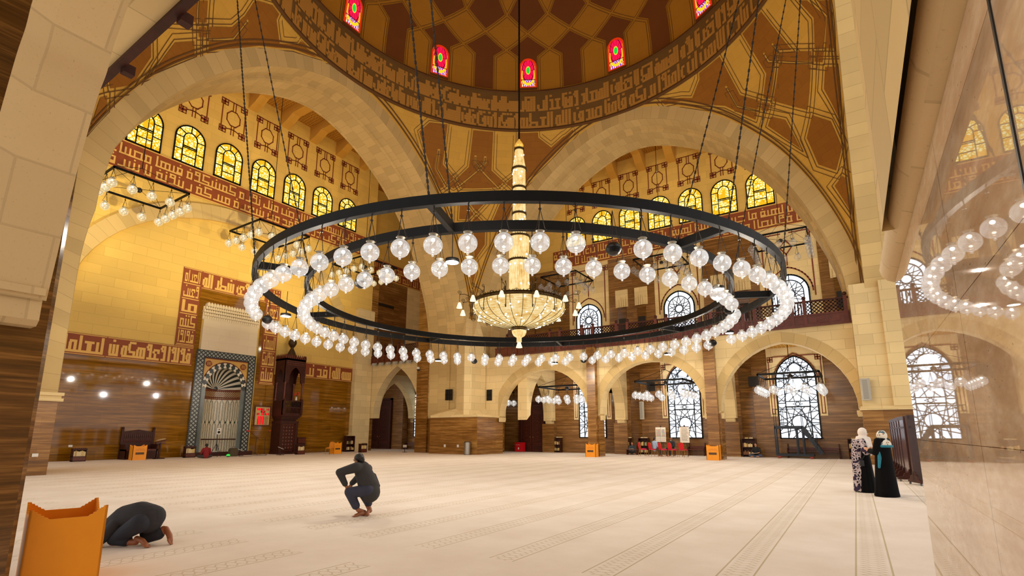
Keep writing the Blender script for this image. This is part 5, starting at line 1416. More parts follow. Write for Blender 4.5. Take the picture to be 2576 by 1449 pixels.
# ---------------------------------------------------------------- doors
def door(name, x0, x1, zt, label, y=NL):
    d = empty(name, ((x0+x1)/2, y, 0), 0, label, 'door', None, 'structure'); w = (x1-x0); h = w/2
    mb = MB(); mb.box((-h,-.22,0),(-h+.16,0,zt)); mb.box((h-.16,-.22,0),(h,0,zt)); mb.box((-h,-.22,zt-.2),(h,0,zt)); mb.build('door_frame', M_WOOD, d)
    for s in (-1,1):
        a, c = (-h+.16,-.01) if s < 0 else (.01,h-.16)
        mb = MB(); mb.box((a,-.13,0),(c,-.05,zt-.2)); lf = mb.build('door_leaf', M_WOODR if 0 else M_WOOD, d)
        cv = MB(); F = lambda u,v,dd=0: Vector((u,-.135-dd,v)); m_ = (a+c)/2
        cv_h = zt-.2
        strip(cv, F, [(a+.1,.7),(c-.1,.7),(c-.1,cv_h-.8),(a+.1,cv_h-.8)], .05, .015, True); strip(cv, F, [(a+.1,.12),(c-.1,.12),(c-.1,.58),(a+.1,.58)], .04, .015, True); strip(cv, F, [(a+.1,cv_h-.65),(c-.1,cv_h-.65),(c-.1,cv_h-.15),(a+.1,cv_h-.15)], .04, .015, True)
        for k in range(7):
            z = 1.0+(cv_h-2.2)*k/6
            for q in range(8): cv.bar(F(m_,z,.01), F(m_+(c-a)*.34*cos(pi*q/4+.2), z+.24*sin(pi*q/4+.2),.01), .03,.02)
        cv.build('carving', M_WOODR, lf)
        kb = MB(); kb.ell((-.14*(1 if s<0 else -1),-.19,1.25), (.05,.05,.05), 8, 6); kb.cyl((-.14*(1 if s<0 else -1),-.13,1.25),(-.14*(1 if s<0 else -1),-.19,1.25),.02,n=6); kb.build('knob', plain('brass_knob_%d' % (s+1), (190,160,100), .25, .9), lf)
    return d
dx0, dx1 = QY(1308,1100,NL).x, QY(1373,1100,NL).x
door('door_1', dx0, dx1, 4.30, 'tall dark carved double door right of the central pier')
door('door_2', QY(926,1100,37.6).x, QY(983,1100,37.6).x, QY(955,1003,37.6).z, 'tall dark carved double door inside the small arch left of the central pier', 37.7)
mb = MB(); mb.box((QY(900,1100,37.7).x-1.5,37.7,0),(QY(988,1100,37.7).x+1.3,38.4,8)); struct('wall_west_bay_back', mb, M_TRAVR)
# ---------------------------------------------------------------- orange book boxes
M_ORG = plain('orange_painted_wood', (238,150,14), .45, var=.04, vscale=3); M_ORGD = plain('orange_inside', (206,106,14), .5); M_SLOT = plain('dark_slot', (84,54,24), .6); M_CAPT = plain('faint_orange_writing', (196,102,8), .5)
def scallop(w, h, tip, n=5):
    """panel outline with stepped rising corners"""
    P = [(-w/2,0),(w/2,0),(w/2,h+tip)]
    s = w*.22
    for i in range(n): 
        a = i/n; P += [(w/2-.012-s*a, h+tip*(1-a)), (w/2-.012-s*(a+.75/n), h+tip*(1-a)-tip*.12/n)]
    P += [(w/2-s-.02,h)]
    return P+[(-u, z) for u, z in reversed(P[2:])]
def orange_box(loc, rz, w, d, h, tip, label):
    b = empty('orange_book_box', loc, rz, label, 'box', 'orange book boxes')
    for nm, wd, M in (('front_panel', w, Matrix.Translation((0,-d/2,0))), ('back_panel', w, Matrix.Translation((0,d/2-.02,0))), ('side_panel', d, Matrix.Translation((-w/2+.02,0,0)) @ Matrix.Rotation(pi/2,4,'Z')), ('side_panel', d, Matrix.Translation((w/2,0,0)) @ Matrix.Rotation(pi/2,4,'Z'))):
        mb = MB(); mb.prism(scallop(wd, h, tip), lambda u,v,t_: M @ Vector((u,t_,v)), 0, .02); mb.build(nm, M_ORG, b)
    mb = MB(); mb.box((-w/2+.02,-d/2+.02,h-.12),(w/2-.02,d/2-.02,h-.10)); mb.build('inner_tray', M_ORGD, b)
    return b
def slot(b, w, d, h):
    mb = MB()
    for k in range(17):
        pass
    mb.box((-w*.30,-d/2-.006,h*.40),(w*.30,-d/2+.004,h*.56)); mb.build('label_slot', M_SLOT, b)
    mb = MB()
    for r_, n, s0 in ((.78,13,.30),(.70,15,.36)):
        random.seed(int(r_*100)); x = w*s0
        while x > -w*s0:
            q = random.uniform(.012,.05); mb.box((x-q,-d/2-.004,h*r_),(x,-d/2+.002,h*r_+random.choice((.012,.02,.03)))); x -= q+.012
    mb.build('painted_caption', M_CAPT, b)
tFL, tFR, tBR = QZ(75,1285,.80), QZ(273,1270,.80), QZ(224,1253,.80)
wN = (tFR-tFL).length; rzN = atan2(tFR.y-tFL.y, tFR.x-tFL.x); dn = Vector((-sin(rzN), cos(rzN),0)); dN = abs((tBR-tFR).dot(dn)); ctr = (tFL+tFR)/2+dn*dN/2
nb = orange_box((ctr.x,ctr.y,0), rzN, wN, dN, .70, .10, 'large orange box with scalloped corners in the foreground by the dark column')
for (x, y, rz, lab) in ((-15.1,32.3,0,'orange book box at the foot of the arcade column nearer the central pier'),(-7.2,32.3,0,'orange book box at the foot of the arcade column nearer the rolling stairs'),(-36.1,QX(345,1156,-36.1).y,pi/2,'orange book box in front of the big wooden chair by the mihrab wall'),(-34.2,26.35,pi/2,'orange book box behind the golden chair beside the pulpit')):
    b = orange_box((x,y,0), rz, .74, .50, .80, .09, lab); slot(b, .74, .50, .80)
# ---------------------------------------------------------------- books, cabinets, shelves
BOOKC = [plain('book_cover_%d' % i, c, .6) for i, c in enumerate(((214,186,120),(150,112,58),(196,160,98),(120,70,36),(226,206,160),(92,92,60)))]
bookp = []
for i in range(6):
    mb = MB(); mb.box((-.03,-.08,0),(.03,.08,.22)); mb.box((-.032,-.084,0),(.032,-.078,.222)); o = mb.build('book', BOOKC[i]); bookp.append(o)
used_b = [False]*6
def book(loc, rz, sc, label, group, k, lay=False):
    o = bookp[k] if not used_b[k] else bookp[k].copy()
    if used_b[k]: COL.objects.link(o)
    used_b[k] = True
    o.location = loc; o.scale = sc; o.rotation_euler = (0, pi/2 if lay else 0, rz); tag(o, label, 'book', group); return o
def wpt(base, rz, x, y, z): c, s = cos(rz), sin(rz); return (base[0]+x*c-y*s, base[1]+x*s+y*c, base[2]+z)
random.seed(11)
def cabinet(loc, rz, label, blabel, w=.62, d=.34, h=.72):
    b = empty('book_cabinet', loc, rz, label, 'cabinet', 'low dark book cabinets')
    mb = MB(); mb.box((-w/2,-d/2,0),(-w/2+.03,d/2,h)); mb.box((w/2-.03,-d/2,0),(w/2,d/2,h)); mb.box((-w/2,-d/2,0),(w/2,d/2,.06)); mb.box((-w/2,d/2-.02,0),(w/2,d/2,h)); mb.box((-w/2,-d/2,.26),(w/2,d/2,.29)); mb.box((-w/2-.01,-d/2-.01,h-.1),(w/2+.01,d/2,h)); mb.build('case', M_WOOD, b)
    mb = MB(); mb.box((-w/2+.03,-d/2-.005,.06),(w/2-.03,-d/2+.015,.26)); mb.prism([(-.09,.12),(.09,.12),(.06,.2),(0,.215),(-.06,.2)], lambda u,v,t_: Vector((u,t_,v)), -d/2-.012, -d/2); mb.build('drawer', M_WOODR, b)
    mb = MB()
    for k in range(6): mb.prism([(-w/2+.05+.09*k,h),(-w/2+.05+.09*k+.07,h),(-w/2+.05+.09*k+.035,h+.05)], lambda u,v,t_: Vector((u,t_,v)), -d/2, -d/2+.02)
    mb.build('cresting', M_WOOD, b)
    for k in range(8): book(wpt(loc, rz, -w/2+.075+.068*k, -d/2+.12, .29), rz, (1,1,random.uniform(1.1,1.45)), blabel, blabel, random.choice((0,2,4)))
    return b
for px, py, rz, lab, bl in ((195,1161,pi/2,'low book cabinet alone near the left end of the mihrab wall','pale books in the cabinet near the left end of the mihrab wall'),(475,1151,pi/2,'low book cabinet just left of the mihrab by the man in red','pale books in the cabinet by the man in red'),(754,1143,pi/2,'low book cabinet in front of the drawers right of the pulpit','pale books in the cabinet right of the pulpit'),(912,1138,pi/2,'low book cabinet nearest the small arch with the carved door','pale books in the cabinet nearest the small arch')):
    p = QZ(px, py); x = max(min(p.x, -34.3), -37.4); q = QX(px, py, x); cabinet((q.x, q.y, 0), rz, lab, bl)
def bookshelf(loc, rz, label, blabel, w=.78, d=.34, h=1.22, n=7):
    b = empty('bookshelf', loc, rz, label, 'bookshelf', 'dark two tier bookshelves')
    mb = MB()
    for x in (-w/2, w/2-.04): mb.box((x,-d/2,0),(x+.04,d/2,h))
    mb.box((-w/2,d/2-.02,0),(w/2,d/2,h)); mb.build('case', M_WOOD, b)
    for z in (.12,.62,h-.04): mb = MB(); mb.box((-w/2+.04,-d/2+.01,z),(w/2-.04,d/2,z+.035)); mb.build('shelf', M_WOOD, b)
    for z in (.155,.655):
        x = -w/2+.1
        for k in range(n):
            if x > w/2-.1: break
            book(wpt(loc, rz, x, -d/2+.12, z), rz, (1.25,1,random.uniform(.8,1.3)), blabel, blabel, random.randrange(6)); x += .085+(.06 if random.random() < .2 else 0)
    for k in range(2): book(wpt(loc, rz, -w/2+.2+.28*k, 0, h+.03), rz, (1,1.2,1), 'book lying on top: '+blabel, 'top '+blabel, random.choice((0,4)), True)
    return b
for px, w, lab, bl in ((1404,.62,'dark bookshelf between the carved door and the first lattice window','books in the shelf near the carved door'),(1577,.62,'dark bookshelf left of the man reading at a low stand','books in the shelf left of the reading man'),(1620,.80,'dark bookshelf behind the leftmost red chair','books in the shelf behind the red chairs'),(1833,.80,'dark bookshelf in the recess right of the second arcade column','books in the shelf right of the second column'),(1885,.88,'dark bookshelf beside the man in a black shirt','books in the shelf beside the man in black'),(2150,.70,'dark bookshelf half hidden behind the woman in the white hijab','books in the shelf behind the women')):
    bookshelf((QY(px,1120,38.2).x, 38.2, 0), 0, lab, bl, w)
bookshelf((QX(878,1120,-37.2).x, QX(878,1120,-37.2).y, 0), pi/2, 'tall dark bookshelf at the right end of the mihrab wall', 'books in the shelf at the end of the mihrab wall', .9, .4, 1.35)
# drawer chests right of the pulpit
for (px, z, w, h, lab) in ((748,0,1.0,.75,'dark wooden chest standing right of the pulpit base'),(752,.75,.72,.5,'dark small cabinet stacked on the chest right of the pulpit')):
    q = QX(px, 1120, -37.6); b = empty('wooden_chest', (q.x, q.y, z), pi/2, lab, 'chest')
    mb = MB(); mb.box((-w/2,-.3,0),(w/2,.3,h)); mb.box((-w/2-.03,-.33,h-.05),(w/2+.03,.3,h)); mb.build('case', M_WOOD, b)
    for k in range(2):
        mb = MB(); mb.box((-w/2+.05,-.325,.06+k*(h-.12)/2),(w/2-.05,-.3,.04+(k+1)*(h-.12)/2)); dr = mb.build('drawer', M_WOODR, b)
        mb = MB(); mb.ell((0,-.34,.06+(k+.5)*(h-.12)/2), .025, 8, 5); mb.build('knob', M_BRASS, dr)
# ---------------------------------------------------------------- large carved chair by the wall
q = QX(350,1140,-37.35); k_ = empty('preacher_chair', (q.x, q.y, 0), pi/2, 'large dark carved wooden preacher chair with high panelled back against the mihrab wall', 'chair')
mb = MB(); mb.box((-.9,.42,0),(-.78,.54,1.82)); mb.box((.78,.42,0),(.9,.54,1.82)); mb.prism([(-.78,.5),(.78,.5),(.78,1.66),(.4,1.72),(0,1.8),(-.4,1.72),(-.78,1.66)], lambda u,v,t_: Vector((u,t_,v)), .44, .50)
for s in (-1,1): mb.ell((s*.84,.48,1.88), .08, 8, 6)
mb.build('backrest', M_WOOD, k_)
mb = MB()
for r_ in range(2):
    for k in range(14): mb.lathe([(.015,1.02+.28*r_),(.026,1.12+.28*r_),(.015,1.24+.28*r_)], (-.7+.108*k,.42,0), 6)
mb.build('spindles', M_WOODR, k_)
mb = MB(); mb.box((-.88,-.3,.5),(.88,.5,.6)); mb.build('seat', M_WOODR, k_)
for s in (-1,1):
    mb = MB(); mb.box((s*.84-.04,-.3,.0),(s*.84+.04,.45,.86)); mb.box((s*.84-.06,-.34,.82),(s*.84+.06,.46,.9)); mb.box((s*.84-.05,-.42,.0),(s*.84+.05,.5,.08)); mb.build('arm_panel', M_WOOD, k_)
mb = MB(); mb.box((-.84,-.3,0),(.84,-.24,.5)); mb.build('apron', M_WOOD, k_)
r0 = empty('slanted_book_stand', (q.x+.85, q.y+.75, 0), pi/2, 'dark wooden slanted stand with an open book beside the preacher chair', 'stand')
mb = MB(); mb.box((-.3,-.04,.92),(.3,.0,1.0)); mb.bar((-.3,-.02,.98),(.3,-.02,1.12), .5, .03); mb.build('desk', M_WOODR, r0)
mb = MB(); mb.box((-.05,-.05,.05),(.05,.05,.98)); mb.build('post', M_WOOD, r0); mb = MB(); mb.box((-.26,-.22,0),(.26,.22,.06)); mb.build('foot', M_WOOD, r0)
bo = empty('open_book', (q.x+.83, q.y+.75, 1.14), pi/2, 'open book lying on the slanted stand by the preacher chair', 'book'); mb = MB(); mb.bar((-.22,0,-.01),(0,0,.035), .3,.02); mb.bar((0,0,.035),(.22,0,.09), .3,.02); mb.build('pages', BOOKC[4], bo); mb = MB(); mb.bar((-.24,0,-.03),(.24,0,.075),.33,.012); mb.build('cover', plain('red_leather', (120,30,20), .5), bo)
# ---------------------------------------------------------------- chairs
M_GLEG = plain('gold_metal_legs', (176,128,48), .3, .8); M_REDF = plain('red_velvet', (206,16,30), .8, var=.08); M_PINKF = plain('magenta_seat_velvet', (214,30,84), .8); M_AMB = plain('amber_velvet', (218,134,30), .8)
def banquet(loc, rz, label, back, seat, group):
    b = empty('banquet_chair', loc, rz, label, 'chair', group)
    for sx in (-1,1):
        mb = MB(); mb.tube([(sx*.19,.18,.46),(sx*.20,.21,.0)], .014, 6); mb.build('leg', M_GLEG, b)
        mb = MB(); mb.tube([(sx*.19,-.20,.46),(sx*.20,-.26,.0)], .014, 6); mb.build('leg', M_GLEG, b)
    mb = MB(); mb.tube([(-.20,-.20,.44),(-.20,-.25,.78),(-.15,-.28,.93),(0,-.285,.965),(.15,-.28,.93),(.20,-.25,.78),(.20,-.20,.44)], .015, 6); mb.tube([(-.2,.18,.44),(.2,.18,.44),(.2,-.2,.44),(-.2,-.2,.44)], .013, 6, True); mb.build('frame', M_GLEG, b)
    mb = MB(); P = [(-.18,.52),(.18,.52),(.185,.78),(.14,.92),(0,.945),(-.14,.92),(-.185,.78)]
    mb.prism(P, lambda u,v,t_: Vector((u,-.2-(v-.46)*.16+t_,v)), -.03, .03); mb.build('backrest', back, b)
    mb = MB(); mb.ell((0,0,.485), (.235,.235,.055), 20, 8); mb.prism([(-.2,-.2),(.2,-.2),(.21,.2),(-.21,.2)], lambda u,v,t_: Vector((u,v,t_)), .445, .5); mb.build('seat', seat, b)
    return b
chn = ['leftmost','second from the left','middle','second from the right','rightmost']
chp = []
for i, (px, py) in enumerate(((1618,1148),(1644,1147.5),(1669,1148),(1693,1148.5),(1720,1148))):
    p = QZ(px, py); y = 35.1+(.0,.12,.05,-.05,.1)[i]; p = QY(px, py, y); chp.append(p)
    banquet((p.x, p.y, 0), (-.9,-.75,-.75,-.6,-.25)[i], 'red velvet banquet chair with gold legs, %s before the easels' % chn[i], M_REDF, M_PINKF, 'red banquet chairs')
p = QZ(828,1144); banquet((-33.4, QX(828,1144,-33.4).y, 0), pi*.98+R_(20), 'single golden amber banquet chair by the orange box near the pulpit', M_AMB, M_AMB, None)
# ---------------------------------------------------------------- things along the mihrab wall
def fl2(px, py, xmax=-34.5, xmin=-37.3):
    p = QZ(px, py); x = max(xmin, min(xmax, p.x)); q = QX(px, py, x); return Vector((q.x, q.y, 0))
M_PLB = plain('black_plastic', (16,15,14), .4)
def micstand(px, py, lean, label):
    p = fl2(px, py); b = empty('microphone_stand', p, pi/2, label, 'stand', 'microphone stands'); 
    mb = MB(); 
    for k in range(3): mb.cyl((0,0,.12),(.34*cos(2.1*k+.5),.34*sin(2.1*k+.5),.01),.012,n=5)
    mb.build('tripod_base', M_PLB, b); mb = MB(); mb.cyl((0,0,.05),(0,0,1.22),.016,n=6); mb.build('pole', M_PLB, b)
    mb = MB(); mb.cyl((-.3*lean,0,1.08),(.62*lean,0,1.72),.011,n=5); mb.build('boom', M_PLB, b)
    mb = MB(); mb.cyl((.62*lean,0,1.72),(.80*lean,0,1.74),.05,.045,8); mb.ell((.82*lean,0,1.745),.055,8,6); mb.build('red_foam_microphone', plain('red_foam', (206,30,20), .8), b)
micstand(641,1144.5,-.9,'black boom microphone stand with red foam tip nearer the mihrab'); micstand(664,1144.5,.35,'black boom microphone stand with red foam tip nearer the pulpit')
p = fl2(543,1139,-35.4,-36.4); b = empty('speaker_tripod', p, pi/2, 'black tripod stand carrying a small white loudspeaker before the mihrab', 'stand'); mb = MB()
for k in range(3): mb.cyl((0,0,.9),(.42*cos(2.1*k+.3),.42*sin(2.1*k+.3),.01),.018,n=5)
mb.build('leg_set', M_PLB, b); mb = MB(); mb.cyl((0,0,.4),(0,0,1.5),.022,n=6); mb.build('pole', M_PLB, b)
b2 = empty('white_loudspeaker', (p.x,p.y,1.5), pi/2, 'small white loudspeaker on top of the black tripod before the mihrab', 'speaker'); mb = MB(); mb.box((-.13,-.11,0),(.13,.11,.42)); mb.build('housing', M_WHITE, b2); mb = MB(); mb.cyl((0,-.112,.14),(0,-.125,.14),.085,n=14); mb.cyl((0,-.112,.32),(0,-.125,.32),.04,n=10); mb.build('drivers', M_BLACK, b2)
p = fl2(586,1143,-35.2,-36.2); b = empty('travel_bag', p, pi/2, 'dull brown travel bag standing before the right mihrab jamb', 'bag'); mb = MB(); mb.prism([(-.26,0),(.26,0),(.27,.45),(.2,.56),(-.2,.56),(-.27,.45)], lambda u,v,t_: Vector((u,t_,v)), -.13,.13); mb.build('body', plain('brown_canvas', (74,62,40), .8, var=.1), b); mb = MB(); mb.tube([(-.1,0,.55),(-.08,0,.66),(.08,0,.66),(.1,0,.55)],.012,5); mb.build('handle', M_PLB, b)
p = fl2(574,1146,-34.9,-35.6); b = empty('green_floor_lamp', p, 0, 'small green glowing lamp on the carpet before the mihrab', 'lamp'); mb = MB(); mb.cyl((0,0,0),(0,0,.09),.09,.10,12); mb.build('base', M_PLB, b); mb = MB(); mb.ell((0,0,.11),(.12,.12,.09),12,7); mb.build('green_dome', plain('green_plastic', (60,200,80), .3, Emission_Color=lin((40,220,80)), Emission_Strength=.6), b)
def rehal(p, rz, label, h=.36):
    b = empty('reading_stand', p, rz, label, 'stand', 'low reading stands'); mb = MB(); mb.bar((-.2,0,h-.08),(.2,0,h+.1), .3,.02); mb.build('desk', M_WHITE, b); mb = MB(); mb.cyl((0,0,.02),(0,0,h),.025,n=6); mb.build('post', M_WOOD, b); mb = MB(); mb.box((-.26,-.03,0),(.26,.03,.035)); mb.box((-.03,-.2,0),(.03,.2,.035)); mb.build('foot', M_WOOD, b)
rehal(fl2(602,1147), pi/2+2.6, 'low reading stand with a tilted white sheet right of the mihrab bag', .42); rehal(fl2(705,1145), pi/2+2.6, 'low reading stand with a tilted white sheet before the pulpit', .5)
p = QY(1018,1134,31.6); rehal((p.x,p.y,0), 2.4, 'low dark reading stand on the carpet left of the central pier', .5)
# floor cables by the microphones
mb = MB(); a = fl2(600,1149); c = fl2(668,1146); mb.tube([a+Vector((0,0,.012)), a+(c-a)*.3+Vector((.3,0,.012)), a+(c-a)*.6+Vector((-.2,0,.012)), c+Vector((.1,0,.012))], .012, 5); tag(mb.build('floor_cable', M_PLB), 'black cable trailing on the carpet between the microphone stands', 'cable')
# prayer time board
q0, q1 = QX(641,1020,QW+.06), QX(677,1072,QW+.06); yb0, yb1, zb0, zb1 = min(q0.y,q1.y), max(q0.y,q1.y), 2.12, 3.62
b = empty('prayer_times_board', (QW+.06, (yb0+yb1)/2, (zb0+zb1)/2), 0, 'framed board with red lit digits hanging between the mihrab and the pulpit', 'board'); hw_, hh = (yb1-yb0)/2, .75
FB = lambda u,v,d=0: Vector((d,u,v))
mb = MB(); rectp(mb, FB, -hw_, -hh, hw_, hh, .05); mb.build('frame', M_WOODR, b); mb = MB(); rectp(mb, FB, -hw_+.08, -hh+.08, hw_-.08, hh-.08, .06, .01); mb.build('face', plain('tan_board_face', (206,172,110), .5), b)
M_LED = emit('red_led', (255,24,30), 2.2); M_LEDB = plain('led_window', (90,6,8), .3)
seg = {'0':'abcdef','1':'bc','2':'abged','3':'abgcd','4':'fgbc','5':'afgcd','6':'afgedc','7':'abc','8':'abcdefg','9':'abfgcd'}
def digits(mb, s, u, v, w, h):
    for ch in s:
        if ch != ':':
            for k in seg[ch]:
                p = {'a':((0,1),(1,1)),'b':((1,1),(1,.5)),'c':((1,.5),(1,0)),'d':((0,0),(1,0)),'e':((0,0),(0,.5)),'f':((0,.5),(0,1)),'g':((0,.5),(1,.5))}[k]
                strip(mb, FB, [(u+p[0][0]*w, v+p[0][1]*h),(u+p[1][0]*w, v+p[1][1]*h)], .022, .085, False, .008)
            u += w*1.55
        else: u += w*.5
led = MB(); lw_ = MB(); tx = MB()
for (u,v,w,h,s) in ((-.46,.44,.30,.12,'2018'),(-.10,.44,.14,.12,'11'),(.28,.44,.14,.12,'23'),(-.16,.26,.3,.12,'14'),(-.46,.08,.14,.12,'15'),(-.10,.08,.14,.12,'03'),(.16,.08,.30,.12,'1440')):
    rectp(lw_, FB, u, v-.02, u+w+.04, v+h+.02, .075, .01); digits(led, s, u+.03, v, (w-.04)/max(1,len(s))/1.5, h)
for r_ in range(6):
    v = -.10-.105*r_
    for u, s in ((-.38,('0450','0610','1138','1438','1703','1820')[r_]),(-.06,('51','12','39','40','05','22')[r_])):
        rectp(lw_, FB, u, v-.012, u+.27 if len(s) > 2 else u+.17, v+.085, .075, .01); digits(led, s, u+.02, v, .035, .07)
    lay(tx, lambda u,v,d=0: FB(u,v,.075), ("الفجر","الشروق","الظهر","العصر","المغرب","العشاء")[r_], .44, -1, v+.075, .011, .011, .08, 26)
lw_.build('led_windows', M_LEDB, b); led.build('digits', M_LED, b); tx.build('lettering', M_REDL, b)
# sockets
for (fn, px, py, lab) in ((lambda x,y: QX(x,y,QW+.06),177,1122,'small white wall socket above the low cabinet at the left of the mihrab wall'),(lambda x,y: QX(x,y,-26.0),88,1145,'small white wall socket on the near left pier base')):
    q = fn(px, py); mb = MB(); mb.box((q.x,q.y-.09,q.z-.06),(q.x+.02,q.y+.09,q.z+.06)); mb.box((q.x+.02,q.y-.05,q.z-.02),(q.x+.026,q.y-.02,q.z+.02)); tag(mb.build('wall_socket', M_WHITE), lab, 'socket', 'white wall sockets')
pq = Vector((*pA,0)); pr = Vector((*pB,0)); dv = (pr-pq).normalized(); nv_ = Vector((dv.y,-dv.x,0))
def on_dado(px):  # point on the dado face under a pixel column
    d = ray(px, 1120); 
    den = d.x*nv_.x+d.y*nv_.y; t_ = (pq.x*nv_.x+pq.y*nv_.y)/den; return d*t_
for px, lab in ((1119,'left one of the two white wall sockets on the central pier base'),(1152,'right one of the two white wall sockets on the central pier base')):
    p = on_dado(px); M = Matrix.Translation((p.x,p.y,.62)) @ Matrix.Rotation(atan2(dv.y,dv.x),4,'Z'); mb = MB(); mb.box((-.09,-.02,-.1),(.09,.0,.1), M); mb.box((-.03,-.028,-.03),(.03,-.02,.03), M); tag(mb.build('wall_socket', M_WHITE), lab, 'socket', 'white wall sockets')
# steel bin, red box, wall speakers
p = on_dado(1183)+nv_*.35; p.z = 0
b = empty('steel_bin', p, 0, 'tall brushed steel cylindrical bin in front of the central pier', 'bin'); mb = MB(); mb.cyl((0,0,.03),(0,0,.92),.24,n=28); mb.build('body', plain('brushed_steel', (168,164,156), .28, .9), b); mb = MB(); mb.lathe([(.245,.90),(.25,.93),(.2,.96),(.19,.93)], n=28); mb.lathe([(.25,0),(.25,.04)], n=28); mb.build('rim', plain('dark_steel', (90,88,84), .3, .9), b)
q = QY(1309,1120,38.0); b = empty('red_box', (q.x,37.95,0), 0, 'bright red metal box with white marks at the foot of the carved door', 'box'); mb = MB(); mb.box((-.38,-.25,.02),(.38,.25,.78)); mb.box((-.4,-.27,.74),(.4,.27,.80)); mb.build('body', plain('red_paint', (198,12,28), .35), b)
mb = MB()
for k in range(7): mb.box((-.26+.06*k,-.256,.58),(-.225+.06*k,-.25,.60+.012*(k%2)))
mb.prism([(-.05,.2),(.05,.2),(.07,.32),(.03,.38),(-.03,.38),(-.05,.3)], lambda u,v,t_: Vector((u,t_,v)), -.256,-.25); mb.build('white_markings', M_WHITE, b)
M_GREYP = plain('grey_speaker_enclosure', (176,170,156), .5)
def wspk(pos, rz, w, d, h, label, n=1):
    b = empty('column_speaker', pos, rz, label, 'speaker', 'pale column speakers on the walls')
    mb = MB(); mb.prism([(-w/2,0),(-w/2,-d*.6),(-w*.3,-d),(w*.3,-d),(w/2,-d*.6),(w/2,0)], lambda u,v,t_: Vector((u,v,t_)), 0, h); mb.build('enclosure', M_GREYP, b)
    mb = MB(); mb.box((-w*.27,-d-.006,.06),(w*.27,-d,h-.06)); mb.build('grille', plain('pale_mesh_grille', (150,146,136), .7), b)
    mb = MB(); mb.box((-w*.2,0,h*.4),(w*.2,.08,h*.6)); mb.build('bracket', M_BLACK, b)
q = QY(2182,1008,32.05); wspk((q.x,31.95,q.z), -.1, .42, .3, QY(2180,953,32.05).z-q.z, 'grey column speaker on the right stone pier above its ledge')
q = QY(1617,1055,38.35); wspk((q.x,38.3,q.z), 0, .34, .2, 1.35, 'pale column speaker on the brown wall above the red chairs')
for k, (y0_, y1_) in enumerate(((1070,1037),(1036,1003))): q = QY(906,y0_,32.2); wspk((QY(906,1040,32.2).x,32.2,q.z), 0, .30, .22, QY(906,y1_,32.2).z-q.z, '%s of the two stacked pale column speakers left of the small arch' % ('lower','upper')[k])
for k in range(8):
    px = 928+17.4*k; q = QY(px,917-1.5*k,32.2); b = empty('spot_speaker', (q.x,32.2,q.z-.2), 0, 'small white angled box under the west balcony, %s from the left of eight' % names[k], 'speaker', 'white boxes under the west balcony'); mb = MB(); mb.prism([(0,0),(-.28,-.06),(-.34,.22),(0,.28)], lambda u,v,t_: Vector((t_,u,v)), -.14,.14); mb.build('housing', M_GREYP, b); mb = MB(); mb.box((-.05,-.02,.1),(.05,.15,.2)); mb.build('bracket', M_BLACK, b)
q = QY(1059,930,32.2); b = empty('dome_camera', (q.x,31.86,q.z), 0, 'white dome security camera right of the small arch', 'camera'); mb = MB(); mb.cyl((0,0,0),(0,0,.2),.15,.12,14); mb.build('housing', M_WHITE, b); mb = MB(); mb.ell((0,0,0),.13,12,8); mb.build('dark_dome', M_PLB, b)
# benches
def bench(x0, x1, y, label):
    b = empty('bench', ((x0+x1)/2, y, 0), 0, label, 'bench', 'dark wall benches'); w = (x1-x0)/2
    mb = MB(); mb.box((-w,-.22,.40),(w,.22,.46)); mb.build('seat', M_WOODR, b); mb = MB(); mb.box((-w,.18,.52),(w,.22,.66)); mb.build('back_rail', M_WOODR, b)
    n = max(2, int((x1-x0)/1.8)+1)
    for i in range(n):
        x = -w+2*w*i/(n-1); mb = MB(); mb.prism([(-.22,0),(-.16,0),(-.14,.34),(.16,.34),(.16,0),(.22,0),(.22,.9),(.16,.9),(.14,.62),(-.18,.56),(-.22,.5)], lambda u,v,t_: Vector((t_,u,v)), x-.035, x+.035); mb.build('end_panel', M_WOOD, b)
bench(QY(1983,1140,38.15).x, QY(2113,1140,38.15).x, 38.15, 'long dark wooden bench behind the rolling stairs'); bench(QY(1733,1135,38.15).x, QY(1773,1135,38.15).x, 38.15, 'dark wooden bench right of the red chairs, before the lattice window'); bench(QY(1022,1120,37.4).x, QY(1060,1120,37.4).x, 37.3, 'dark wooden bench seen through the small arch left of the pier')
# rolling stairs
xs0, xs1 = QY(1958,1150,37.4).x, QY(2076,1150,37.4).x
b = empty('rolling_stairs', (xs0, 37.3, 0), 0, 'dark steel rolling staircase platform with handrails before the right lattice window', 'stairs'); Lx = xs1-xs0; PZ, PLX = 1.98, 1.55
M_STL = plain('dark_blue_steel', (40,46,54), .4, .5); M_ALU = plain('pale_steel_rail', (120,122,124), .3, .8); M_WHL = plain('red_castor', (150,48,30), .5)
mb = MB()
for y in (-.45,.45):
    mb.bar((0,y,.22),(Lx-.55,y,.22),.09,.12); mb.bar((0,y,.2),(0,y,PZ),.08); mb.bar((PLX,y,.2),(PLX,y,PZ),.08); mb.bar((PLX-.35,y,.2),(PLX-.35,y,PZ),.07); mb.bar((0,y,PZ-.05),(PLX,y,PZ-.05),.08,.16)
mb.bar((0,-.45,.22),(0,.45,.22),.08); mb.bar((Lx-.6,-.45,.22),(Lx-.6,.45,.22),.08); mb.build('base_frame', M_STL, b)
mb = MB(); mb.box((0,-.48,PZ),(PLX+.05,.48,PZ+.05)); mb.build('platform', M_STL, b)
for y in (-.45,.45): mb = MB(); mb.bar((PLX,y,PZ-.05),(Lx-.1,y,.3),.06,.22); mb.build('stringer', M_STL, b)
for k in range(7):
    x = PLX+(Lx-.15-PLX)*(k+.8)/7.6; z = PZ-(PZ-.3)*(k+.8)/7.6; mb = MB(); mb.box((x-.14,-.44,z),(x+.14,.44,z+.035)); mb.build('tread', M_ALU, b)
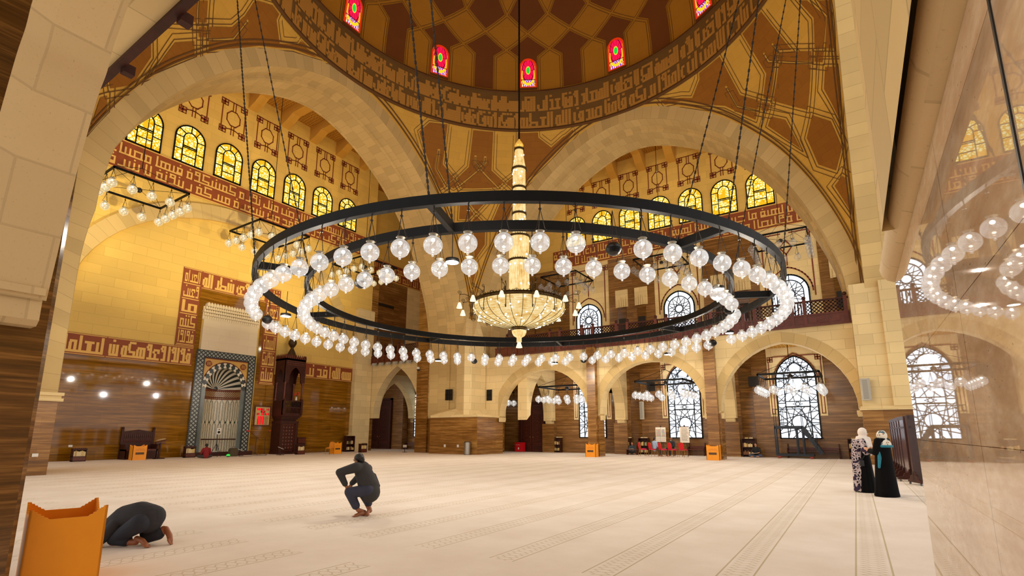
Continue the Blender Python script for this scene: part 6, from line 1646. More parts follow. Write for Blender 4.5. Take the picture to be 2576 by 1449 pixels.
for y in (-.47,.47):
    mb = MB(); mb.tube([(0,y,PZ),(0,y,PZ+1.12),(PLX,y,PZ+1.12),(Lx-.05,y,1.32),(Lx+.05,y,1.25)],.022,6); mb.tube([(PLX,y,PZ),(PLX,y,PZ+1.12)],.02,6); mb.tube([(Lx-.35,y,.5),(Lx-.35,y,1.5)],.02,6); mb.tube([(PLX+(Lx-PLX)*.45,y,1.2),(PLX+(Lx-PLX)*.45,y,2.2)],.02,6); mb.tube([(.45,y,PZ),(.45,y,PZ+1.12)],.02,6); mb.build('handrail', M_STL, b)
for x, y in ((.12,-.42),(.12,.42),(Lx-.7,-.42),(Lx-.7,.42)):
    mb = MB(); mb.cyl((x,y-.03,.08),(x,y+.03,.08),.08,n=12); mb.bar((x,y,.08),(x,y,.2),.05); mb.build('castor', M_WHL, b)
# easels
def easel(px, y, w, h, z0, tilt, label, kind):
    q = QY(px, 1130, y); b = empty('easel_board', (q.x, y, 0), tilt, label, 'board', 'boards on easels')
    mb = MB(); hb_ = z0+h
    mb.bar((-w*.3,.02,0),(-.03,.06,hb_+.06),.03); mb.bar((w*.3,.02,0),(.03,.06,hb_+.06),.03); mb.bar((0,.5,0),(0,.08,hb_),.03); mb.box((-w*.4,-.04,z0-.03),(w*.4,.05,z0)); mb.box((-.04,.0,hb_),(.04,.06,hb_+.12)); mb.build('easel', M_WOOD, b)
    mb = MB(); mb.box((-w/2,-.012,z0),(w/2,.012,hb_)); mb.build('sheet', plain('white_board_sheet_'+kind, (232,222,206), .6), b)
    tx = MB(); F = lambda u,v,d=0: Vector((u,-.014-d,v)); random.seed(ord(kind[0]))
    if kind == 'grid':
        cols = [plain('chart_red',(190,70,60)), plain('chart_blue',(80,100,150)), plain('chart_green',(120,140,90))]
        mbs = [MB(),MB(),MB()]
        for i in range(8):
            for j in range(11):
                if i == 4 : continue
                k = random.randrange(3); u0 = -w/2+.05+(w-.1)*i/8; v0 = z0+.08+(h-.2)*j/11; rectp(mbs[k], F, u0, v0, u0+(w-.1)/8*.72, v0+(h-.2)/11*(.68 if j > 3 else .25), .002, .002)
        for k in range(3): mbs[k].build('letter_chart', cols[k], b)
        strip(tx, F, [(0,z0),(0,hb_)], .012, .003); strip(tx, F, [(-w/2,z0+h*.38),(w/2,z0+h*.38)], .012, .003); tx.build('divider', M_BLACK, b)
    else:
        for j in range(17):
            u = -w*.38+random.uniform(0,.08); v = hb_-.12-(h-.2)*j/17; e = w*.38-random.uniform(0,.12)
            while u < e: q_ = random.uniform(.02,.09); rectp(tx, F, u, v, min(e,u+q_), v+.022, .002, .002); u += q_+.02
        tx.build('printed_text', plain('grey_print', (120,112,104), .6), b)
        mb = MB(); mb.box((-w/2-.01,-.02,hb_-.01),(w/2+.01,.02,hb_+.03)); mb.build('top_clip', M_WOOD, b)
easel(1664, 37.6, .72, 1.05, .95, .15, 'white board with coloured letter charts on an easel behind the man in blue', 'grid'); easel(1724, 36.9, .66, 1.10, .92, -.1, 'white printed text sheet on an easel, right of the bearded man', 'text')
# low stand before the reading man
q = QY(1592,1138,37.2); b = empty('low_reading_table', (q.x,37.1,0), 0, 'low dark reading table before the man sitting by the shelf', 'table'); mb = MB(); mb.box((-.42,-.16,.36),(.42,.16,.40)); mb.build('top', M_WOODR, b)
for x in (-.38,.38): mb = MB(); mb.box((x-.03,-.15,0),(x+.03,.15,.36)); mb.build('leg', M_WOOD, b)
b = empty('open_book', (q.x-.05,37.1,.40), 0, 'open book on the low reading table by the shelf', 'book'); mb = MB(); mb.bar((-.18,0,.015),(0,0,.04),.22,.015); mb.bar((0,0,.04),(.18,0,.015),.22,.015); mb.build('pages', M_WHITE, b); mb = MB(); mb.box((-.2,-.12,.0),(.2,.12,.012)); mb.build('cover', M_WOODR, b)
# folding prayer screens at the right
M_SCR = plain('dark_screen_panel', (58,30,24), .3, var=.15); M_SCRG = plain('glossy_screen_face', (96,72,74), .18)
for i in range(6):
    p = [(1.62,20.3),(1.36,21.9),(1.35,23.0),(1.34,24.2),(1.33,25.4),(1.32,26.7)][i]; lab = ['nearest to the marble pier','second from the marble pier','third from the marble pier','fourth from the marble pier','fifth from the marble pier','farthest, behind the women'][i]
    b = empty('wooden_screen', (p[0], p[1], 0), pi/2+.1 if i else .35, 'dark wooden standing screen on scrolled feet, %s' % lab, 'screen', 'dark standing screens'); wd = .92 if i else .5
    mb = MB(); mb.box((-wd/2,-.03,.12),(wd/2,.03,2.05)); mb.build('panel', M_SCRG if i else M_SCR, b)
    mb = MB(); mb.box((-wd/2-.03,-.045,.08),(-wd/2+.06,.045,2.1)); mb.box((wd/2-.06,-.045,.08),(wd/2+.03,.045,2.1)); mb.box((-wd/2,-.045,2.0),(wd/2,.045,2.12)); mb.box((-wd/2,-.045,1.72),(wd/2,.045,1.78)); mb.box((-wd/2,-.045,.1),(wd/2,.045,.24)); mb.build('frame', M_SCR, b)
    for x in (-wd/2, wd/2):
        mb = MB(); mb.prism([(-.38,.07),(.38,.07),(.37,.14),(.24,.17),(.20,.27),(.10,.30),(.07,.40),(-.07,.40),(-.10,.30),(-.20,.27),(-.24,.17),(-.37,.14)], lambda u,v,t_: Vector((t_,u,v)), x-.03, x+.03); fo_ = mb.build('foot', M_WOOD, b)
        mb = MB()
        for yy in (-.32,.32): mb.cyl((x-.02,yy,.035),(x+.02,yy,.035),.035,n=8)
        mb.build('castors', M_ALU, fo_)
# ---------------------------------------------------------------- people
def ATF(px, py, F):
    d = ray(px, py); f = -d.x*sin(YAW)+d.y*cos(YAW); return EYE+d*(F/f)
def fdist(P): return -P[0]*sin(YAW)+P[1]*cos(YAW)
FWD = Vector((-sin(YAW), cos(YAW), 0)); RGT = Vector((cos(YAW), sin(YAW), 0)); UPV = Vector((0,0,1))
def remesh(name, mb, vox, mat, parent, smooth=6, keep_origin=True):
    """melt overlapping volumes into one continuous surface"""
    me = bpy.data.meshes.new(name+'_raw'); me.from_pydata([tuple(p) for p in mb.v], [], mb.f)
    o = bpy.data.objects.new(name, me); COL.objects.link(o)
    m = o.modifiers.new('r', 'REMESH'); m.mode = 'VOXEL'; m.voxel_size = vox; m.use_smooth_shade = True
    s = o.modifiers.new('s', 'SMOOTH'); s.iterations = smooth; s.factor = .5
    dg = bpy.context.evaluated_depsgraph_get(); dg.update()
    ev = o.evaluated_get(dg); nm = bpy.data.meshes.new_from_object(ev, depsgraph=dg)
    o.modifiers.clear(); o.data = nm; nm.name = name; bpy.data.meshes.remove(me)
    nm.materials.clear(); nm.materials.append(mat)
    for p in nm.polygons: p.use_smooth = True
    if parent is not None: o.parent = parent
    return o
def limb(mb, pts, rad, n=14):
    """tapering chain: list of points with a radius at each"""
    for i in range(len(pts)-1):
        mb.cyl(pts[i], pts[i+1], rad[i], rad[i+1], n)
    for p, r in zip(pts, rad): mb.ell(p, r, n, 8)
def hand(mb, wrist, tip, palm_n, s=1.0, curl=.5):
    """palm, four unequal bent fingers and a thumb from the palm's side"""
    w = Vector(wrist); d = (Vector(tip)-w).normalized(); n = Vector(palm_n).normalized(); a = d.cross(n).normalized(); n = a.cross(d).normalized()
    L = .085*s
    for k in (-1.5,-.5,.5,1.5): limb(mb, [w+a*(.008*k*s), w+d*L+a*(.019*k*s)], [.017*s,.014*s], 8)
    for k, l in zip((-1.5,-.5,.5,1.5), (.062,.076,.080,.070)):
        b = w+d*L+a*(.020*k*s); m = b+d*(l*.5*s)+n*(l*.18*curl*s); e = m+d*(l*.38*s)+n*(l*.45*curl*s); limb(mb, [b,m,e], [.0105*s,.0095*s,.008*s], 7)
    t0 = w+d*(.03*s)+a*(.028*s); limb(mb, [t0, t0+d*(.03*s)+a*(.03*s)+n*(.01*s), t0+d*(.06*s)+a*(.036*s)+n*(.02*s)], [.014*s,.012*s,.009*s], 7)
def foot(mb, heel, toe, s=1.0, up=(0,0,1)):
    h = Vector(heel); t_ = Vector(toe); d = (t_-h).normalized(); u = Vector(up); a = d.cross(u).normalized(); L = (t_-h).length
    limb(mb, [h+u*.035*s, h+d*L*.45+u*.045*s, h+d*L*.78+u*.026*s], [.036*s,.036*s,.032*s], 10)
    for k, l, r in ((-2,.16,.015),(-1,.20,.012),(0,.21,.011),(1,.19,.0105),(2,.16,.010)):
        b = h+d*L*.75+a*(.017*k*s)+u*.02*s; limb(mb, [b, b+d*L*(l+.04)-u*.006*s], [.017*s, r*s], 7)
def head(mb, c, face, up=(0,0,1), s=1.0):
    """skull, jaw, nose, ears and neck stub; face is the direction looked in"""
    c = Vector(c); f = Vector(face).normalized(); u = Vector(up).normalized(); a = f.cross(u).normalized(); u = a.cross(f).normalized()
    M = Matrix((a, f, u)).transposed()
    mb.ell(c+u*.02*s, (.076*s,.094*s,.098*s), 18, 12, M.to_3x3() if hasattr(M,'to_3x3') else M)
    mb.ell(c+f*.030*s-u*.055*s, (.058*s,.064*s,.062*s), 14, 9, M)
    limb(mb, [c+f*.090*s+u*.008*s, c+f*.108*s-u*.024*s], [.010*s,.015*s], 8)
    mb.ell(c+f*.082*s-u*.060*s, (.026*s,.014*s,.010*s), 8, 6, M); mb.ell(c+f*.074*s-u*.094*s, (.024*s,.020*s,.018*s), 8, 6, M)
    for sg in (-1,1): mb.ell(c+a*sg*.078*s-u*.008*s-f*.008*s, (.010*s,.020*s,.032*s), 8, 6, M)
    for sg in (-1,1): mb.ell(c+f*.082*s+a*sg*.032*s+u*.036*s, (.022*s,.012*s,.008*s), 8, 6, M)
    return a, f, u
M_EYE = plain('eye_dark', (24,16,12), .2); M_BROW = plain('brow', (30,20,14), .8); M_LIP = plain('lip', (150,76,64), .6)
def face_marks(parent, c, face, up=(0,0,1), s=1.0):
    c = Vector(c); f = Vector(face).normalized(); u = Vector(up).normalized(); a = f.cross(u).normalized(); u = a.cross(f).normalized(); M = Matrix((a,f,u)).transposed()
    for nm, off, r, mt in (('eye', (.032,.086,.016), (.012,.008,.007), M_EYE), ('eyebrow', (.033,.091,.038), (.018,.008,.005), M_BROW)):
        for sg in (-1,1):
            mb = MB(); mb.ell(c+a*sg*off[0]*s+f*off[1]*s+u*off[2]*s, tuple(q*s for q in r), 8, 6, M); mb.build(nm, mt, parent)
    mb = MB(); mb.ell(c+f*.092*s-u*.060*s, (.022*s,.008*s,.007*s), 10, 6, M); mb.build('mouth', M_LIP, parent)
def skin(name, rgb): return plain(name, rgb, .5, var=.05, vscale=6, Subsurface_Weight=.05)
SK1, SK2, SK3 = skin('skin_fair', (214,160,126)), skin('skin_brown', (150,92,58)), skin('skin_tan', (186,128,90))
M_HAIRB = plain('black_hair', (16,13,12), .45)
# NB every figure is built in world coordinates around an Empty at the ground under it
def person(loc, label):
    p = empty('person', loc, 0, label, 'person'); return p
def bind(o, p):
    o.parent = p; o.matrix_parent_inverse = Matrix.Translation(p.location).inverted(); return o
def shell(name, mb, vox, mat, p, smooth=6): return bind(remesh(name, mb, vox, mat, None, smooth), p)
def loose(name, mb, mat, p): return bind(mb.build(name, mat), p)
class PP:      # lets face_marks etc. bind straight away
    pass
def marks(p, c, face, up=(0,0,1), s=1.0):
    c = Vector(c); f = Vector(face).normalized(); u = Vector(up).normalized(); a = f.cross(u).normalized(); u = a.cross(f).normalized(); M = Matrix((a,f,u)).transposed()
    for nm, off, r, mt in (('eye', (.032,.088,.016), (.013,.008,.008), M_EYE), ('eyebrow', (.033,.092,.038), (.018,.008,.005), M_BROW)):
        for sg in (-1,1):
            mb = MB(); mb.ell(c+a*sg*off[0]*s+f*off[1]*s+u*off[2]*s, tuple(q*s for q in r), 8, 6, M); loose(nm, mb, mt, p)
    mb = MB(); mb.ell(c+f*.094*s-u*.060*s, (.022*s,.008*s,.007*s), 10, 6, M); loose('mouth', mb, M_LIP, p)
# patterned cloths
t = NT('black_white_paisley'); co = t.coord('Object'); v_ = t.n('ShaderNodeTexVoronoi', feature='DISTANCE_TO_EDGE'); t.l(co, v_.inputs['Vector']); v_.inputs['Scale'].default_value = 13
n_ = t.noise(co, 16, 2); f = t.math('ADD', v_.outputs['Distance'], t.math('MULTIPLY', n_, .22)); col = t.ramp(f, [(.10, lin((20,18,26))),(.17, lin((214,196,200))),(.24, lin((226,206,206))),(.28, lin((24,22,34)))])
pk = t.mix(t.math('GREATER_THAN', t.noise(co, 5, 2), .58), col, lin((52,40,64))); t.bsdf(pk, .8, 0, .2); M_PAIS = t.m
t = NT('floral_scarf'); co = t.coord('Object'); v_ = t.n('ShaderNodeTexVoronoi'); t.l(co, v_.inputs['Vector']); v_.inputs['Scale'].default_value = 17
col = t.ramp(v_.outputs['Distance'], [(.16, lin((196,92,66))),(.22, lin((92,104,84))),(.34, lin((226,216,198))),(.5, lin((232,224,208)))])
pk = t.mix(t.math('GREATER_THAN', t.noise(co, 7, 2), .60), col, lin((74,108,120))); t.bsdf(pk, .8, 0, .2); M_FLOR = t.m
M_TEAL = plain('teal_scarf_border', (24,118,138), .7, var=.15, vscale=20); M_HIJ = plain('white_hijab', (236,224,214), .75, var=.03, vscale=4)
M_ABAYA = plain('black_abaya', (6,5,6), .85, spec=.15); M_DRESS = plain('black_dress', (7,6,8), .85, spec=.15)
# ---- the two women
def robe(mb, c, prof, f, n=26, fold=.0):
    """draped column: profile of (height, half width, half depth)"""
    a = f.cross(UPV).normalized()
    rows = []
    for z, rw, rd in prof:
        row = []
        for k in range(n):
            th = 2*pi*k/n; fo = 1+fold*(1-z/1.3 if z < 1.3 else 0)*sin(9*th+z*2)
            row.append(Vector(c)+a*(rw*cos(th)*fo)+f*(rd*sin(th)*fo)+UPV*z)
        rows.append(row)
    mb.grid(rows, closed=True); mb.add(rows[0], [tuple(range(n-1,-1,-1))]); mb.add(rows[-1], [tuple(range(n))])
hw1 = QZ(2181,1238); W1 = Vector((hw1.x, hw1.y, 0)); FA = fdist(W1)
sc1 = (QZ(2181,1238)-EYE).length
mpx = FA*1.0/FPX*1.0
topz = ATF(2170,1079,FA).z; k1 = topz/1.66
fA = (RGT*.86-FWD*.42).normalized(); aA = fA.cross(UPV).normalized()
p1 = person(W1, 'woman in white hijab and patterned black and white coat, hands clasped, facing right')
hc = Vector((ATF(2172,1095,FA).x, ATF(2172,1095,FA).y, 1.545*k1))
body = MB(); head(body, hc, (fA+FWD*.15), s=1.0*k1); limb(body, [hc-UPV*.08, hc-UPV*.2], [.05,.055])
robe(body, W1, [(.03,.15,.13),(.5,.17,.14),(.9,.16,.13),(1.15,.15,.11),(1.36,.17,.10),(1.42,.08,.07)], fA)
hnd = ATF(2189,1129,FA-.10)
for sg in (-1,1):
    sh = W1+aA*sg*.17+UPV*1.34*k1; el = W1+aA*sg*.25+fA*.06+UPV*1.06*k1; wr = hnd+aA*sg*.045-fA*.06
    limb(body, [sh, el, wr], [.05,.042,.028]); hand(body, wr, hnd+fA*.06-aA*sg*.02, -aA*sg, .95, .9)
for sg in (-1,1): foot(body, W1+aA*sg*.08-fA*.08, W1+aA*sg*.09+fA*.14)
shell('body', body, .0085, SK1, p1, 3); marks(p1, hc, (fA+FWD*.15), s=k1)
d = MB(); robe(d, W1, [(.01,.27,.24),(.10,.26,.23),(.5,.235,.20),(.85,.21,.175),(1.05,.19,.15),(1.28,.19,.13),(1.38,.13,.10)], fA, fold=.05); shell('dress', d, .014, M_DRESS, p1, 3)
ct = MB(); robe(ct, W1-RGT*.10+FWD*.03, [(.02,.20,.20),(.4,.185,.18),(.85,.175,.165),(1.05,.175,.15),(1.28,.195,.135),(1.40,.14,.11)], fA, fold=.04)
for sg in (-1,1):
    sh = W1+aA*sg*.18+UPV*1.33*k1; el = W1+aA*sg*.27+fA*.05+UPV*1.05*k1; wr = hnd+aA*sg*.05-fA*.075; limb(ct, [sh,el,wr], [.085,.080,.06])
shell('patterned_coat', ct, .014, M_PAIS, p1, 3)
hj = MB(); hj.ell(hc+UPV*.02-fA*.018, (.114*k1,.124*k1,.134*k1), 18, 12); hj.ell(hc-UPV*.12-fA*.02, (.12,.12,.11), 14, 9)
robe(hj, W1+fA*.01, [(1.10,.16,.15),(1.20,.225,.19),(1.32,.225,.175),(1.40,.16,.14),(1.48,.11,.11)], fA, fold=.03); limb(hj, [hc-UPV*.16+fA*.09, W1+fA*.17+UPV*1.18, W1+fA*.19+UPV*.98], [.07,.085,.03])
# carve the face opening by keeping the scarf behind the brow line
hjo = shell('hijab', hj, .010, M_HIJ, p1, 4)
me = hjo.data; bm = bmesh.new(); bm.from_mesh(me); ff = (fA+FWD*.15).normalized()
dl_ = [v for v in bm.verts if (v.co-hc).dot(ff) > .045 and abs((v.co-hc).dot(ff.cross(UPV))) < .064 and -.085 < (v.co-hc).z < .068]
bmesh.ops.delete(bm, geom=dl_, context='VERTS'); bm.to_mesh(me); bm.free()
bg_ = MB(); q = ATF(2168,1165,FA-.22); bg_.cbox((0,0,0), (.10,.05,.15), Matrix.Translation(q) @ Matrix.Rotation(YAW,4,'Z')); bo_ = loose('shoulder_bag', bg_, plain('black_leather', (20,19,20), .4), p1)
bg_ = MB(); bg_.tube([q+UPV*.07, W1+aA*.10*0-FWD*.22+UPV*1.1, W1-FWD*.15+UPV*1.38], .010, 5); loose('bag_strap', bg_, M_PLB, p1)
hw2 = QZ(2232,1249); W2 = Vector((hw2.x, hw2.y, 0)); FB_ = fdist(W2); k2 = ATF(2214,1078,FB_).z/1.66
fB = (-RGT*.45+FWD*.9).normalized(); aB = fB.cross(UPV).normalized()
p2 = person(W2, 'woman in black abaya and white floral teal scarf, seen from behind')
hc2 = ATF(2217,1097,FB_); W2u = Vector((hc2.x, hc2.y, 0)); lean = (W2-W2u)
body = MB(); head(body, hc2, fB, s=k2); limb(body, [hc2-UPV*.08, hc2-UPV*.22], [.05,.055]); robe(body, W2, [(.03,.14,.13),(.6,.16,.14),(1.2,.15,.11),(1.38,.17,.10)], fB)
for sg in (-1,1):
    sh = W2u+aB*sg*.19+UPV*1.36*k2; el = W2u+aB*sg*.27+UPV*1.08*k2+fB*.06; wr = W2u+aB*sg*.15+fB*.25+UPV*1.14*k2; limb(body, [sh,el,wr], [.05,.042,.028]); hand(body, wr, wr+fB*.14+UPV*.03, -aB*sg, .95, .7); foot(body, W2+aB*sg*.10-fB*.08, W2+aB*sg*.11+fB*.13)
shell('body', body, .0085, SK1, p2, 3)
d = MB(); rows_ = [(.012,.30,.27),(.12,.285,.25),(.5,.25,.21),(.9,.225,.18),(1.15,.22,.16),(1.32,.225,.14),(1.42,.16,.11)]
a = aB
cols_ = []
n = 28
for z, rw, rd in rows_:
    c_ = W2+(W2u-W2)*min(1, z/1.3); cols_.append([c_+aB*(rw*cos(2*pi*k/n)*(1+.05*(1-z/1.5)*sin(8*2*pi*k/n)))+fB*(rd*sin(2*pi*k/n))+UPV*z*k2 for k in range(n)])
d.grid(cols_, closed=True); d.add(cols_[0], [tuple(range(n-1,-1,-1))]); d.add(cols_[-1], [tuple(range(n))])
for sg in (-1,1):
    sh = W2u+aB*sg*.19+UPV*1.35*k2; el = W2u+aB*sg*.25+UPV*1.07*k2+fB*.05; wr = W2u+aB*sg*.15+fB*.22+UPV*1.10*k2; limb(d, [sh,el,wr], [.085,.08,.07])
limb(d, [W2u+aB*.1-UPV*0+UPV*1.0*k2-fB*.02, W2-aB*.18-fB*.05+UPV*.10], [.10,.12])
shell('abaya', d, .014, M_ABAYA, p2, 3)
hj = MB(); hj.ell(hc2+UPV*.015-fB*.012, (.118*k2,.126*k2,.136*k2), 18, 12); hj.ell(hc2-UPV*.13, (.10,.10,.08), 14, 9); robe(hj, W2u-fB*.02, [(1.20*k2,.20,.17),(1.29*k2,.215,.16),(1.36*k2,.16,.13),(1.41*k2,.09,.09)], fB, fold=.03)
shell('floral_scarf', hj, .010, M_FLOR, p2, 4)
hj = MB(); robe(hj, W2u-fB*.03, [(1.19*k2,.205,.18),(1.215*k2,.222,.185),(1.25*k2,.225,.18)], fB, fold=.03); limb(hj, [W2u-aB*.20+UPV*1.2, W2u-aB*.23-fB*.02+UPV*.95, W2-aB*.24-fB*.03+UPV*.72], [.03,.045,.03]); hj.tube([hc2-UPV*.09+Vector((.105*cos(q),.105*sin(q),0)) for q in [2*pi*i/16 for i in range(16)]], .02, 6, True)
shell('teal_border', hj, .010, M_TEAL, p2, 3)
# ---- man getting up from the carpet (grey tunic, dark trousers)
M_TUN = plain('charcoal_tunic', (50,48,49), .85); M_TRS = plain('navy_trousers', (50,52,70), .8, var=.1)
g0 = QZ(908,1299); FM = fdist(g0); J = lambda px, py, df=0.0: ATF(px, py, FM+df)
p3 = person(Vector((g0.x,g0.y,0)), 'barefoot man in charcoal tunic crouching with a hand on his knee, getting up')
hcm = J(903,1157,-.02); fM = (-RGT*.80+FWD*.35-UPV*.32).normalized(); upM = (UPV*.9-RGT*.3).normalized()
body = MB(); head(body, hcm, fM, upM); neck = J(909,1172,0)
limb(body, [hcm-upM*.06, neck, J(917,1182,.0)], [.055,.055,.07])
sL, sR = J(896,1176,-.16), J(924,1180,.18)
limb(body, [J(911,1178), J(920,1200), J(926,1222), J(922,1236)], [.12,.135,.13,.135], 18)
eL, hL = J(854,1188,-.24), J(872,1225,-.16)
limb(body, [sL, eL, hL], [.055,.044,.030]); hand(body, hL, J(877,1236,-.14), -FWD, 1.0, .7)
eR, hR = J(902,1200,.34), J(884,1218,.32); limb(body, [sR, eR, hR], [.055,.044,.03]); hand(body, hR, J(878,1228,.30), FWD, 1.0, .7)
kL, aL = J(878,1238,-.14), J(901,1283,-.07); kR, aR = J(917,1250,.26), J(931,1285,.14)
limb(body, [J(926,1234,-.10), kL, aL], [.09,.065,.040]); limb(body, [J(930,1236,.10), kR, aR], [.09,.065,.040])
def ground(px, py): q_ = QZ(px,py); return Vector((q_.x,q_.y,0))
foot(body, ground(918,1297), ground(888,1301), 1.0); foot(body, ground(930,1295)+UPV*.05, ground(921,1299), 1.0); limb(body, [aL, ground(916,1295)+UPV*.05], [.04,.042]); limb(body, [aR, ground(929,1293)+UPV*.10], [.04,.042])
shell('body', body, .008, SK2, p3, 3); marks(p3, hcm, fM, upM)
hr = MB(); hr.ell(hcm+upM*.035-fM*.022, (.088,.098,.094), 16, 10); hr.ell(hcm-fM*.055-upM*.02, (.075,.055,.075), 12, 8); shell('hair', hr, .009, M_HAIRB, p3, 2)
tn = MB(); limb(tn, [J(911,1180), J(919,1200), J(927,1224), J(930,1238)], [.155,.175,.18,.20], 18); limb(tn, [J(933,1222,.0), J(942,1226,.04)], [.15,.10], 14)
limb(tn, [sL, eL, J(868,1217,-.18)], [.10,.072,.055]); limb(tn, [sR, eR, J(886,1215,.32)], [.10,.072,.055]); limb(tn, [sL, J(911,1177), sR], [.10,.11,.10]); limb(tn, [J(950,1222,.06),J(936,1230,.05)], [.05,.12]); limb(tn, [J(940,1196,.10), J(947,1218,.10)], [.05,.06])
shell('tunic', tn, .013, M_TUN, p3, 4)
tr_ = MB(); limb(tr_, [J(927,1234,-.10), J(879,1238,-.14), J(895,1272,-.09)], [.125,.092,.078]); limb(tr_, [J(930,1236,.10), J(918,1248,.24), J(927,1266,.18)], [.125,.09,.075]); shell('trousers', tr_, .013, M_TRS, p3, 4)
# ---- man in prostration beside the orange box
g1 = QZ(352,1378); FP = fdist(g1); K = lambda px, py, df=0.0: ATF(px, py, FP+df)
p4 = person(Vector((g1.x,g1.y,0)), 'barefoot man in dark clothes bowing in prostration behind the large orange box')
body = MB(); fP = (-RGT*.55-UPV*.8).normalized(); hcp = K(243,1364,.25); hcp.z = max(.12, hcp.z)
head(body, hcp, fP, (-RGT*.8+UPV*.5))
hipN, hipF = K(352,1316,-.02), K(377,1312,.28)
limb(body, [K(366,1306,.14), K(322,1304,.18), K(282,1330,.22), hcp], [.15,.15,.14,.06], 18)
knN = QZ(284,1375)+UPV*.07; knF = K(371,1352,.22); knF.z = .10
anN = QZ(340,1376)+UPV*.06; anF = K(407,1341,.24); anF.z = max(.09, anF.z)
limb(body, [hipN, knN, anN], [.09,.062,.040]); limb(body, [hipF, knF, anF], [.09,.062,.040])
tN = QZ(372,1379); tF = QZ(427,1371)
foot(body, anN+UPV*.02-RGT*.0, Vector((tN.x,tN.y,0)), 1.0, (RGT*.2+UPV).normalized())
hF = K(411,1330,.26); foot(body, hF, Vector((tF.x,tF.y,0))+UPV*.01, 1.05, (RGT).normalized()); limb(body, [anF, hF], [.042,.042])
elb = K(262,1352,.0); elb.z = max(.14, elb.z); wrp = K(235,1372,.0); wrp.z = .05; limb(body, [K(290,1322,.05), elb, wrp], [.055,.042,.03]); hand(body, wrp, wrp-RGT*.1, -UPV, 1.0, .1)
elb2 = K(250,1348,.45); elb2.z = max(.14, elb2.z); wr2 = elb2-RGT*.2; wr2.z = .05; limb(body, [K(290,1322,.34), elb2, wr2], [.055,.042,.03]); hand(body, wr2, wr2-RGT*.1, -UPV, 1.0, .1)
shell('body', body, .008, SK2, p4, 3)
hr = MB(); hr.ell(hcp+UPV*.04+RGT*.03, (.095,.095,.085), 14, 9); shell('hair', hr, .009, M_HAIRB, p4, 2)
M_TUN2 = plain('dark_grey_tunic', (44,44,50), .85, var=.08)
tn = MB(); limb(tn, [K(372,1304,.14), K(352,1296,.15), K(318,1303,.18), K(285,1328,.2)], [.20,.19,.18,.16], 18); limb(tn, [K(292,1322,.05), elb, wrp+RGT*.05], [.10,.075,.05]); limb(tn, [K(292,1322,.34), elb2, wr2], [.10,.075,.05]); limb(tn, [K(385,1300,.16), K(380,1320,.2)], [.16,.13]); shell('tunic', tn, .013, M_TUN2, p4, 4)
tr_ = MB(); limb(tr_, [hipN, knN+UPV*.03, knN*.45+anN*.55+UPV*.02], [.13,.085,.08]); limb(tr_, [hipF, knF+UPV*.01, knF*.25+anF*.75], [.13,.095,.085]); shell('trousers', tr_, .013, plain('dark_indigo_trousers', (34,38,52), .8, var=.1), p4, 4)
# ---- seated people farther away
def sitter(base, face, label, top, legs, skin_m, hair=M_HAIRB, chair=False, beard=None, sleeves=True, s=1.0, book=False):
    B = Vector(base); f = Vector(face).normalized(); a = f.cross(UPV).normalized(); p = person(B, label); zs = .47*s if chair else .10
    hc_ = B+UPV*(zs+.69*s)+f*(.06 if not chair else .02); body = MB(); look = (f-UPV*.35).normalized(); head(body, hc_, look, s=s); limb(body, [hc_-UPV*.07, B+UPV*(zs+.52*s)], [.05,.06])
    limb(body, [B+UPV*(zs+.06), B+UPV*(zs+.45*s)], [.13,.14], 14)
    tn = MB(); tr_ = MB(); limb(tn, [B+UPV*(zs+.04), B+UPV*(zs+.25*s), B+UPV*(zs+.46*s)], [.17,.165,.15], 14)
    for sg in (-1,1):
        sh = B+a*sg*.18+UPV*(zs+.47*s); el = B+a*sg*.25+f*.08+UPV*(zs+.22*s); wr = B+a*sg*.08+f*.30+UPV*(zs+.16*s)
        limb(body, [sh,el,wr], [.05,.04,.028]); hand(body, wr, wr+f*.1, -UPV, .9, .4); limb(tn, [sh,el]+([wr] if sleeves else []), [.085,.065]+([.05] if sleeves else [])); limb(tn, [sh, B+UPV*(zs+.47*s)], [.085,.1])
        if chair: kn = B+a*sg*.12+f*.42+UPV*(zs+.04); an = B+a*sg*.12+f*.44+UPV*.08; limb(body, [B+a*sg*.09+UPV*zs, kn, an], [.08,.06,.04]); foot(body, an-f*.04-UPV*.08, an+f*.2-UPV*.08); limb(tr_, [B+a*sg*.09+UPV*(zs+.02), kn, an+UPV*.04], [.10,.08,.065])
        else: kn = B+a*sg*.36+f*.20+UPV*.13; an = B-a*sg*.10+f*.34+UPV*.07; limb(body, [B+a*sg*.1+UPV*.1, kn, an], [.08,.06,.04]); foot(body, an-UPV*.04, an-a*sg*.18-UPV*.05); limb(tr_, [B+a*sg*.1+UPV*.11, kn, an+a*sg*.06], [.11,.085,.07])
    shell('body', body, .012, skin_m, p, 2); shell('shirt', tn, .016, top, p, 3); shell('trousers', tr_, .016, legs, p, 3); marks(p, hc_, look, s=s)
    hr = MB(); hr.ell(hc_+UPV*.045*s-f*.022, (.087*s,.095*s,.088*s), 12, 8); hr.ell(hc_-f*.06-UPV*.01, (.07,.05,.07), 10, 7); shell('hair', hr, .011, hair, p, 2)
    if beard: bd = MB(); bd.ell(hc_+look*.055-UPV*.075, (.06,.055,.06), 10, 7); shell('beard', bd, .011, beard, p, 2)
    if book:
        b = empty('open_book', B+f*.36+UPV*.27, 0, book, 'book'); b.rotation_euler = (0,0,atan2(a.y,a.x)); mb = MB(); mb.bar((-.2,0,.02),(0,0,.0), .26,.015); mb.bar((0,0,0),(.2,0,.02),.26,.015); mb.build('pages', M_WHITE, b); mb = MB(); mb.box((-.21,-.14,-.02),(.21,.14,-.005)); mb.build('cover', M_WOODR, b)
    return p
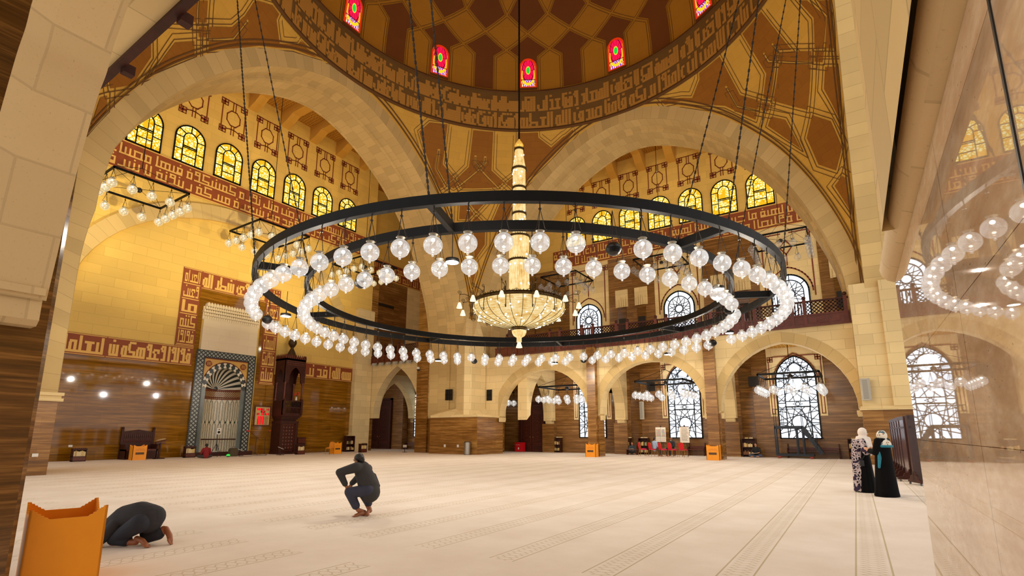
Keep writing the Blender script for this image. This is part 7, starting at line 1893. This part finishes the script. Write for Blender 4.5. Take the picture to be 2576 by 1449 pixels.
M_MAR = plain('maroon_shirt', (128,18,24), .8); M_LEGG = plain('grey_trousers', (58,54,48), .8)
q = QX(517,1154,-34.9); sitter((q.x,q.y,0), (-1,.15,0), 'man in maroon shirt sitting cross legged before the mihrab, seen from behind', M_MAR, M_LEGG, SK2)
q = QY(1590,1140,37.62); sitter((q.x,37.72,0), (.25,-1,0), 'man in dark shirt sitting on the floor reading at the low table', plain('slate_shirt', (54,64,72), .8), M_LEGG, SK3)
q = QY(1904,1148,37.6); sitter((q.x,37.6,0), (-.2,-1,0), 'man in black shirt sitting cross legged against the wall beside a bookshelf', plain('black_tee', (18,17,18), .8), plain('jeans_blue', (72,82,104), .8), SK3, sleeves=False, book='open book held on the lap of the man in the black shirt')
q = chp[1]; sitter((q.x+.10,q.y+.04,0), (.55,.84,0), 'man in light blue shirt sitting on a red chair, seen from behind', plain('light_blue_shirt', (160,182,208), .8, var=.05), plain('brown_trousers', (92,72,56), .8), SK3, chair=True)
q = QY(1691,1142,36.6); bx, by = q.x, 36.6
b = empty('dark_stool', (bx,by,0), 0, 'dark wooden stool under the bearded man facing the red chairs', 'stool'); mb = MB(); mb.box((-.2,-.2,.36),(.2,.2,.40)); mb.build('seat', M_WOOD, b)
for x in (-.16,.16):
    for y in (-.16,.16): mb = MB(); mb.box((x-.02,y-.02,0),(x+.02,y+.02,.36)); mb.build('leg', M_WOOD, b)
sitter((bx,by,0), (-.3,-1,0), 'bearded man in dark jacket sitting facing the red chairs between the easels', plain('dark_jacket', (34,34,44), .8), plain('charcoal_trousers', (40,40,42), .8), SK2, hair=plain('thin_grey_hair', (96,84,74), .6), chair=True, beard=plain('grey_beard', (150,142,134), .8))
# ---------------------------------------------------------------- light
w = bpy.data.worlds.new('world'); scene.world = w; w.use_nodes = True
bg = w.node_tree.nodes['Background']; bg.inputs[0].default_value = (1.0, .97, .93, 1); bg.inputs[1].default_value = 1.1
def point(loc, power, col=(1,.72,.38), r=.06, name='lamp_and_fill'):
    l = bpy.data.lights.new(name, 'POINT'); l.energy = power; l.color = col; l.shadow_soft_size = r
    o = bpy.data.objects.new(name, l); COL.objects.link(o); o.location = loc; return o
def spot(loc, to, power, ang, col, r=.1):
    l = bpy.data.lights.new('wall_fill_spot', 'SPOT'); l.energy = power; l.color = col; l.spot_size = ang; l.spot_blend = .9; l.shadow_soft_size = r
    o = bpy.data.objects.new('wall_fill_spot', l); COL.objects.link(o); o.location = loc
    o.rotation_euler = (Vector(to)-Vector(loc)).to_track_quat('-Z', 'Y').to_euler(); return o
for i in range(12):
    a = 2*pi*i/12+.1
    point((CX+10.1*sin(a), CY+10.1*cos(a), 6.0), 340, (1,.90,.76), .04)
for y in (11.25, 19.4, 28.0):
    pass
    point((-33.2, y, 24.0), 170, (1,.70,.28))
for y in (6.8, 15.3, 23.7): spot((-29.2, y, 10.6), (-38, y, 16.0), 2300, R_(100), (1,.82,.40))  # spots added to brighten the qibla wall; no fixture stands there
for x in (-20.8,-12.3,-3.4): point((x, 40.9, 24.0), 190, (1,.72,.30)); point((x, 41.5, 13.8), 130, (1,.82,.5))
for x in (-18.8,-10.95,-3.1): point((x, 35.9, 3.9), 150, (1,.92,.78))
for x in (-18.8,-10.95,-3.1): point((x, 37.6, 5.6), 60, (.80,.90,1.0), .5, 'window_daylight')
for a in (45,135,225,315): point((CX+6*sin(R_(a)), CY+6*cos(R_(a)), 21.5), 90, (1,.66,.22), .3, 'dome_fill')  # added warm fill for the dome; no lamp is known up there
point((CX, CY, 9.2), 400, (1,.80,.45), .4, 'crystal_light')
point((-1.9, -1.0, 4.9), 48, (1,.90,.76), .1)  # unseen overhead light added to brighten the near ledge and marble
scene.view_settings.view_transform = 'Standard'; scene.view_settings.look = 'None'; scene.view_settings.exposure = 0
scene.cycles.use_denoising = True
scene.cycles.use_adaptive_sampling = True; scene.cycles.adaptive_threshold = .02
scene.cycles.max_bounces = 7; scene.cycles.diffuse_bounces = 4; scene.cycles.glossy_bounces = 4; scene.cycles.transparent_max_bounces = 20; scene.cycles.transmission_bounces = 4
scene.cycles.sample_clamp_indirect = 8; scene.cycles.caustics_reflective = False; scene.cycles.caustics_refractive = False
